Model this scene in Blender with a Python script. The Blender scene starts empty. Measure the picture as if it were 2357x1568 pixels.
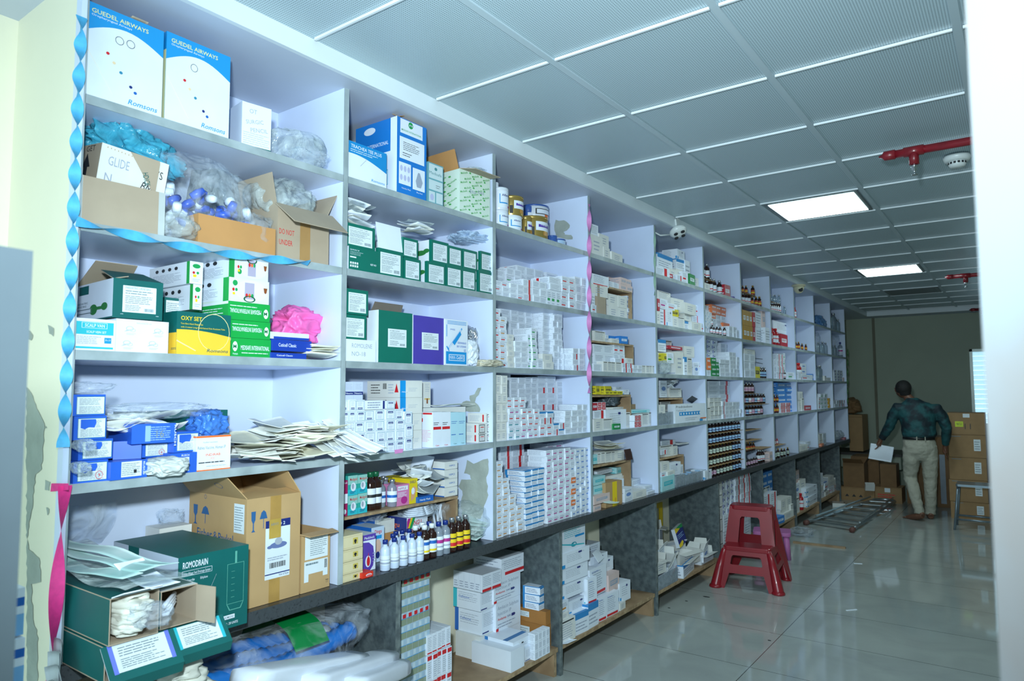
import bpy, bmesh, math, random
from mathutils import Vector, Matrix, Euler, noise
R = math.radians
rnd = random.Random(7)
sc = bpy.context.scene
COL = sc.collection

# ------------------------------------------------------------------ camera
YAW, PITCH, ROLL, FPX = 0.63100, 0.07198, -0.00359, 1604.17
EYE = Vector((2.168, 0.0, 1.6))
_fw = Vector((-math.sin(YAW)*math.cos(PITCH), math.cos(YAW)*math.cos(PITCH), math.sin(PITCH)))
_r = Vector((math.cos(YAW), math.sin(YAW), 0)); _u = _r.cross(_fw)
_r2 = _r*math.cos(ROLL) + _u*math.sin(ROLL); _u2 = -_r*math.sin(ROLL) + _u*math.cos(ROLL)
cam = bpy.data.objects.new('camera', bpy.data.cameras.new('camera')); COL.objects.link(cam)
cam.data.sensor_width = 36; cam.data.sensor_fit = 'HORIZONTAL'; cam.data.lens = FPX/2357*36
cam.data.clip_start = 0.02; cam.data.clip_end = 60
cam.matrix_world = Matrix(((_r2.x, _u2.x, -_fw.x, EYE.x), (_r2.y, _u2.y, -_fw.y, EYE.y), (_r2.z, _u2.z, -_fw.z, EYE.z), (0, 0, 0, 1)))
cam.data.dof.use_dof = True; cam.data.dof.focus_distance = 3.4; cam.data.dof.aperture_fstop = 5.0
sc.camera = cam

# ------------------------------------------------------------------ light and exposure
sc.view_settings.view_transform = 'Standard'; sc.view_settings.look = 'None'
sc.view_settings.gamma = 1; sc.view_settings.use_curve_mapping = False
sc.view_settings.exposure = 0.36
w = bpy.data.worlds.new('world'); sc.world = w; w.use_nodes = True
w.node_tree.nodes['Background'].inputs[0].default_value = (0.55, 0.8, 1.0, 1)
w.node_tree.nodes['Background'].inputs[1].default_value = 0.02
def light(name, kind, loc, energy, color, rot=(0, 0, 0), **kw):
    d = bpy.data.lights.new(name, kind); d.energy = energy; d.color = color
    for k, v in kw.items(): setattr(d, k, v)
    o = bpy.data.objects.new(name, d); COL.objects.link(o); o.location = loc; o.rotation_euler = rot
    return o
# the photographer's flash, just above the camera
fl = light('camera_flash', 'SPOT', (2.05, -0.02, 1.88), 365, (0.76, 0.93, 1.0), shadow_soft_size=.05, spot_size=R(125), spot_blend=1.0)
fl.rotation_euler = (Vector((0.1, 4.0, 1.75)) - Vector((2.05, 0, 1.88))).to_track_quat('-Z', 'Y').to_euler()
# unseen soft fill added behind the camera to brighten near ceiling and wall
hl = light('fill_light', 'AREA', (1.7, -2.2, 1.7), 62, (0.64, 0.92, 1.0), size=2.6, shape='SQUARE')
hl.rotation_euler = Vector((-0.30, 1, 0.38)).to_track_quat('-Z', 'Y').to_euler()

# ------------------------------------------------------------------ pixel readings of the photograph -> points in the room
def ray(px, py): return _fw + _r2*((px - 1178.5)/FPX) + _u2*(-(py - 784)/FPX)
def on(px, py, ax, val):
    v = ray(px, py); return EYE + v*((val - EYE[ax])/v[ax])
def YZ(px, py, x=0.0):
    p = on(px, py, 0, x); return p.y, p.z

# ------------------------------------------------------------------ materials
MATS = {}
def lin(c):
    if isinstance(c, str): c = [int(c[i:i+2], 16) for i in (0, 2, 4)]
    return [((v/255)/12.92 if v/255 <= 0.04045 else ((v/255+0.055)/1.055)**2.4) for v in c] + [1]
def mat(name, c, rough=0.5, metal=0.0, var=0.06, scale=12, bump=0.0, bscale=60, alpha=None, emit=None, spec=0.5, trans=0.0, c2=None, lo=.35, hi=.65, coat=0.0):
    if name in MATS: return MATS[name]
    m = bpy.data.materials.new(name); m.use_nodes = True; nt = m.node_tree; n = nt.nodes; L = nt.links
    b = n['Principled BSDF']; b.inputs['Roughness'].default_value = rough; b.inputs['Metallic'].default_value = metal
    b.inputs['Specular IOR Level'].default_value = spec; b.inputs['Transmission Weight'].default_value = trans
    b.inputs['Coat Weight'].default_value = coat
    c = lin(c); b.inputs['Base Color'].default_value = c; m.diffuse_color = c
    tc = n.new('ShaderNodeTexCoord')
    if var or c2:
        t = n.new('ShaderNodeTexNoise'); t.inputs['Scale'].default_value = scale; t.inputs['Detail'].default_value = 4
        L.new(tc.outputs['Object'], t.inputs['Vector'])
        r = n.new('ShaderNodeValToRGB'); r.color_ramp.elements[0].position = lo; r.color_ramp.elements[1].position = hi
        r.color_ramp.elements[0].color = lin(c2) if c2 else [max(0, v*(1-var)) for v in c[:3]]+[1]
        r.color_ramp.elements[1].color = c if c2 else [min(1, v*(1+var)) for v in c[:3]]+[1]
        L.new(t.outputs['Fac'], r.inputs['Fac']); L.new(r.outputs['Color'], b.inputs['Base Color'])
    if bump:
        t2 = n.new('ShaderNodeTexNoise'); t2.inputs['Scale'].default_value = bscale; t2.inputs['Detail'].default_value = 3
        L.new(tc.outputs['Object'], t2.inputs['Vector'])
        bp = n.new('ShaderNodeBump'); bp.inputs['Strength'].default_value = bump; bp.inputs['Distance'].default_value = 0.01
        L.new(t2.outputs['Fac'], bp.inputs['Height']); L.new(bp.outputs['Normal'], b.inputs['Normal'])
    if emit: b.inputs['Emission Color'].default_value = lin(emit[0]); b.inputs['Emission Strength'].default_value = emit[1]
    if alpha is not None: b.inputs['Alpha'].default_value = alpha
    MATS[name] = m; return m
def film(name, c, tr=0.75, rough=0.12, bump=0.6, bscale=14):
    """thin crumpled plastic film: mostly see-through, with glossy wrinkles"""
    if name in MATS: return MATS[name]
    m = bpy.data.materials.new(name); m.use_nodes = True; nt = m.node_tree; n = nt.nodes; L = nt.links
    for x in list(n): n.remove(x)
    out = n.new('ShaderNodeOutputMaterial'); mix = n.new('ShaderNodeMixShader'); tb = n.new('ShaderNodeBsdfTransparent'); pb = n.new('ShaderNodeBsdfPrincipled')
    tc = n.new('ShaderNodeTexCoord'); t = n.new('ShaderNodeTexNoise'); t.inputs['Scale'].default_value = bscale; t.inputs['Detail'].default_value = 5; t.inputs['Distortion'].default_value = 1.2
    L.new(tc.outputs['Object'], t.inputs['Vector'])
    bp = n.new('ShaderNodeBump'); bp.inputs['Strength'].default_value = bump; bp.inputs['Distance'].default_value = 0.03
    L.new(t.outputs['Fac'], bp.inputs['Height']); L.new(bp.outputs['Normal'], pb.inputs['Normal'])
    pb.inputs['Base Color'].default_value = lin(c); pb.inputs['Roughness'].default_value = rough; tb.inputs[0].default_value = (0.96, 0.98, 1, 1)
    mr = n.new('ShaderNodeMapRange'); mr.inputs[1].default_value = 0.35; mr.inputs[2].default_value = 0.65; mr.inputs[3].default_value = max(0, 1-tr-0.18); mr.inputs[4].default_value = min(1, 1-tr+0.15)
    L.new(t.outputs['Fac'], mr.inputs[0]); L.new(mr.outputs[0], mix.inputs[0])
    L.new(tb.outputs[0], mix.inputs[1]); L.new(pb.outputs[0], mix.inputs[2]); L.new(mix.outputs[0], out.inputs[0])
    m.diffuse_color = lin(c); MATS[name] = m; return m

# ------------------------------------------------------------------ mesh collecting
class MB:
    def __init__(s): s.v = []; s.f = []; s.m = []; s.mats = []; s.sm = []
    def mi(s, m):
        if m not in s.mats: s.mats.append(m)
        return s.mats.index(m)
    def add(s, vs, fs, m, smooth=False):
        o = len(s.v); s.v += [tuple(v) for v in vs]; k = s.mi(m)
        for f in fs: s.f.append(tuple(i+o for i in f)); s.m.append(k); s.sm.append(smooth)
        return s
    def box(s, x0, x1, y0, y1, z0, z1, m, ms=None):
        """ms: {'F','B','S','N','T','U'} -> other material per face"""
        vs = [(x, y, z) for x in (x0, x1) for y in (y0, y1) for z in (z0, z1)]
        fs = dict(F=(4, 6, 7, 5), B=(0, 1, 3, 2), S=(0, 4, 5, 1), N=(2, 3, 7, 6), T=(1, 5, 7, 3), U=(0, 2, 6, 4))
        for k, f in fs.items():
            mm = ms.get(k, m) if ms else m
            if mm: s.add([vs[i] for i in f], [(0, 1, 2, 3)], mm)
        return s
    def quad(s, a, b, c, d, m): return s.add([a, b, c, d], [(0, 1, 2, 3)], m)
    def tube(s, pts, r, m, n=10, caps=True, smooth=True):
        pts = [Vector(p) for p in pts]; rs = r if isinstance(r, (list, tuple)) else [r]*len(pts); vs = []; fs = []; a = None
        for i, p in enumerate(pts):
            t = (pts[min(i+1, len(pts)-1)] - pts[max(i-1, 0)]).normalized()
            if a is None: a = t.cross(Vector((0, 0, 1)) if abs(t.z) < .9 else Vector((0, 1, 0)))
            a = a - t*a.dot(t); a.normalize(); b = a.cross(t)
            for k in range(n):
                an = 2*math.pi*k/n; vs.append(p + (a*math.cos(an) + b*math.sin(an))*rs[i])
        for i in range(len(pts)-1):
            for k in range(n): fs.append((i*n+k, i*n+(k+1) % n, (i+1)*n+(k+1) % n, (i+1)*n+k))
        if caps: fs += [tuple(range(n))[::-1], tuple((len(pts)-1)*n+k for k in range(n))]
        return s.add(vs, fs, m, smooth)
    def lathe(s, prof, m, c=(0, 0, 0), n=20, smooth=True, ax='z', sx=1, sy=1):
        vs = []; fs = []
        for r, z in prof:
            for k in range(n):
                an = 2*math.pi*k/n; p = (r*math.cos(an)*sx, r*math.sin(an)*sy, z)
                if ax == 'x': p = (z, p[0], p[1])
                if ax == 'y': p = (p[0], z, p[1])
                vs.append((c[0]+p[0], c[1]+p[1], c[2]+p[2]))
        q = len(prof)
        for i in range(q-1):
            for k in range(n): fs.append((i*n+k, i*n+(k+1) % n, (i+1)*n+(k+1) % n, (i+1)*n+k))
        fs += [tuple(range(n))[::-1], tuple((q-1)*n+k for k in range(n))]
        return s.add(vs, fs, m, smooth)
    def xf(s, M, i0=0):
        s.v = s.v[:i0] + [tuple(M @ Vector(p)) for p in s.v[i0:]]; return s
    def mesh(s, name):
        me = bpy.data.meshes.new(name); me.from_pydata(s.v, [], s.f)
        for m in s.mats: me.materials.append(m)
        me.polygons.foreach_set('material_index', s.m); me.polygons.foreach_set('use_smooth', s.sm); me.update(); return me
    def build(s, name, parent=None, loc=(0, 0, 0), rot=(0, 0, 0), bevel=0):
        return place(s.mesh(name), name, parent, loc, rot, bevel)
def place(me, name, parent=None, loc=(0, 0, 0), rot=(0, 0, 0), bevel=0):
    o = bpy.data.objects.new(name, me); COL.objects.link(o); o.location = loc
    o.rotation_euler = rot if isinstance(rot, (tuple, list, Euler)) else (0, 0, rot)
    if parent: o.parent = parent
    if bevel:
        b = o.modifiers.new('bevel', 'BEVEL'); b.width = bevel; b.segments = 2; b.limit_method = 'ANGLE'; b.angle_limit = R(40)
    return o
def tag(o, label=None, cat=None, group=None, kind=None):
    if label: o['label'] = label
    if cat: o['category'] = cat
    if group: o['group'] = group
    if kind: o['kind'] = kind
    return o
def empty(name, loc, label, cat, group=None, rz=0):
    o = bpy.data.objects.new(name, None); COL.objects.link(o); o.location = loc
    o.rotation_euler = rz if isinstance(rz, tuple) else (0, 0, rz); o.empty_display_size = .05
    return tag(o, label, cat, group)
def struct(o): o['kind'] = 'structure'; return o
def copy_tree(o, parent=None):
    c = o.copy(); COL.objects.link(c)
    if parent: c.parent = parent
    for ch in o.children: copy_tree(ch, c)
    return c
ORD = lambda n: '%d%s' % (n, {1: 'st', 2: 'nd', 3: 'rd'}.get(n if n < 20 else n % 10, 'th'))

# ------------------------------------------------------------------ lettering and printed faces
_TX = {}
def glyphs(st, bold=0.0):
    k = (st, bold)
    if k not in _TX:
        cu = bpy.data.curves.new('tx', 'FONT'); cu.body = st; cu.size = 1; cu.resolution_u = 2; cu.offset = bold*.35
        o = bpy.data.objects.new('tx', cu); COL.objects.link(o)
        me = o.evaluated_get(bpy.context.evaluated_depsgraph_get()).to_mesh()
        vs = [(v.co.x, v.co.y) for v in me.vertices]; fs = [tuple(p.vertices) for p in me.polygons]
        o.to_mesh_clear(); bpy.data.objects.remove(o); bpy.data.curves.remove(cu)
        xs = [v[0] for v in vs] or [0]; _TX[k] = (vs, fs, min(xs), max(xs))
    return _TX[k]
class Face:
    """a flat printed surface: origin, right and up vectors in metres; art lands a hair in front of it"""
    def __init__(s, mb, o, ru, rv, w, h, e0=0.0004):
        s.mb = mb; s.o = Vector(o); s.u = Vector(ru).normalized(); s.v = Vector(rv).normalized(); s.w = w; s.h = h; s.n = s.u.cross(s.v); s.k = e0
    def P(s, u, v): return s.o + s.u*(u*s.w) + s.v*(v*s.h) + s.n*s.k
    def poly(s, pts, m): s.mb.add([s.P(*p) for p in pts], [tuple(range(len(pts)))], m); s.k += 0.00015; return s
    def r(s, u0, v0, u1, v1, m): return s.poly([(u0, v0), (u1, v0), (u1, v1), (u0, v1)], m)
    def e(s, cu, cv, ru, rv, m, n=20): return s.poly([(cu+ru*math.cos(2*math.pi*i/n), cv+rv*math.sin(2*math.pi*i/n)) for i in range(n)], m)
    def ring(s, cu, cv, ru, rv, m, t=0.16, n=22):
        vs = []; fs = []
        for i in range(n):
            a = 2*math.pi*i/n
            for q in (1, 1-t): vs.append(s.P(cu+ru*q*math.cos(a), cv+rv*q*math.sin(a)))
        for i in range(n): j = (i+1) % n; fs.append((2*i+1, 2*i, 2*j, 2*j+1)[::-1])
        s.mb.add(vs, fs, m); s.k += 0.00015; return s
    def frame(s, u0, v0, u1, v1, m, t=0.02):
        tv = t*s.w/s.h
        s.r(u0, v0, u1, v0+tv, m); s.r(u0, v1-tv, u1, v1, m); s.r(u0, v0, u0+t, v1, m); return s.r(u1-t, v0, u1, v1, m)
    def t(s, u, v, hgt, st, m, wid=None, bold=0.0, rot=0, slant=0, rev=False):
        """lettering from (u,v) (left end of baseline), cap height hgt and width wid as fractions of the face"""
        vs, fs, x0, x1 = glyphs(st, bold)
        sy = hgt*s.h/0.70; sx = (wid*s.w/(x1-x0)) if wid else sy; c, q = math.cos(rot), math.sin(rot); out = []
        o = s.P(u, v)
        for x, y in vs:
            a = (x-x0)*sx + y*sy*slant; b = y*sy
            out.append(o + s.u*(a*c-b*q) + s.v*(a*q+b*c))
        s.mb.add(out, fs, m); s.k += 0.00015; return s
    def lines(s, u0, v0, u1, v1, n, m, fill=0.5, seed=1, vert=False):
        g = random.Random(seed); vs = []; fs = []
        for i in range(n):
            a = v1 - (i+0.75)*(v1-v0)/n; b = a + fill*(v1-v0)/n; x = u0; end = u1 - g.random()*0.3*(u1-u0)
            while x < end:
                l = g.uniform(.06, .25)*(u1-u0); x2 = min(x+l, end); k = len(vs)
                for p in ((x, a), (x2, a), (x2, b), (x, b)): vs.append(s.P(p[1], p[0]) if vert else s.P(*p))
                fs.append((k, k+1, k+2, k+3)[::-1] if vert else (k, k+1, k+2, k+3)); x = x2 + .02*(u1-u0)
        s.mb.add(vs, fs, m); s.k += 0.00015; return s
    def bars(s, u0, v0, u1, v1, m, n=26, seed=3):
        g = random.Random(seed); x = u0; st = (u1-u0)/n; vs = []; fs = []
        while x < u1-st:
            wd = g.choice((.4, .8, 1.3))*st; k = len(vs); vs += [s.P(x, v0), s.P(x+wd, v0), s.P(x+wd, v1), s.P(x, v1)]; fs.append((k, k+1, k+2, k+3)); x += wd + g.choice((.5, .9))*st
        s.mb.add(vs, fs, m); s.k += 0.00015; return s
def faceF(mb, w, h, d): return Face(mb, (d/2, -w/2, 0), (0, 1, 0), (0, 0, 1), w, h)      # towards the aisle
def faceS(mb, w, h, d): return Face(mb, (-d/2, -w/2, 0), (1, 0, 0), (0, 0, 1), d, h)     # towards the entrance
def faceT(mb, w, h, d): return Face(mb, (d/2, -w/2, h), (0, 1, 0), (-1, 0, 0), w, d)     # lid
# ================================================================== materials of the place
M = dict(
 lam=mat('white_laminate', 'D2DEF6', .35, var=.03, scale=3),
 edge=mat('worn_grey_edge', 'A9B6BB', .45, var=.12, scale=9, c2='8D9A9E'),
 cream=mat('cream_wall_paint', 'EEE9D2', .6, var=.02, scale=2, bump=.05),
 creamback=mat('back_wall_paint', 'A4AE9E', .7, var=.03, scale=2),
 plaster=mat('bare_grey_plaster', 'A2AAA2', .8, var=.1, scale=14, bump=.2),
 stone=mat('grey_stone', '5D686B', .55, c2='414B50', scale=26, bump=.15, bscale=90),
 stonedge=mat('grey_stone_edge', '76807F', .6, c2='525B5E', scale=30),
 black=mat('black_granite', '25292E', .25, var=.2, scale=60, c2='30353A'),
 granedge=mat('chipped_granite_edge', '2E3236', .5, c2='3E4347', scale=90, lo=.62, hi=.5, bump=.3),
 wood=mat('bare_plywood', 'A88C6C', .6, c2='8C7154', scale=7),
 woodedge=mat('plywood_edge', 'B59B79', .6, c2='93785A', scale=30),
 soff=mat('soffit_paint', 'C3CCDC', .5, var=.02, scale=3),
 fascia=mat('white_fascia', 'DDE6EC', .4, var=.02, scale=3),
 grid=mat('ceiling_grid_white', 'DFE6EA', .3, var=0),
 steel=mat('brushed_steel', '84939E', .3, metal=.8, var=.05, scale=6),
 doorw=mat('door_laminate', '4E5458', .5, var=.06, scale=5, c2='4C4A49'),
)
W_ = mat('white_card', 'E2EAF6', .45, var=.02); W2 = mat('white_card_warm', 'DEDFDC', .5, var=.03)
BK = mat('black_print', '23262B', .5, var=0); GY = mat('grey_print', '9DA7BA', .5, var=0); GL = mat('pale_grey_print', 'B4BDCB', .5, var=0)
RD = mat('red_print', 'D0242C', .45, var=0); BL = mat('blue_print', '1F63B8', .45, var=0); NV = mat('navy_print', '1F2F77', .45, var=0)
SK = mat('sky_blue_print', '1A93D8', .45, var=0); GR = mat('green_print', '1C9A52', .45, var=0); TL = mat('teal_card', '0A5E5C', .45, var=.04)
CD = mat('brown_cardboard', 'B08F66', .75, var=.06, scale=8, bump=.05); CD2 = mat('grey_brown_cardboard', 'AC9C88', .75, var=.05, scale=8)
CDO = mat('orange_brown_cardboard', 'BC8A55', .7, var=.05, scale=8); OR = mat('orange_print', 'E8702A', .45, var=0); MG = mat('magenta_print', 'B2308A', .45, var=0)
YE = mat('yellow_print', 'EBCB22', .45, var=0); CY = mat('cyan_print', '2FB8C8', .45, var=0); BR = mat('brown_print', '8A4A22', .5, var=0); PU = mat('purple_print', '5A3FA8', .45, var=0)
mat('swirl_green', '2C7A3C', .5, var=0); LBL = mat('white_label', 'DCE6EC', .5, var=.02); INK = mat('label_ink', '74868F', .6, var=0)

# perforated metal ceiling tile
def ceiling_mat():
    m = bpy.data.materials.new('perforated_ceiling_tile'); m.use_nodes = True; nt = m.node_tree; n = nt.nodes; L = nt.links; b = n['Principled BSDF']
    tc = n.new('ShaderNodeTexCoord'); mp = n.new('ShaderNodeMapping'); mp.inputs['Scale'].default_value = (110, 110, 0); L.new(tc.outputs['Object'], mp.inputs[0])
    v = n.new('ShaderNodeTexVoronoi'); v.inputs['Scale'].default_value = 1; v.inputs['Randomness'].default_value = 0; L.new(mp.outputs[0], v.inputs['Vector'])
    r = n.new('ShaderNodeValToRGB'); r.color_ramp.elements[0].position = .22; r.color_ramp.elements[1].position = .34
    r.color_ramp.elements[0].color = lin('75878F'); r.color_ramp.elements[1].color = lin('BACDD6')
    L.new(v.outputs['Distance'], r.inputs[0]); L.new(r.outputs[0], b.inputs['Base Color']); b.inputs['Roughness'].default_value = .38; b.inputs['Specular IOR Level'].default_value = .6
    return m
def floor_mat():
    m = bpy.data.materials.new('polished_floor_tiles'); m.use_nodes = True; nt = m.node_tree; n = nt.nodes; L = nt.links; b = n['Principled BSDF']
    tc = n.new('ShaderNodeTexCoord'); mp = n.new('ShaderNodeMapping'); mp.inputs['Location'].default_value = (-.82, -.205, 0); L.new(tc.outputs['Object'], mp.inputs[0])
    br = n.new('ShaderNodeTexBrick'); br.offset = 0; br.inputs['Scale'].default_value = 1; br.inputs['Brick Width'].default_value = 1.32; br.inputs['Row Height'].default_value = .6595; br.inputs['Mortar Size'].default_value = .0022; br.inputs['Mortar Smooth'].default_value = 0
    L.new(mp.outputs[0], br.inputs['Vector'])
    t = n.new('ShaderNodeTexNoise'); t.inputs['Scale'].default_value = 2.5; t.inputs['Detail'].default_value = 6; t.inputs['Distortion'].default_value = .8; L.new(tc.outputs['Object'], t.inputs['Vector'])
    r = n.new('ShaderNodeValToRGB'); r.color_ramp.elements[0].position = .3; r.color_ramp.elements[1].position = .75; r.color_ramp.elements[0].color = lin('A0A6A4'); r.color_ramp.elements[1].color = lin('B2B8B4')
    L.new(t.outputs['Fac'], r.inputs[0]); L.new(r.outputs[0], br.inputs['Color1']); L.new(r.outputs[0], br.inputs['Color2']); br.inputs['Mortar'].default_value = lin('4A4C4A')
    L.new(br.outputs['Color'], b.inputs['Base Color']); b.inputs['Roughness'].default_value = .06; b.inputs['Specular IOR Level'].default_value = .8
    return m
MC, MF = ceiling_mat(), floor_mat()
CZ, SZ, X1, YB, XR = 2.90, 2.831, 0.10, 13.4, 2.75
# ------------------------------------------------------------------ shell
struct(MB().box(-.62, XR+.1, -3, YB+.3, -.06, 0, MF).build('floor'))
c = MB(); c.quad((X1, -3, CZ+.006), (X1, 13.0, CZ+.006), (XR, 13.0, CZ+.006), (XR, -3, CZ+.006), MC)
ce = struct(c.build('ceiling'))
# main runners and cross tees of the ceiling grid
gx = [X1+.62*i if 0 else v for i, v in enumerate((.725, 1.381, 2.037))]; S = .665
g = MB()
gm2 = mat('ceiling_runner', 'B4C4CC', .35, var=0)
for x in gx: g.box(x-.014, x+.014, -2.4, 13, CZ-.004, CZ+.004, gm2)
j = -6
while 1.583+S*j < 13:
    y = 1.583+S*j; xs = [X1]+gx+[2.70]
    for a, b_ in zip(xs, xs[1:]): g.box(a+.016, b_-.016, y-.0045, y+.0045, CZ-.006, CZ+.004, M['grid'])
    j += 1
struct(g.build('ceiling_grid'))
struct(MB().box(-.5, X1-.02, -3, YB, SZ, SZ+.08, M['soff']).build('ceiling_soffit'))
struct(MB().box(X1-.02, X1, -3, 13.0, SZ, CZ+.02, M['fascia']).build('trim_1'))
struct(MB().box(X1-.02, XR, 13.0, 13.03, SZ, CZ+.02, M['fascia']).box(X1-.02, XR, 13.03, YB, SZ, SZ+.02, M['soff']).build('trim_2'))
struct(MB().box(-.60, -.46, .84, YB, 0, CZ, M['cream']).build('wall_left'))
# entrance side: the wall the shelves end against, with peeled paint
we = MB().box(-.60, -.47, -3, .848, 0, SZ, M['cream']).box(-.47, -.02, .838, .848, 0, SZ, M['cream'])
struct(we.build('wall_entrance'))
def ragged(name, pts, x=None, y=None, seed=0, m='plaster'):
    """a peeled patch: outline given in pixels, drawn on the wall plane, 1.5 mm proud"""
    g_ = random.Random(seed); P3 = []
    for i in range(len(pts)):
        a, b_ = pts[i], pts[(i+1) % len(pts)]
        k = max(2, int(math.hypot(b_[0]-a[0], b_[1]-a[1])/9))
        for q in range(k):
            t = q/k; j_ = 0 if q == 0 else 2.0
            P3.append((a[0]+(b_[0]-a[0])*t + g_.uniform(-j_, j_), a[1]+(b_[1]-a[1])*t + g_.uniform(-j_, j_)))
    pp = [on(px, py, 1, y) if y is not None else on(px, py, 0, x) for px, py in P3]
    return MB().add(pp, [tuple(range(len(pp)))], M[m])
pe = MB()
for k, pts in enumerate([
    [(60, 890), (72, 905), (84, 940), (102, 975), (96, 1080), (82, 1092), (76, 1150), (62, 1240), (66, 1265), (90, 1285), (94, 1340), (72, 1345), (76, 1425), (88, 1470), (86, 1568), (62, 1568)],
    [(60, 755), (76, 772), (72, 784), (60, 780)], [(110, 748), (124, 756), (123, 775), (113, 768)], [(104, 1105), (116, 1110), (113, 1130), (103, 1128)], [(106, 1168), (113, 1172), (109, 1187)], [(103, 978), (108, 985), (103, 988)]]):
    q = ragged('p', pts, y=.8365, seed=k); pe.add(q.v, q.f, M['plaster'])
for o in pe.v: pass
struct(pe.build('wall_patch_1', loc=(0, 0, 0)))
# back wall with opening for the louvred window
WX0, WX1, WZ0, WZ1 = 1.50, 2.35, 1.02, 2.24
bw = MB().box(-.6, WX0, YB, YB+.1, 0, CZ, M['creamback']).box(WX1, XR+.1, YB, YB+.1, 0, CZ, M['creamback']).box(WX0, WX1, YB, YB+.1, 0, WZ0, M['creamback']).box(WX0, WX1, YB, YB+.1, WZ1, CZ, M['creamback'])
bw.box(.11, .15, YB-.025, YB, .75, SZ, mat('dull_conduit', '6E6C5A', .6))
struct(bw.build('wall_back'))
struct(MB().box(XR, XR+.1, -3, YB+.1, 0, CZ, M['creamback']).build('wall_right'))
# window
wf = MB(); fm = mat('aluminium_frame', '9AA3A0', .4, metal=.6)
wf.box(WX0, WX0+.04, YB-.02, YB+.05, WZ0, WZ1, fm).box(WX1-.04, WX1, YB-.02, YB+.05, WZ0, WZ1, fm).box(WX0, WX1, YB-.02, YB+.05, WZ0, WZ0+.04, fm).box(WX0, WX1, YB-.02, YB+.05, WZ1-.04, WZ1, fm).box(1.92, 1.94, YB, YB+.04, WZ0, WZ1, fm)
win = struct(wf.build('window_1'))
gm = mat('frosted_louvre_glass', 'BFE3EE', .25, var=.05, trans=.5)
lv = MB()
for k in range(15):
    z = WZ0+.045+k*.076; lv.add([(WX0+.04, YB+.045, z), (WX1-.04, YB+.045, z), (WX1-.04, YB+.01, z+.07), (WX0+.04, YB+.01, z+.07)], [(0, 1, 2, 3)], gm)
lv.build('louvre_pane', win)
dm = mat('daylight_outside', 'CFEAF5', .9, emit=('CFEFFF', 1.6), c2='7FA88A', scale=1.5)
struct(MB().quad((.6, YB+1.6, 0), (3.6, YB+1.6, 0), (3.6, YB+1.6, 3.4), (.6, YB+1.6, 3.4), dm).build('sky_backdrop'))
# entrance: door leaf edge at the right, steel post at the left
dl = MB().box(0, .9, -.045, 0, -1.0, 1.35, M['doorw'])
p0 = EYE + ray(2262, 784)*.50
struct(MB().box(0, .85, 0, .04, 0, 2.6, M['doorw']).build('door_1', loc=(p0.x, p0.y, 0), rot=R(-50), bevel=.004))
p1 = EYE + ray(67, 784)*.80; zt = (EYE + ray(60, 575)*.80).z
struct(MB().box(-.12, 0, -.30, 0, 0, zt, M['steel']).build('door_post', loc=(p1.x, p1.y, 0), rot=R(8), bevel=.035))

# ------------------------------------------------------------------ the built-in shelving
DY = [.852 + .982*i for i in range(12)]
ZS = dict(A=2.470, B=2.093, C=1.721, D=1.342, E=.853)
sh = empty('shelving_unit', (0, 0, 0), 'white laminate wall shelving with eleven bays running to the back wall', 'shelving')
DP = .445
for i, y in enumerate(DY):
    z0 = .853
    MB().box(-DP, -.003, y-.011, y+.011, z0, SZ, M['lam']).box(-.003, 0, y-.012, y+.012, z0, SZ, M['edge']).build('divider', sh)
for nm in 'ABCD':
    for i in range(11):
        z = ZS[nm]; a, b_ = DY[i]+.011, DY[i+1]-.011
        MB().box(-DP, -.003, a, b_, z-.028, z, M['lam'], dict()).box(-.003, 0, a, b_, z-.028, z, M['edge']).build('shelf_board', sh)
MB().box(-DP-.012, -DP, .852, DY[11], .853, SZ, M['lam']).build('back_panel', sh)
MB().box(-.02, .014, .838, .853, 0, SZ, M['lam']).build('end_post', sh)
tag(MB().box(-.459, .014, .853, DY[11], .803, .852, M['black'], dict(F=M['granedge'])).build('stone_worktop', bevel=.006), 'long black granite worktop slab under the shelf bays', 'worktop')
for i, y in enumerate((2.148, 3.43, 4.715, 6.0, 7.265, 8.52, 9.72, 10.944)):
    tag(MB().box(-.459, -.003, y-.013, y+.013, 0, .802, M['stone']).box(-.003, 0, y-.013, y+.013, 0, .802, M['stonedge']).build('stone_partition'),
        'upright grey stone slab below the worktop, %s from the entrance' % ORD(i+1), 'partition', 'stone slabs carrying the worktop')
for i, (a, b_) in enumerate(((2.165, 3.412), (3.448, 4.70), (4.732, 5.985), (6.015, 7.25), (7.28, 8.505), (8.535, 9.7), (9.74, 10.93))):
    o = empty('base_shelf', (0, 0, 0), 'low plywood floor shelf between stone slabs, %s from the entrance' % ORD(i+1), 'shelf', 'plywood shelves near the floor')
    MB().box(-.44, -.012, a, b_, .132, .156, M['wood'], dict(F=M['woodedge'])).build('board', o)
    MB().box(-.42, -.02, b_-.03, b_-.005, 0, .131, M['wood'], dict(F=M['woodedge'])).build('support', o)
    MB().box(-.42, -.3, a+.005, a+.03, 0, .131, M['wood']).build('support', o)
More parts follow.
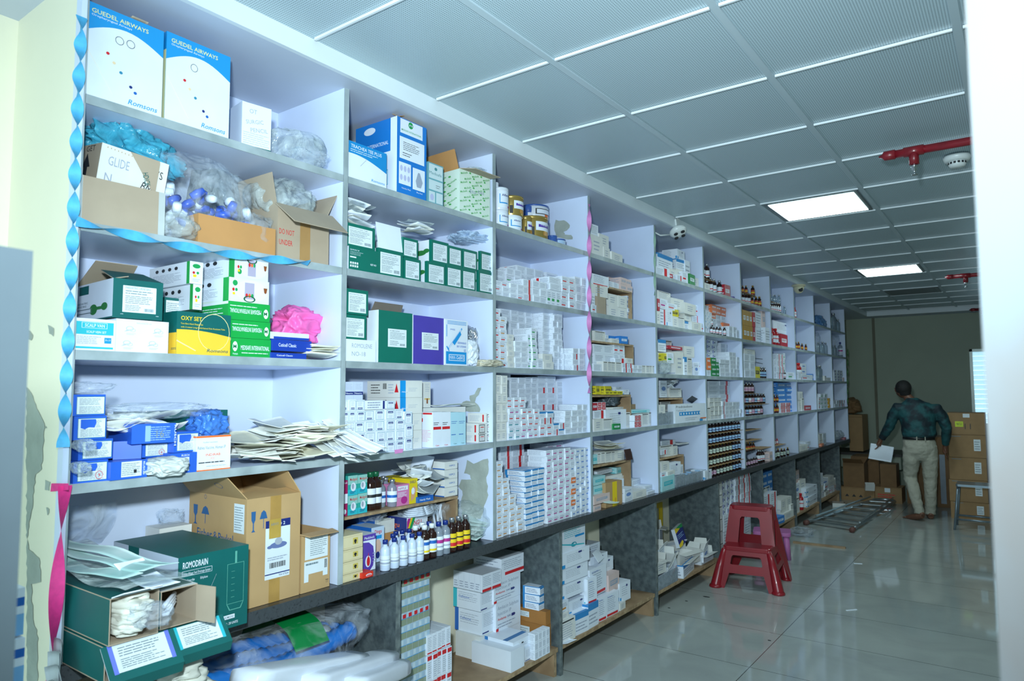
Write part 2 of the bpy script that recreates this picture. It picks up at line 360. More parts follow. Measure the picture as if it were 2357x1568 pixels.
# peeled laminate inside the second, third and other bays
for k, (bay, pts) in enumerate([(2, [(1107, 892), (1105, 900), (1096, 915), (1093, 926), (1104, 938), (1104, 949), (1064, 948), (1060, 935), (1066, 925), (1083, 924), (1081, 911), (1092, 908), (1100, 893)]),
    (2, [(1075, 1059), (1090, 1068), (1106, 1061), (1123, 1056), (1124, 1070), (1120, 1110), (1124, 1140), (1106, 1195), (1072, 1190), (1060, 1170), (1064, 1130), (1055, 1120), (1062, 1104), (1085, 1104), (1082, 1094), (1068, 1090)]),
    (3, [(1279, 506), (1298, 507), (1309, 515), (1311, 524), (1297, 534), (1300, 540), (1315, 541), (1318, 551), (1280, 546), (1276, 530)])]):
    ragged('p', pts, y=DY[bay]-.0125, seed=k+20).build('peeled_patch', sh)


# ------------------------------------------------------------------ ceiling lights, sprinklers, detector, cameras
lm = mat('lit_light_diffuser', 'F4FFFF', .4, var=0, emit=('DFFFFF', 7.0))
lfm = mat('light_frame_metal', '6E7A7E', .35, metal=.5, var=0)
for k, (j0, lab) in enumerate(((5, 'bright square ceiling light panel, the nearer of the two'), (10, 'bright square ceiling light panel, the farther of the two'))):
    ya = 1.583+S*j0; xa, xb, yb = .725, 1.381, 1.583+S*(j0+1)
    o = empty('ceiling_light', ((xa+xb)/2, (ya+yb)/2, CZ), lab, 'ceiling light', 'lit ceiling panels')
    MB().box(-.30, .30, -.30, .30, -.004, .002, lfm).build('frame', o)
    MB().box(-.275, .275, -.272, .272, -.007, -.003, lm).build('diffuser', o)
    light('panel_glow', 'AREA', ((xa+xb)/2, (ya+yb)/2, CZ-.02), 7, (.80, .97, 1.0), size=.5, shape='SQUARE')
o = empty('ceiling_light', (1.05, 1.583+S*13.5, CZ), 'unlit square ceiling panel near the back wall', 'ceiling light', 'unlit panels')
MB().box(-.30, .30, -.30, .30, -.004, .002, lfm).build('frame', o); MB().box(-.27, .27, -.27, .27, -.007, -.003, mat('dark_diffuser', '6B7476', .5)).build('diffuser', o)
pr = mat('red_pipe_paint', '7C1420', .35, var=.15, scale=20, coat=.3); chrome = mat('chrome', 'D0D4D8', .12, metal=1, var=0)
def sprinkler(x0, x1, y, z, xt, lab, r=.021):
    o = empty('sprinkler_pipe', (x0, y, z), lab, 'sprinkler pipe', 'red sprinkler pipes')
    p = MB().tube([(0, 0, 0), (x1-x0, 0, 0)], r, pr, 14)
    p.lathe([(.0, -.045), (.004, -.045), (.012, -.028), (r*1.15, -.02), (r*1.2, .03), (r, .032)], pr, ax='x', n=14)
    p.tube([(xt-x0-.045, 0, 0), (xt-x0+.045, 0, 0)], r*1.22, pr, 14); p.tube([(xt-x0, 0, 0), (xt-x0, 0, -.07)], r*1.1, pr, 14)
    p.tube([(.9, 0, r), (.9, 0, CZ-z)], .006, pr, 8)
    p.build('pipe', o)
    MB().lathe([(.016, -.07), (.016, -.085), (.010, -.088), (.012, -.10), (.005, -.102), (.005, -.118), (.015, -.119), (.015, -.123), (.0, -.123)], chrome, c=(xt-x0, 0, 0), n=12).build('sprinkler_head', o)
spz = on(2045, 358, 2, 2.81); spt = on(2103, 347, 1, spz.y)
sprinkler(spz.x, 2.72, spz.y, 2.81, spt.x, 'red sprinkler pipe under the ceiling, the nearest with chrome head')
sprinkler(1.60, 2.72, 8.6, 2.78, 1.74, 'small red sprinkler pipe farther back under the ceiling')
sprinkler(1.62, 2.72, 12.4, 2.78, 1.74, 'dark red sprinkler pipe close to the back wall')
wp = mat('white_plastic', 'DAE0E0', .35, var=0); dk = mat('dark_slot', '1D2125', .6, var=0)
o = empty('smoke_detector', (1.93, 4.55, CZ), 'round white smoke detector beside the red sprinkler pipe', 'smoke detector')
MB().lathe([(0, 0), (.066, 0), (.068, -.012), (.060, -.030), (.044, -.032)], wp, n=28).build('base', o)
q = MB().lathe([(.044, -.030), (.043, -.05), (.034, -.062), (0, -.064)], wp, n=28)
for k in range(14):
    a = 2*math.pi*k/14; c_, s_ = math.cos(a), math.sin(a); q.add([(c_*.0442 - s_*.006*e, s_*.0442 + c_*.006*e, zz) for e, zz in ((-1, -.048), (1, -.048), (1, -.036), (-1, -.036))], [(0, 1, 2, 3)], dk)
q.build('sensor_head', o)
# ================================================================== goods: readings, boxes, bottles, bags
V = dict(a=(0, 0, 2.45), b=(100, 560, 2.8), c=(0, 1040, 2.946), d=(760, 180, 3.016), e=(760, 640, 3.564), f=(760, 1020, 2.861), g=(1320, 480, 3.92),
         h=(1320, 840, 3.92), i=(1600, 560, 5.226), j=(1600, 840, 3.92), k=(1250, 1130, 3.367), l=(1850, 680, 2.704), m=(1900, 1050, 3.026), n=(1040, 1400, 4.209), p=(1620, 1130, 5.807), o=(100, 1180, 4.04), q=(440, 1380, 4.533), z=(0, 0, 1))
def px(v, x, y): a = V[v]; return a[0]+x/a[2], a[1]+y/a[2]
def yz(v, x, y, X=0.0): return YZ(*px(v, x, y), X)
MESH = {}
def cardbox(w, h, d, m, art=None, key=None, ms=None, dent=0.0, seed=0):
    """a closed box, origin at the middle of its underside, front towards the aisle"""
    k = (key, round(w, 3), round(h, 3), round(d, 3)) if key else None
    if k and k in MESH: return MESH[k]
    b = MB(); b.box(-d/2, d/2, -w/2, w/2, 0, h, m, ms)
    if art: art(dict(F=faceF(b, w, h, d), S=faceS(b, w, h, d), T=faceT(b, w, h, d)))
    if dent:
        g = random.Random(seed); o = [g.uniform(0, 9) for _ in range(3)]
        b.v = [tuple(Vector(p)+noise.noise_vector(Vector(p)*6+Vector(o))*dent) for p in b.v]
    me = b.mesh('carton')
    if k: MESH[k] = me
    return me
def pbox(v, x0, y0, x1, y1, zb, d, m, art=None, label='', name='carton', cat='box', group=None, X=-.015, rz=0, ms=None, bevel=.0015, dent=0, zt=None, key=None, gap=.0):
    """box whose front top edge runs from (x0,y0) to (x1,y1) in view v, standing at height zb"""
    a = yz(v, x0, y0, X); b = yz(v, x1, y1, X); w = b[0]-a[0]-gap; h = (zt or (a[1]+b[1])/2) - zb
    o = place(cardbox(w, h, d, m, art, key, ms, dent, int(x0)), name, None, (X-d/2*math.cos(rz), (a[0]+b[0])/2, zb), rz, bevel)
    return tag(o, label, cat, group), (w, h, d)
def openbox(w, h, d, mo, mi, art=None, t=.004, ms=None):
    b = MB(); ms = ms or {}
    b.box(-d/2, d/2, -w/2, w/2, 0, t, mo)
    b.box(d/2-t, d/2, -w/2, w/2, t, h, mi, dict(F=ms.get('F', mo), S=ms.get('S', mo), N=mo)); b.box(-d/2, -d/2+t, -w/2, w/2, t, h, mi, dict(B=mo, S=ms.get('S', mo)))
    b.box(-d/2+t, d/2-t, -w/2, -w/2+t, t, h, mi, dict(S=ms.get('S', mo))); b.box(-d/2+t, d/2-t, w/2-t, w/2, t, h, mi, dict(N=mo))
    if art: art(dict(F=faceF(b, w, h, d), S=faceS(b, w, h, d), T=faceT(b, w, h, d)))
    return b
def flap(parent, hinge, length, width, ang, axis, mo, mi, t=.003, name='flap', taper=.01, art=None):
    """card flap: hinge point (middle of the fold), folded out by ang from upright, axis 'F','B' (front/back edge) or 'S','N' (side edges)"""
    b = MB(); wl = width/2
    b.add([(0, -wl, 0), (0, wl, 0), (0, wl-taper, length), (0, -wl+taper, length), (-t, -wl, 0), (-t, wl, 0), (-t, wl-taper, length), (-t, -wl+taper, length)], [(0, 1, 2, 3)], mo)
    b.add(b.v[:8], [(7, 6, 5, 4), (0, 4, 5, 1), (1, 5, 6, 2), (2, 6, 7, 3), (3, 7, 4, 0)], mi)
    if art: art(Face(b, (0, -wl, 0), (0, 1, 0), (0, 0, 1), width, length))
    rz = dict(F=0, N=R(90), B=R(180), S=R(-90))[axis]
    b.xf(Matrix.Rotation(rz, 4, 'Z') @ Matrix.Rotation(ang, 4, 'Y'))
    return b.build(name, parent, hinge)
def bag(w, d, h, m, seed=0, amp=.25, n=5, flat=.0, sharp=2.6):
    """crumpled film or cloth lump: base on z=0"""
    bm = bmesh.new(); bmesh.ops.create_icosphere(bm, subdivisions=n, radius=1); s = Vector((seed*3.1, seed*1.7, seed*.9))
    vs = []
    for v in bm.verts:
        p = v.co.copy(); q = Vector([math.copysign(abs(c)**(.75), c) for c in p])
        f = 1 + amp*noise.noise(p*1.4+s) + amp*.9*(.5-2*abs(noise.noise(p*2.2+s))) + amp*.35*(.4-2*abs(noise.noise(Vector((p.x*9, p.y*3.5, p.z*4))+s))) + amp*.06*noise.noise(p*14+s)
        q *= f; vs.append((q.x*d/2, q.y*w/2, max(0, (q.z+1)*.5)*h))
    fs = [tuple(v.index for v in f.verts) for f in bm.faces]; bm.free()
    return MB().add(vs, fs, m, True)
def pbag(v, x0, y0, x1, y1, zb, m, label, X=-.05, d=.2, name='plastic_bag', cat='plastic bag', seed=1, amp=.25, group=None, n=4):
    a = yz(v, x0, y0, X-d/2*0); b = yz(v, x1, y1, X); h = max(a[1], b[1])-zb
    o = bag(b[0]-a[0], d, h, m, seed, amp, n).build(name, None, (X-d/2+.02, (a[0]+b[0])/2, zb)); return tag(o, label, cat, group)
def sheet(w, d, m, seed=0, curl=.02, nx=8, ny=6, z=0, th=.0012):
    g = random.Random(seed); s = Vector((g.uniform(0, 50), g.uniform(0, 50), 0)); vs = []
    for k in (0, 1):
        for i in range(nx+1):
            for j in range(ny+1):
                x = (i/nx-.5)*d; y = (j/ny-.5)*w
                zz = curl*(noise.noise(Vector((x*5, y*5, 0))+s)+.5) + curl*.6*(abs(x)/d*2)**2
                vs.append((x, y, zz+z+k*th))
    N = (nx+1)*(ny+1); fs = []
    for i in range(nx):
        for j in range(ny):
            a = i*(ny+1)+j; q = (a, a+ny+1, a+ny+2, a+1); fs.append(tuple(p+N for p in q)); fs.append(q[::-1])
    for i in range(nx):
        for j in (0, ny): a = i*(ny+1)+j; b = a+ny+1; fs.append((a, b, b+N, a+N))
    for j in range(ny):
        for i in (0, nx): a = i*(ny+1)+j; fs.append((a, a+1, a+1+N, a+N))
    return MB().add(vs, fs, m, True)

# ---- printed art of the small cartons
def tagart(col, f=None):
    def art(F):
        A = F['F']; A.r(.08, .30, .62, .46, col); A.lines(.08, .52, .92, .88, 3, GY, .35, 2); A.lines(.08, .08, .7, .22, 1, GL, .4, 5)
        F['S'].lines(.08, .15, .92, .9, 4, GL, .4, 4); F['T'].lines(.1, .1, .9, .5, 3, GL, .4)
    return art
def redart(F):
    A = F['F']; A.lines(.08, .15, .92, .88, 5, GL, .38, 3); F['S'].r(.30, .1, .44, .92, RD); F['S'].lines(.5, .15, .95, .85, 4, GY, .4, 8); F['S'].lines(.04, .2, .26, .8, 3, GL, .4, 8)
def redend(F):
    A = F['F']; A.r(.60, .0, .80, 1, RD); A.lines(.06, .15, .55, .88, 4, GY, .38, 3); A.ring(.9, .5, .06, .16, GL); F['S'].lines(.05, .15, .95, .85, 4, GL, .4, 8)
def plainart(F):
    F['F'].lines(.1, .2, .9, .85, 4, GY, .35, 3); F['S'].lines(.06, .15, .94, .88, 5, GL, .4, 9); F['S'].lines(.02, .1, .06, .9, 6, GY, .6, 4)
def plain2(F):
    F['F'].lines(.25, .25, .75, .8, 3, GY, .35, 3); F['S'].lines(.08, .5, .6, .88, 3, GL, .4, 9); F['S'].r(.05, .04, .95, .09, GL)
def neuro(F):
    A = F['F']; A.frame(.07, .08, .93, .92, mat('teal_line', '4F8FA6', .5, var=0), .025); A.r(.22, .64, .78, .82, NV); A.r(.27, .69, .73, .73, W_); A.lines(.25, .18, .75, .5, 4, GL, .3, 3)
def neuro2(F):
    A = F['F']; A.frame(.07, .08, .93, .92, mat('teal_line', '4F8FA6', .5, var=0), .025); A.r(.25, .14, .75, .3, NV); A.r(.3, .2, .7, .24, W_); A.lines(.25, .45, .75, .85, 4, GL, .3, 3)
def navyband(F):
    A = F['F']; A.r(.0, .28, 1, .46, NV); A.t(.08, .33, .09, 'Neuro', W_, .8, .02); A.lines(.15, .6, .85, .92, 4, GL, .3); F['S'].r(0, .28, 1, .46, NV)
def stripeart(F):
    A = F['F']; A.r(0, .72, 1, 1, mat('blue_stripe', '2D86C8', .4, var=0)); A.lines(.08, .15, .9, .6, 3, GY, .35); F['S'].r(0, .0, .12, 1, MATS['blue_stripe']); F['S'].r(0, .9, 1, 1, MATS['blue_stripe']); F['S'].lines(.2, .15, .95, .75, 3, GY, .5, 2); F['T'].r(0, 0, 1, .1, MATS['blue_stripe'])
def navytag(F):
    A = F['F']; A.e(.5, .52, .3, .13, mat('steel_blue_print', '6E8FCB', .5, var=0)); A.lines(.1, .72, .9, .92, 1, GL, .3); A.lines(.1, .08, .9, .3, 2, GL, .3); F['S'].lines(.06, .15, .94, .88, 5, GL, .4, 9)
def dotart(F):
    A = F['F']; A.e(.5, .5, .1, .16, NV); A.lines(.1, .65, .9, .9, 2, GL, .3); A.r(.1, .2, .3, .8, mat('lilac_print', '8E95D6', .5, var=0)); F['S'].lines(.06, .15, .94, .88, 5, GL, .4, 9)
def solid(col, mk=W_):
    def art(F):
        A = F['F']; A.r(.15, .35, .85, .65, mk); A.lines(.2, .42, .8, .6, 2, col, .5); F['S'].lines(.1, .2, .9, .8, 3, mk, .4)
    return art
def limcee(F):
    A = F['F']; A.frame(.12, .12, .88, .88, BK, .05); A.r(.3, .6, .72, .68, RD); A.lines(.3, .25, .7, .5, 3, GY, .3); S_ = F['S']; S_.r(.80, .15, .88, .85, RD); S_.lines(.1, .2, .7, .8, 5, GL, .4, 3)
def duph(F):
    A = F['F']; A.r(.05, .50, .92, .58, RD); A.lines(.08, .62, .7, .72, 2, BK, .35); A.t(.3, .03, .035, 'Cipla', RD, .4, .02); S_ = F['S']; S_.r(.05, .72, .4, .82, RD); S_.r(.02, .93, .35, .98, RD); S_.r(.4, .93, .95, .98, RD); S_.lines(.08, .15, .9, .5, 9, mat('pink_print', 'E3A6B4', .5, var=0), .3)
def gridred(F):
    A = F['F']
    for i in range(2):
        for j in range(2): A.r(.05+.48*i, .06+.48*j, .47+.48*i, .46+.48*j, RD); A.r(.12+.48*i, .22+.48*j, .4+.48*i, .3+.48*j, W_)
def redfoot(F):
    A = F['F']; A.r(.08, .03, .92, .13, RD); A.lines(.12, .25, .8, .9, 8, GY, .3, 6); A.t(.12, .86, .04, 'Cipla', BL, .4, .02)
    S_ = F['S']; S_.lines(.1, .3, .9, .9, 7, GL, .35, 2); S_.r(.0, .06, .9, .1, CY)
def bluecorner(F):
    A = F['F']; A.r(.03, .02, .15, .25, SK); A.lines(.2, .3, .85, .85, 5, GL, .3, 4); A.r(.6, .74, .72, .86, NV); S_ = F['S']; S_.lines(.08, .3, .7, .9, 7, GL, .35, 2); S_.r(.88, .05, .98, .3, SK)
def tubeart(F):
    A = F['F']; A.lines(.1, .15, .9, .85, 7, GY, .3, 6); A.r(.1, .88, .9, .94, BK)
def greentop(F):
    A = F['F']; A.r(.08, .08, .9, .86, LBL); A.t(.13, .77, .045, 'ENDOTRACHEAL TUBE', INK, .6, .015); A.lines(.13, .62, .85, .74, 2, INK, .3, 3); A.lines(.13, .42, .85, .6, 4, INK, .35, 5); A.lines(.13, .14, .6, .4, 5, INK, .35, 7); A.bars(.62, .14, .86, .26, INK)
    S_ = F['S']; S_.r(.0, .0, .93, 1, W_); S_.e(.7, .45, .16, .12, mat('swirl_green', '2C7A3C', .5, var=0)); S_.e(.86, .52, .08, .1, MATS['swirl_green']); S_.lines(.1, .2, .6, .4, 2, GY, .3)
ART = dict(plain=(plainart, W_, 'white carton with grey print'), plain2=(plain2, W2, 'plain off-white carton'), red=(redart, W_, 'white carton with red square'), redend=(redend, W_, 'white carton, red end band'),
    mag=(tagart(MG), W_, 'white carton, magenta tag'), org=(tagart(mat('amber_print', 'C98A3E', .5, var=0)), W_, 'white carton, amber tag'), grn=(tagart(GR), W_, 'white carton, green tag'), teal=(tagart(mat('teal_print', '2A8C9C', .5, var=0)), W_, 'white carton, teal tag'),
    redt=(tagart(RD), W_, 'white carton, red tag'), blue=(stripeart, W_, 'white carton, blue stripe'), navy=(navytag, W_, 'white carton, blue oval'), neuro=(neuro, W_, 'carton with navy upper label'), neuro2=(neuro2, W_, 'carton with navy lower label'), nband=(navyband, mat('pale_blue_card', 'C3CEEA', .45, var=.02), 'tall carton with navy band'),
    dot=(dotart, W_, 'white carton, lilac print'), orange=(solid(mat('orange_card', 'E57A45', .45, var=.03)), MATS['orange_card'], 'orange carton'), green=(solid(mat('green_card', '1F8A4A', .45, var=.03)), MATS['green_card'], 'green carton'), yellow=(solid(mat('yellow_card', 'D8C92A', .45, var=.03), BK), MATS['yellow_card'], 'yellow carton'),
    skyb=(solid(mat('sky_card', '2A7FD0', .45, var=.03)), MATS['sky_card'], 'bright blue carton'), crim=(solid(mat('crimson_card', 'B8283A', .45, var=.03)), MATS['crimson_card'], 'crimson carton'), pink=(solid(mat('pinkish_card', 'D9C0BC', .5, var=.03), GY), MATS['pinkish_card'], 'pale pink carton'), must=(solid(mat('mustard_card', 'B98A22', .5, var=.05)), MATS['mustard_card'], 'mustard carton'),
    lim=(limcee, W2, 'white carton, black outlined end'), duph=(duph, W_, 'tall white carton, red band'), cyanc=(solid(mat('pale_cyan_card', 'A8D8DE', .45, var=.03), CY), MATS['pale_cyan_card'], 'pale cyan carton'), gred=(gridred, W_, 'carton, four red squares'), redfoot=(redfoot, W_, 'white carton, red foot'), bcor=(bluecorner, W_, 'white carton, blue corners'), tube=(tubeart, W2, 'slim white carton'))
LOC = {}
BAY = ['', 'first', 'second', 'third', 'fourth', 'fifth', 'sixth', 'seventh', 'eighth', 'ninth', 'tenth', 'eleventh']
LEV = dict(A='top shelf', B='second shelf', C='third shelf', D='fourth shelf', E='worktop', F='floor shelf')
def one_carton(kind, w, h, d, loc, rz, label, name, grp, cat='carton'):
    a, m, ds = ART[kind]; me = cardbox(w, h, d, m, a, kind)
    return tag(place(me, name, None, loc, rz), label, cat, grp)
def stack(v, x0, yt, x1, zb, nc, nr, kind, bay, lev, d=.13, X=-.02, name='medicine_carton', layer='front', jit=1.0, kinds=None, y1t=None, skip=()):
    """nc stacks side by side, nr cartons high, front top edge from (x0,yt); kinds: art per row from the bottom (or a callable)"""
    a = yz(v, x0, yt, X); b = yz(v, x1, y1t if y1t is not None else yt, X); zt = a[1]; cw = (b[0]-a[0])/nc; ch = (zt-zb)/nr; out = []
    for c in range(nc):
        k = (bay, lev, layer); LOC[k] = LOC.get(k, 0)+1
        for r_ in range(nr):
            if (c, r_) in skip: continue
            kd = (kinds(c, r_) if callable(kinds) else kinds[r_ % len(kinds)]) if kinds else kind
            lab = '%s, %s up, %s %s stack from left, %s bay %s' % (ART[kd][2], ORD(r_+1), ORD(LOC[k]), layer, BAY[bay], LEV[lev])
            loc = (X-d/2+rnd.uniform(-.006, .004)*jit, a[0]+cw*(c+.5)+rnd.uniform(-.001, .001), zb+ch*r_)
            out.append(one_carton(kd, cw*.965, ch*.985, d, loc, R(rnd.uniform(-1.2, 1.2))*jit, lab, name, 'stacked cartons, %s bay %s' % (BAY[bay], LEV[lev])))
    return out
CNT = {}
def loose(v, x0, y0, x1, kind, zb, bay, lev, d=.10, X=-.03, rz=0, name='loose_carton', h=None, tilt=None, desc=None, note=None):
    """one single carton lying among others"""
    a = yz(v, x0, y0, X); b = yz(v, x1, y0, X); k = (bay, lev, 'loose'); CNT[k] = CNT.get(k, 0)+1
    ds = desc or ART[kind][2]
    lab = '%s, %s, %s bay %s' % (ds, note or ('%s single carton from left' % ORD(CNT[k])), BAY[bay], LEV[lev])
    return one_carton(kind, b[0]-a[0], (h or a[1]-zb), d, (X-d/2, (a[0]+b[0])/2, zb), tilt if tilt else rz, lab, name, 'single cartons, %s bay %s' % (BAY[bay], LEV[lev]))

# ---- bottles
def bottle_parts(h, r, mb_, mc, ml, lab0=.18, lab1=.58, neck=.42, capr=.55, shoulder=.70, dark=None, n=18):
    body = MB().lathe([(0, 0), (r*.92, 0), (r, .004), (r, h*shoulder), (r*.85, h*(shoulder+.06)), (r*neck, h*(shoulder+.13)), (r*neck, h*.90)], mb_, n=n)
    cap = MB().lathe([(r*capr, h*.87), (r*capr, h*.985), (r*capr*.9, h), (0, h)], mc, n=14)
    lb = MB()
    vs = []; fs = []; m_ = 20
    for i in range(m_+1):
        an = R(-150)+R(300)*i/m_
        for z in (h*lab0, h*lab1): vs.append(((r+.0006)*math.cos(an), (r+.0006)*math.sin(an), z))
    for i in range(m_): fs.append((2*i, 2*i+2, 2*i+3, 2*i+1))
    lb.add(vs, fs, ml[0], True)
    for (u0, u1, mm) in ml[1:]:
        vs = []; fs = []
        for i in range(m_+1):
            an = R(-150)+R(300)*i/m_
            for z in (h*(lab0+(lab1-lab0)*u0), h*(lab0+(lab1-lab0)*u1)): vs.append(((r+.0011)*math.cos(an), (r+.0011)*math.sin(an), z))
        for i in range(m_): fs.append((2*i, 2*i+2, 2*i+3, 2*i+1))
        lb.add(vs, fs, mm, True)
    return body, cap, lb
BPROTO = {}
def bottle(kind, loc, label, h=None, group=None, simple=False, name=None, cat='bottle', rz=0):
    hh, r, mb_, mc, ml, kw, nm = BOT[kind]; h = h or hh; k = (kind, round(h, 3), simple); s = h/hh
    if k not in BPROTO:
        b, c, l = bottle_parts(h, r*s, mb_, mc, ml, **kw)
        if simple:
            b.add(c.v, c.f, mc, True)
            o = len(b.v); b.v += l.v
            for f, mi_ in zip(l.f, l.m): b.f.append(tuple(i+o for i in f)); b.m.append(b.mi(l.mats[mi_])); b.sm.append(True)
            BPROTO[k] = b.mesh(nm)
        else: BPROTO[k] = (b.mesh('body'), c.mesh('cap'), l.mesh('label'))
    if simple: return tag(place(BPROTO[k], name or nm, None, loc, rz), label, cat, group)
    e = empty(name or nm, loc, label, cat, group, rz)
    for me, n_ in zip(BPROTO[k], ('body', 'cap', 'label')): place(me, n_, e)
    return e
GB = mat('amber_glass', '2A1410', .08, var=0, coat=.5); GC = mat('clear_plastic_bottle', 'B9C6D6', .2, var=0, trans=.6); GM = mat('milky_plastic', 'C6D4EA', .3, var=0)
GG = mat('clear_glass', 'CFE0E6', .05, var=0, trans=.85); CW = mat('white_cap', 'E2E8EE', .35, var=0); CB = mat('blue_cap', '16307F', .35, var=0); CG = mat('green_cap', '0E5B3A', .35, var=0)
CS = mat('silver_cap', 'B8BEC6', .25, metal=.8, var=0); CGD = mat('gold_cap', 'B08A3A', .35, metal=.7, var=0); RB = mat('red_plastic_bottle', 'B01E28', .25, var=0)
LB = mat('light_blue_label', '9CC4E8', .5, var=0)
BOT = dict(
 saline=(.125, .021, GM, CB, (LBL, (.1, .3, GY), (.5, .6, GL)), dict(lab0=.2, lab1=.5, shoulder=.68), 'saline_bottle'),
 darkw=(.15, .023, GB, CW, (W_, (.1, .25, YE), (.62, .85, BL)), dict(), 'syrup_bottle'),
 clearb=(.15, .023, GC, CB, (W_, (.5, .75, MG), (.2, .3, GY)), dict(), 'glycerin_bottle'),
 darky=(.155, .023, GB, CS, (YE, (.1, .35, RD), (.6, .7, BK)), dict(lab0=.14, lab1=.55), 'syrup_bottle'),
 darkg=(.16, .026, GB, CG, (W_, (.4, .6, BK)), dict(), 'syrup_bottle'),
 dark=(.16, .026, GB, CS, (W_, (.2, .35, RD)), dict(), 'syrup_bottle'),
 darkb=(.15, .025, GB, CS, (LB, (.3, .5, NV)), dict(), 'syrup_bottle'),
 darkc=(.15, .025, GB, mat('yellow_cap', 'A88A2A', .4, var=0), (mat('pale_green_label', 'C2D2C4', .5, var=0), (.4, .55, INK)), dict(), 'syrup_bottle'),
 darkp=(.13, .022, GB, CS, (mat('pale_pink_label', 'C0A4B8', .5, var=0), (.4, .5, MG)), dict(), 'tonic_bottle'),
 darko=(.15, .025, GB, CGD, (mat('red_yellow_label', 'B24A2C', .5, var=0), (.3, .6, YE)), dict(), 'tonic_bottle'),
 redb=(.17, .026, RB, mat('red_cap', 'C8242C', .35, var=0), (W_, (.5, .62, RD)), dict(), 'lotion_bottle'),
 glass=(.17, .027, GG, CS, (GG,), dict(lab0=.3, lab1=.31), 'glass_bottle'),
 glyc=(.15, .028, GC, CS, (W_, (.4, .65, BL)), dict(), 'glycerin_bottle'),
)
def can(loc, r, h, body, lid, arts, label, grp, txt=None):
    e = empty('milk_powder_can', loc, label, 'can', grp)
    MB().lathe([(0, 0), (r*.97, 0), (r, .004), (r, h*.93), (r*.985, h*.94)], body, n=28).build('body', e)
    MB().lathe([(r*1.01, h*.88), (r*1.02, h*.885), (r*1.02, h*.99), (r*.98, h), (r*.9, h), (r*.88, h*.985), (0, h*.985)], lid, n=28).build('lid', e)
    q = MB()
    for (a0, a1, z0, z1, m) in arts:
        vs = []; fs = []; n = 10
        for i in range(n+1):
            an = R(a0+(a1-a0)*i/n)
            for z in (z0*h, z1*h): vs.append(((r+.0007+len(q.mats)*.0004)*math.cos(an), (r+.0007+len(q.mats)*.0004)*math.sin(an), z))
        for i in range(n): fs.append((2*i, 2*i+2, 2*i+3, 2*i+1))
        q.add(vs, fs, m, True)
    if txt:
        tv, tf, x0, x1 = glyphs(txt[0], .04); hgt = txt[2]*h/.7
        q.add([((r+.003)*math.cos(R(txt[1])+x_*hgt/r), (r+.003)*math.sin(R(txt[1])+x_*hgt/r), txt[3]*h+y_*hgt) for x_, y_ in tv], tf, txt[4])
    if q.v: q.build('printed_label', e)
    return e
FILM = film('clear_film', 'E2EAF4', .80, .08, 1.0, 9); FILM2 = film('cloudy_film', 'D4E0E0', .66, .12, 1.0, 9); PAP = mat('paper_sheet', 'DCDFDA', .6, var=.05, scale=20); PAPC = mat('cream_paper', 'D6D3C0', .6, var=.06, scale=20)
# ================================================================== first bay
def guedel(F):
    A = F['F']; A.r(0, .6, 1, 1, SK)
    A.poly([(.0, 0), (1, 0)]+[(1-t, .69+.14*math.sin(t*math.pi)) for t in [i/14 for i in range(0, 15)]], W_)
    A.t(.07, .90, .045, 'GUEDEL AIRWAYS', mat('pale_yellow_print', 'E9E3A0', .45, var=0), .72, .03); A.t(.07, .865, .022, 'Oropharyngeal Airways', W_, .5, .01)
    A.ring(.42, .70, .055, .045, BK, .12) if F.get('two', 1) else None
    for u, v, c in ((.28, .52, RD), (.36, .44, mat('peach_print', 'E8CFA8', .5, var=0)), (.45, .36, mat('steel_teal_print', '2E86A8', .5, var=0)), (.58, .24, NV), (.64, .19, BL)): A.e(u, v, .022, .016, c)
    A.t(.55, .05, .055, 'Romsons', SK, .38, .02, slant=.25)
    A.poly([(.02, .5), (.03, .5), (.36, .1), (.35, .1)], mat('faint_cream', 'E6E4D2', .5, var=0))
    F['S'].r(0, .0, 1, .8, mat('pale_yellow_card', 'DDD9A6', .5, var=0))
def guedel2(F): guedel(F); F['F'].ring(.56, .705, .055, .045, BK, .12)
pbox('a', 487, -2, 925, 178, 2.470, .36, mat('sky_box_card', '1489CC', .4, var=.02), guedel2, 'large white and blue airways carton with two drawn rings, leftmost on top shelf', 'airway_carton', group='airway cartons')
pbox('a', 942, 172, 1300, 326, 2.470, .36, MATS['sky_box_card'], guedel, 'white and blue airways carton with one drawn ring, right of its twin', 'airway_carton', group='airway cartons')
def ot(F):
    A = F['F']; A.t(.25, .78, .10, 'OT', GY, .25); A.t(.15, .52, .09, 'SURGIC', GY, .6, rot=.2); A.t(.3, .36, .09, 'PENCIL', GY, .6, rot=.15); A.lines(.05, .08, .95, .36, 6, GL, .3); A.r(0, 0, 1, .05, TL); F['S'].r(.3, 0, 1, .05, TL); F['S'].lines(.2, .15, .6, .3, 3, GL, .3)
pbox('a', 1395, 580, 1545, 622, 2.470, .22, W_, ot, 'small white pencil box with handwriting and teal foot on top shelf', 'surgical_pencil_box', X=-.02, rz=R(-8))
pbag('a', 1550, 665, 1860, 800, 2.470, FILM2, 'cloudy plastic bag of tubing at right end of first top shelf', d=.22, seed=3)
t_ = yz('a', 1740, 880, 0)[0]
tag(bag(.14, .1, .06, FILM, 5).build('plastic_bag', None, (-.03, t_+.02, 2.47)), 'small crushed clear bag at the front corner of first top shelf', 'plastic bag')
tag(sheet(.05, .06, CD2, 2, .01).build('card_scrap', None, (-.04, yz('a', 800, 130, 0)[0], yz('a', 790, 118, 0)[1]+.002), (0, R(5), 0)), 'torn brown card scrap on top of the largest airways carton', 'card scrap')
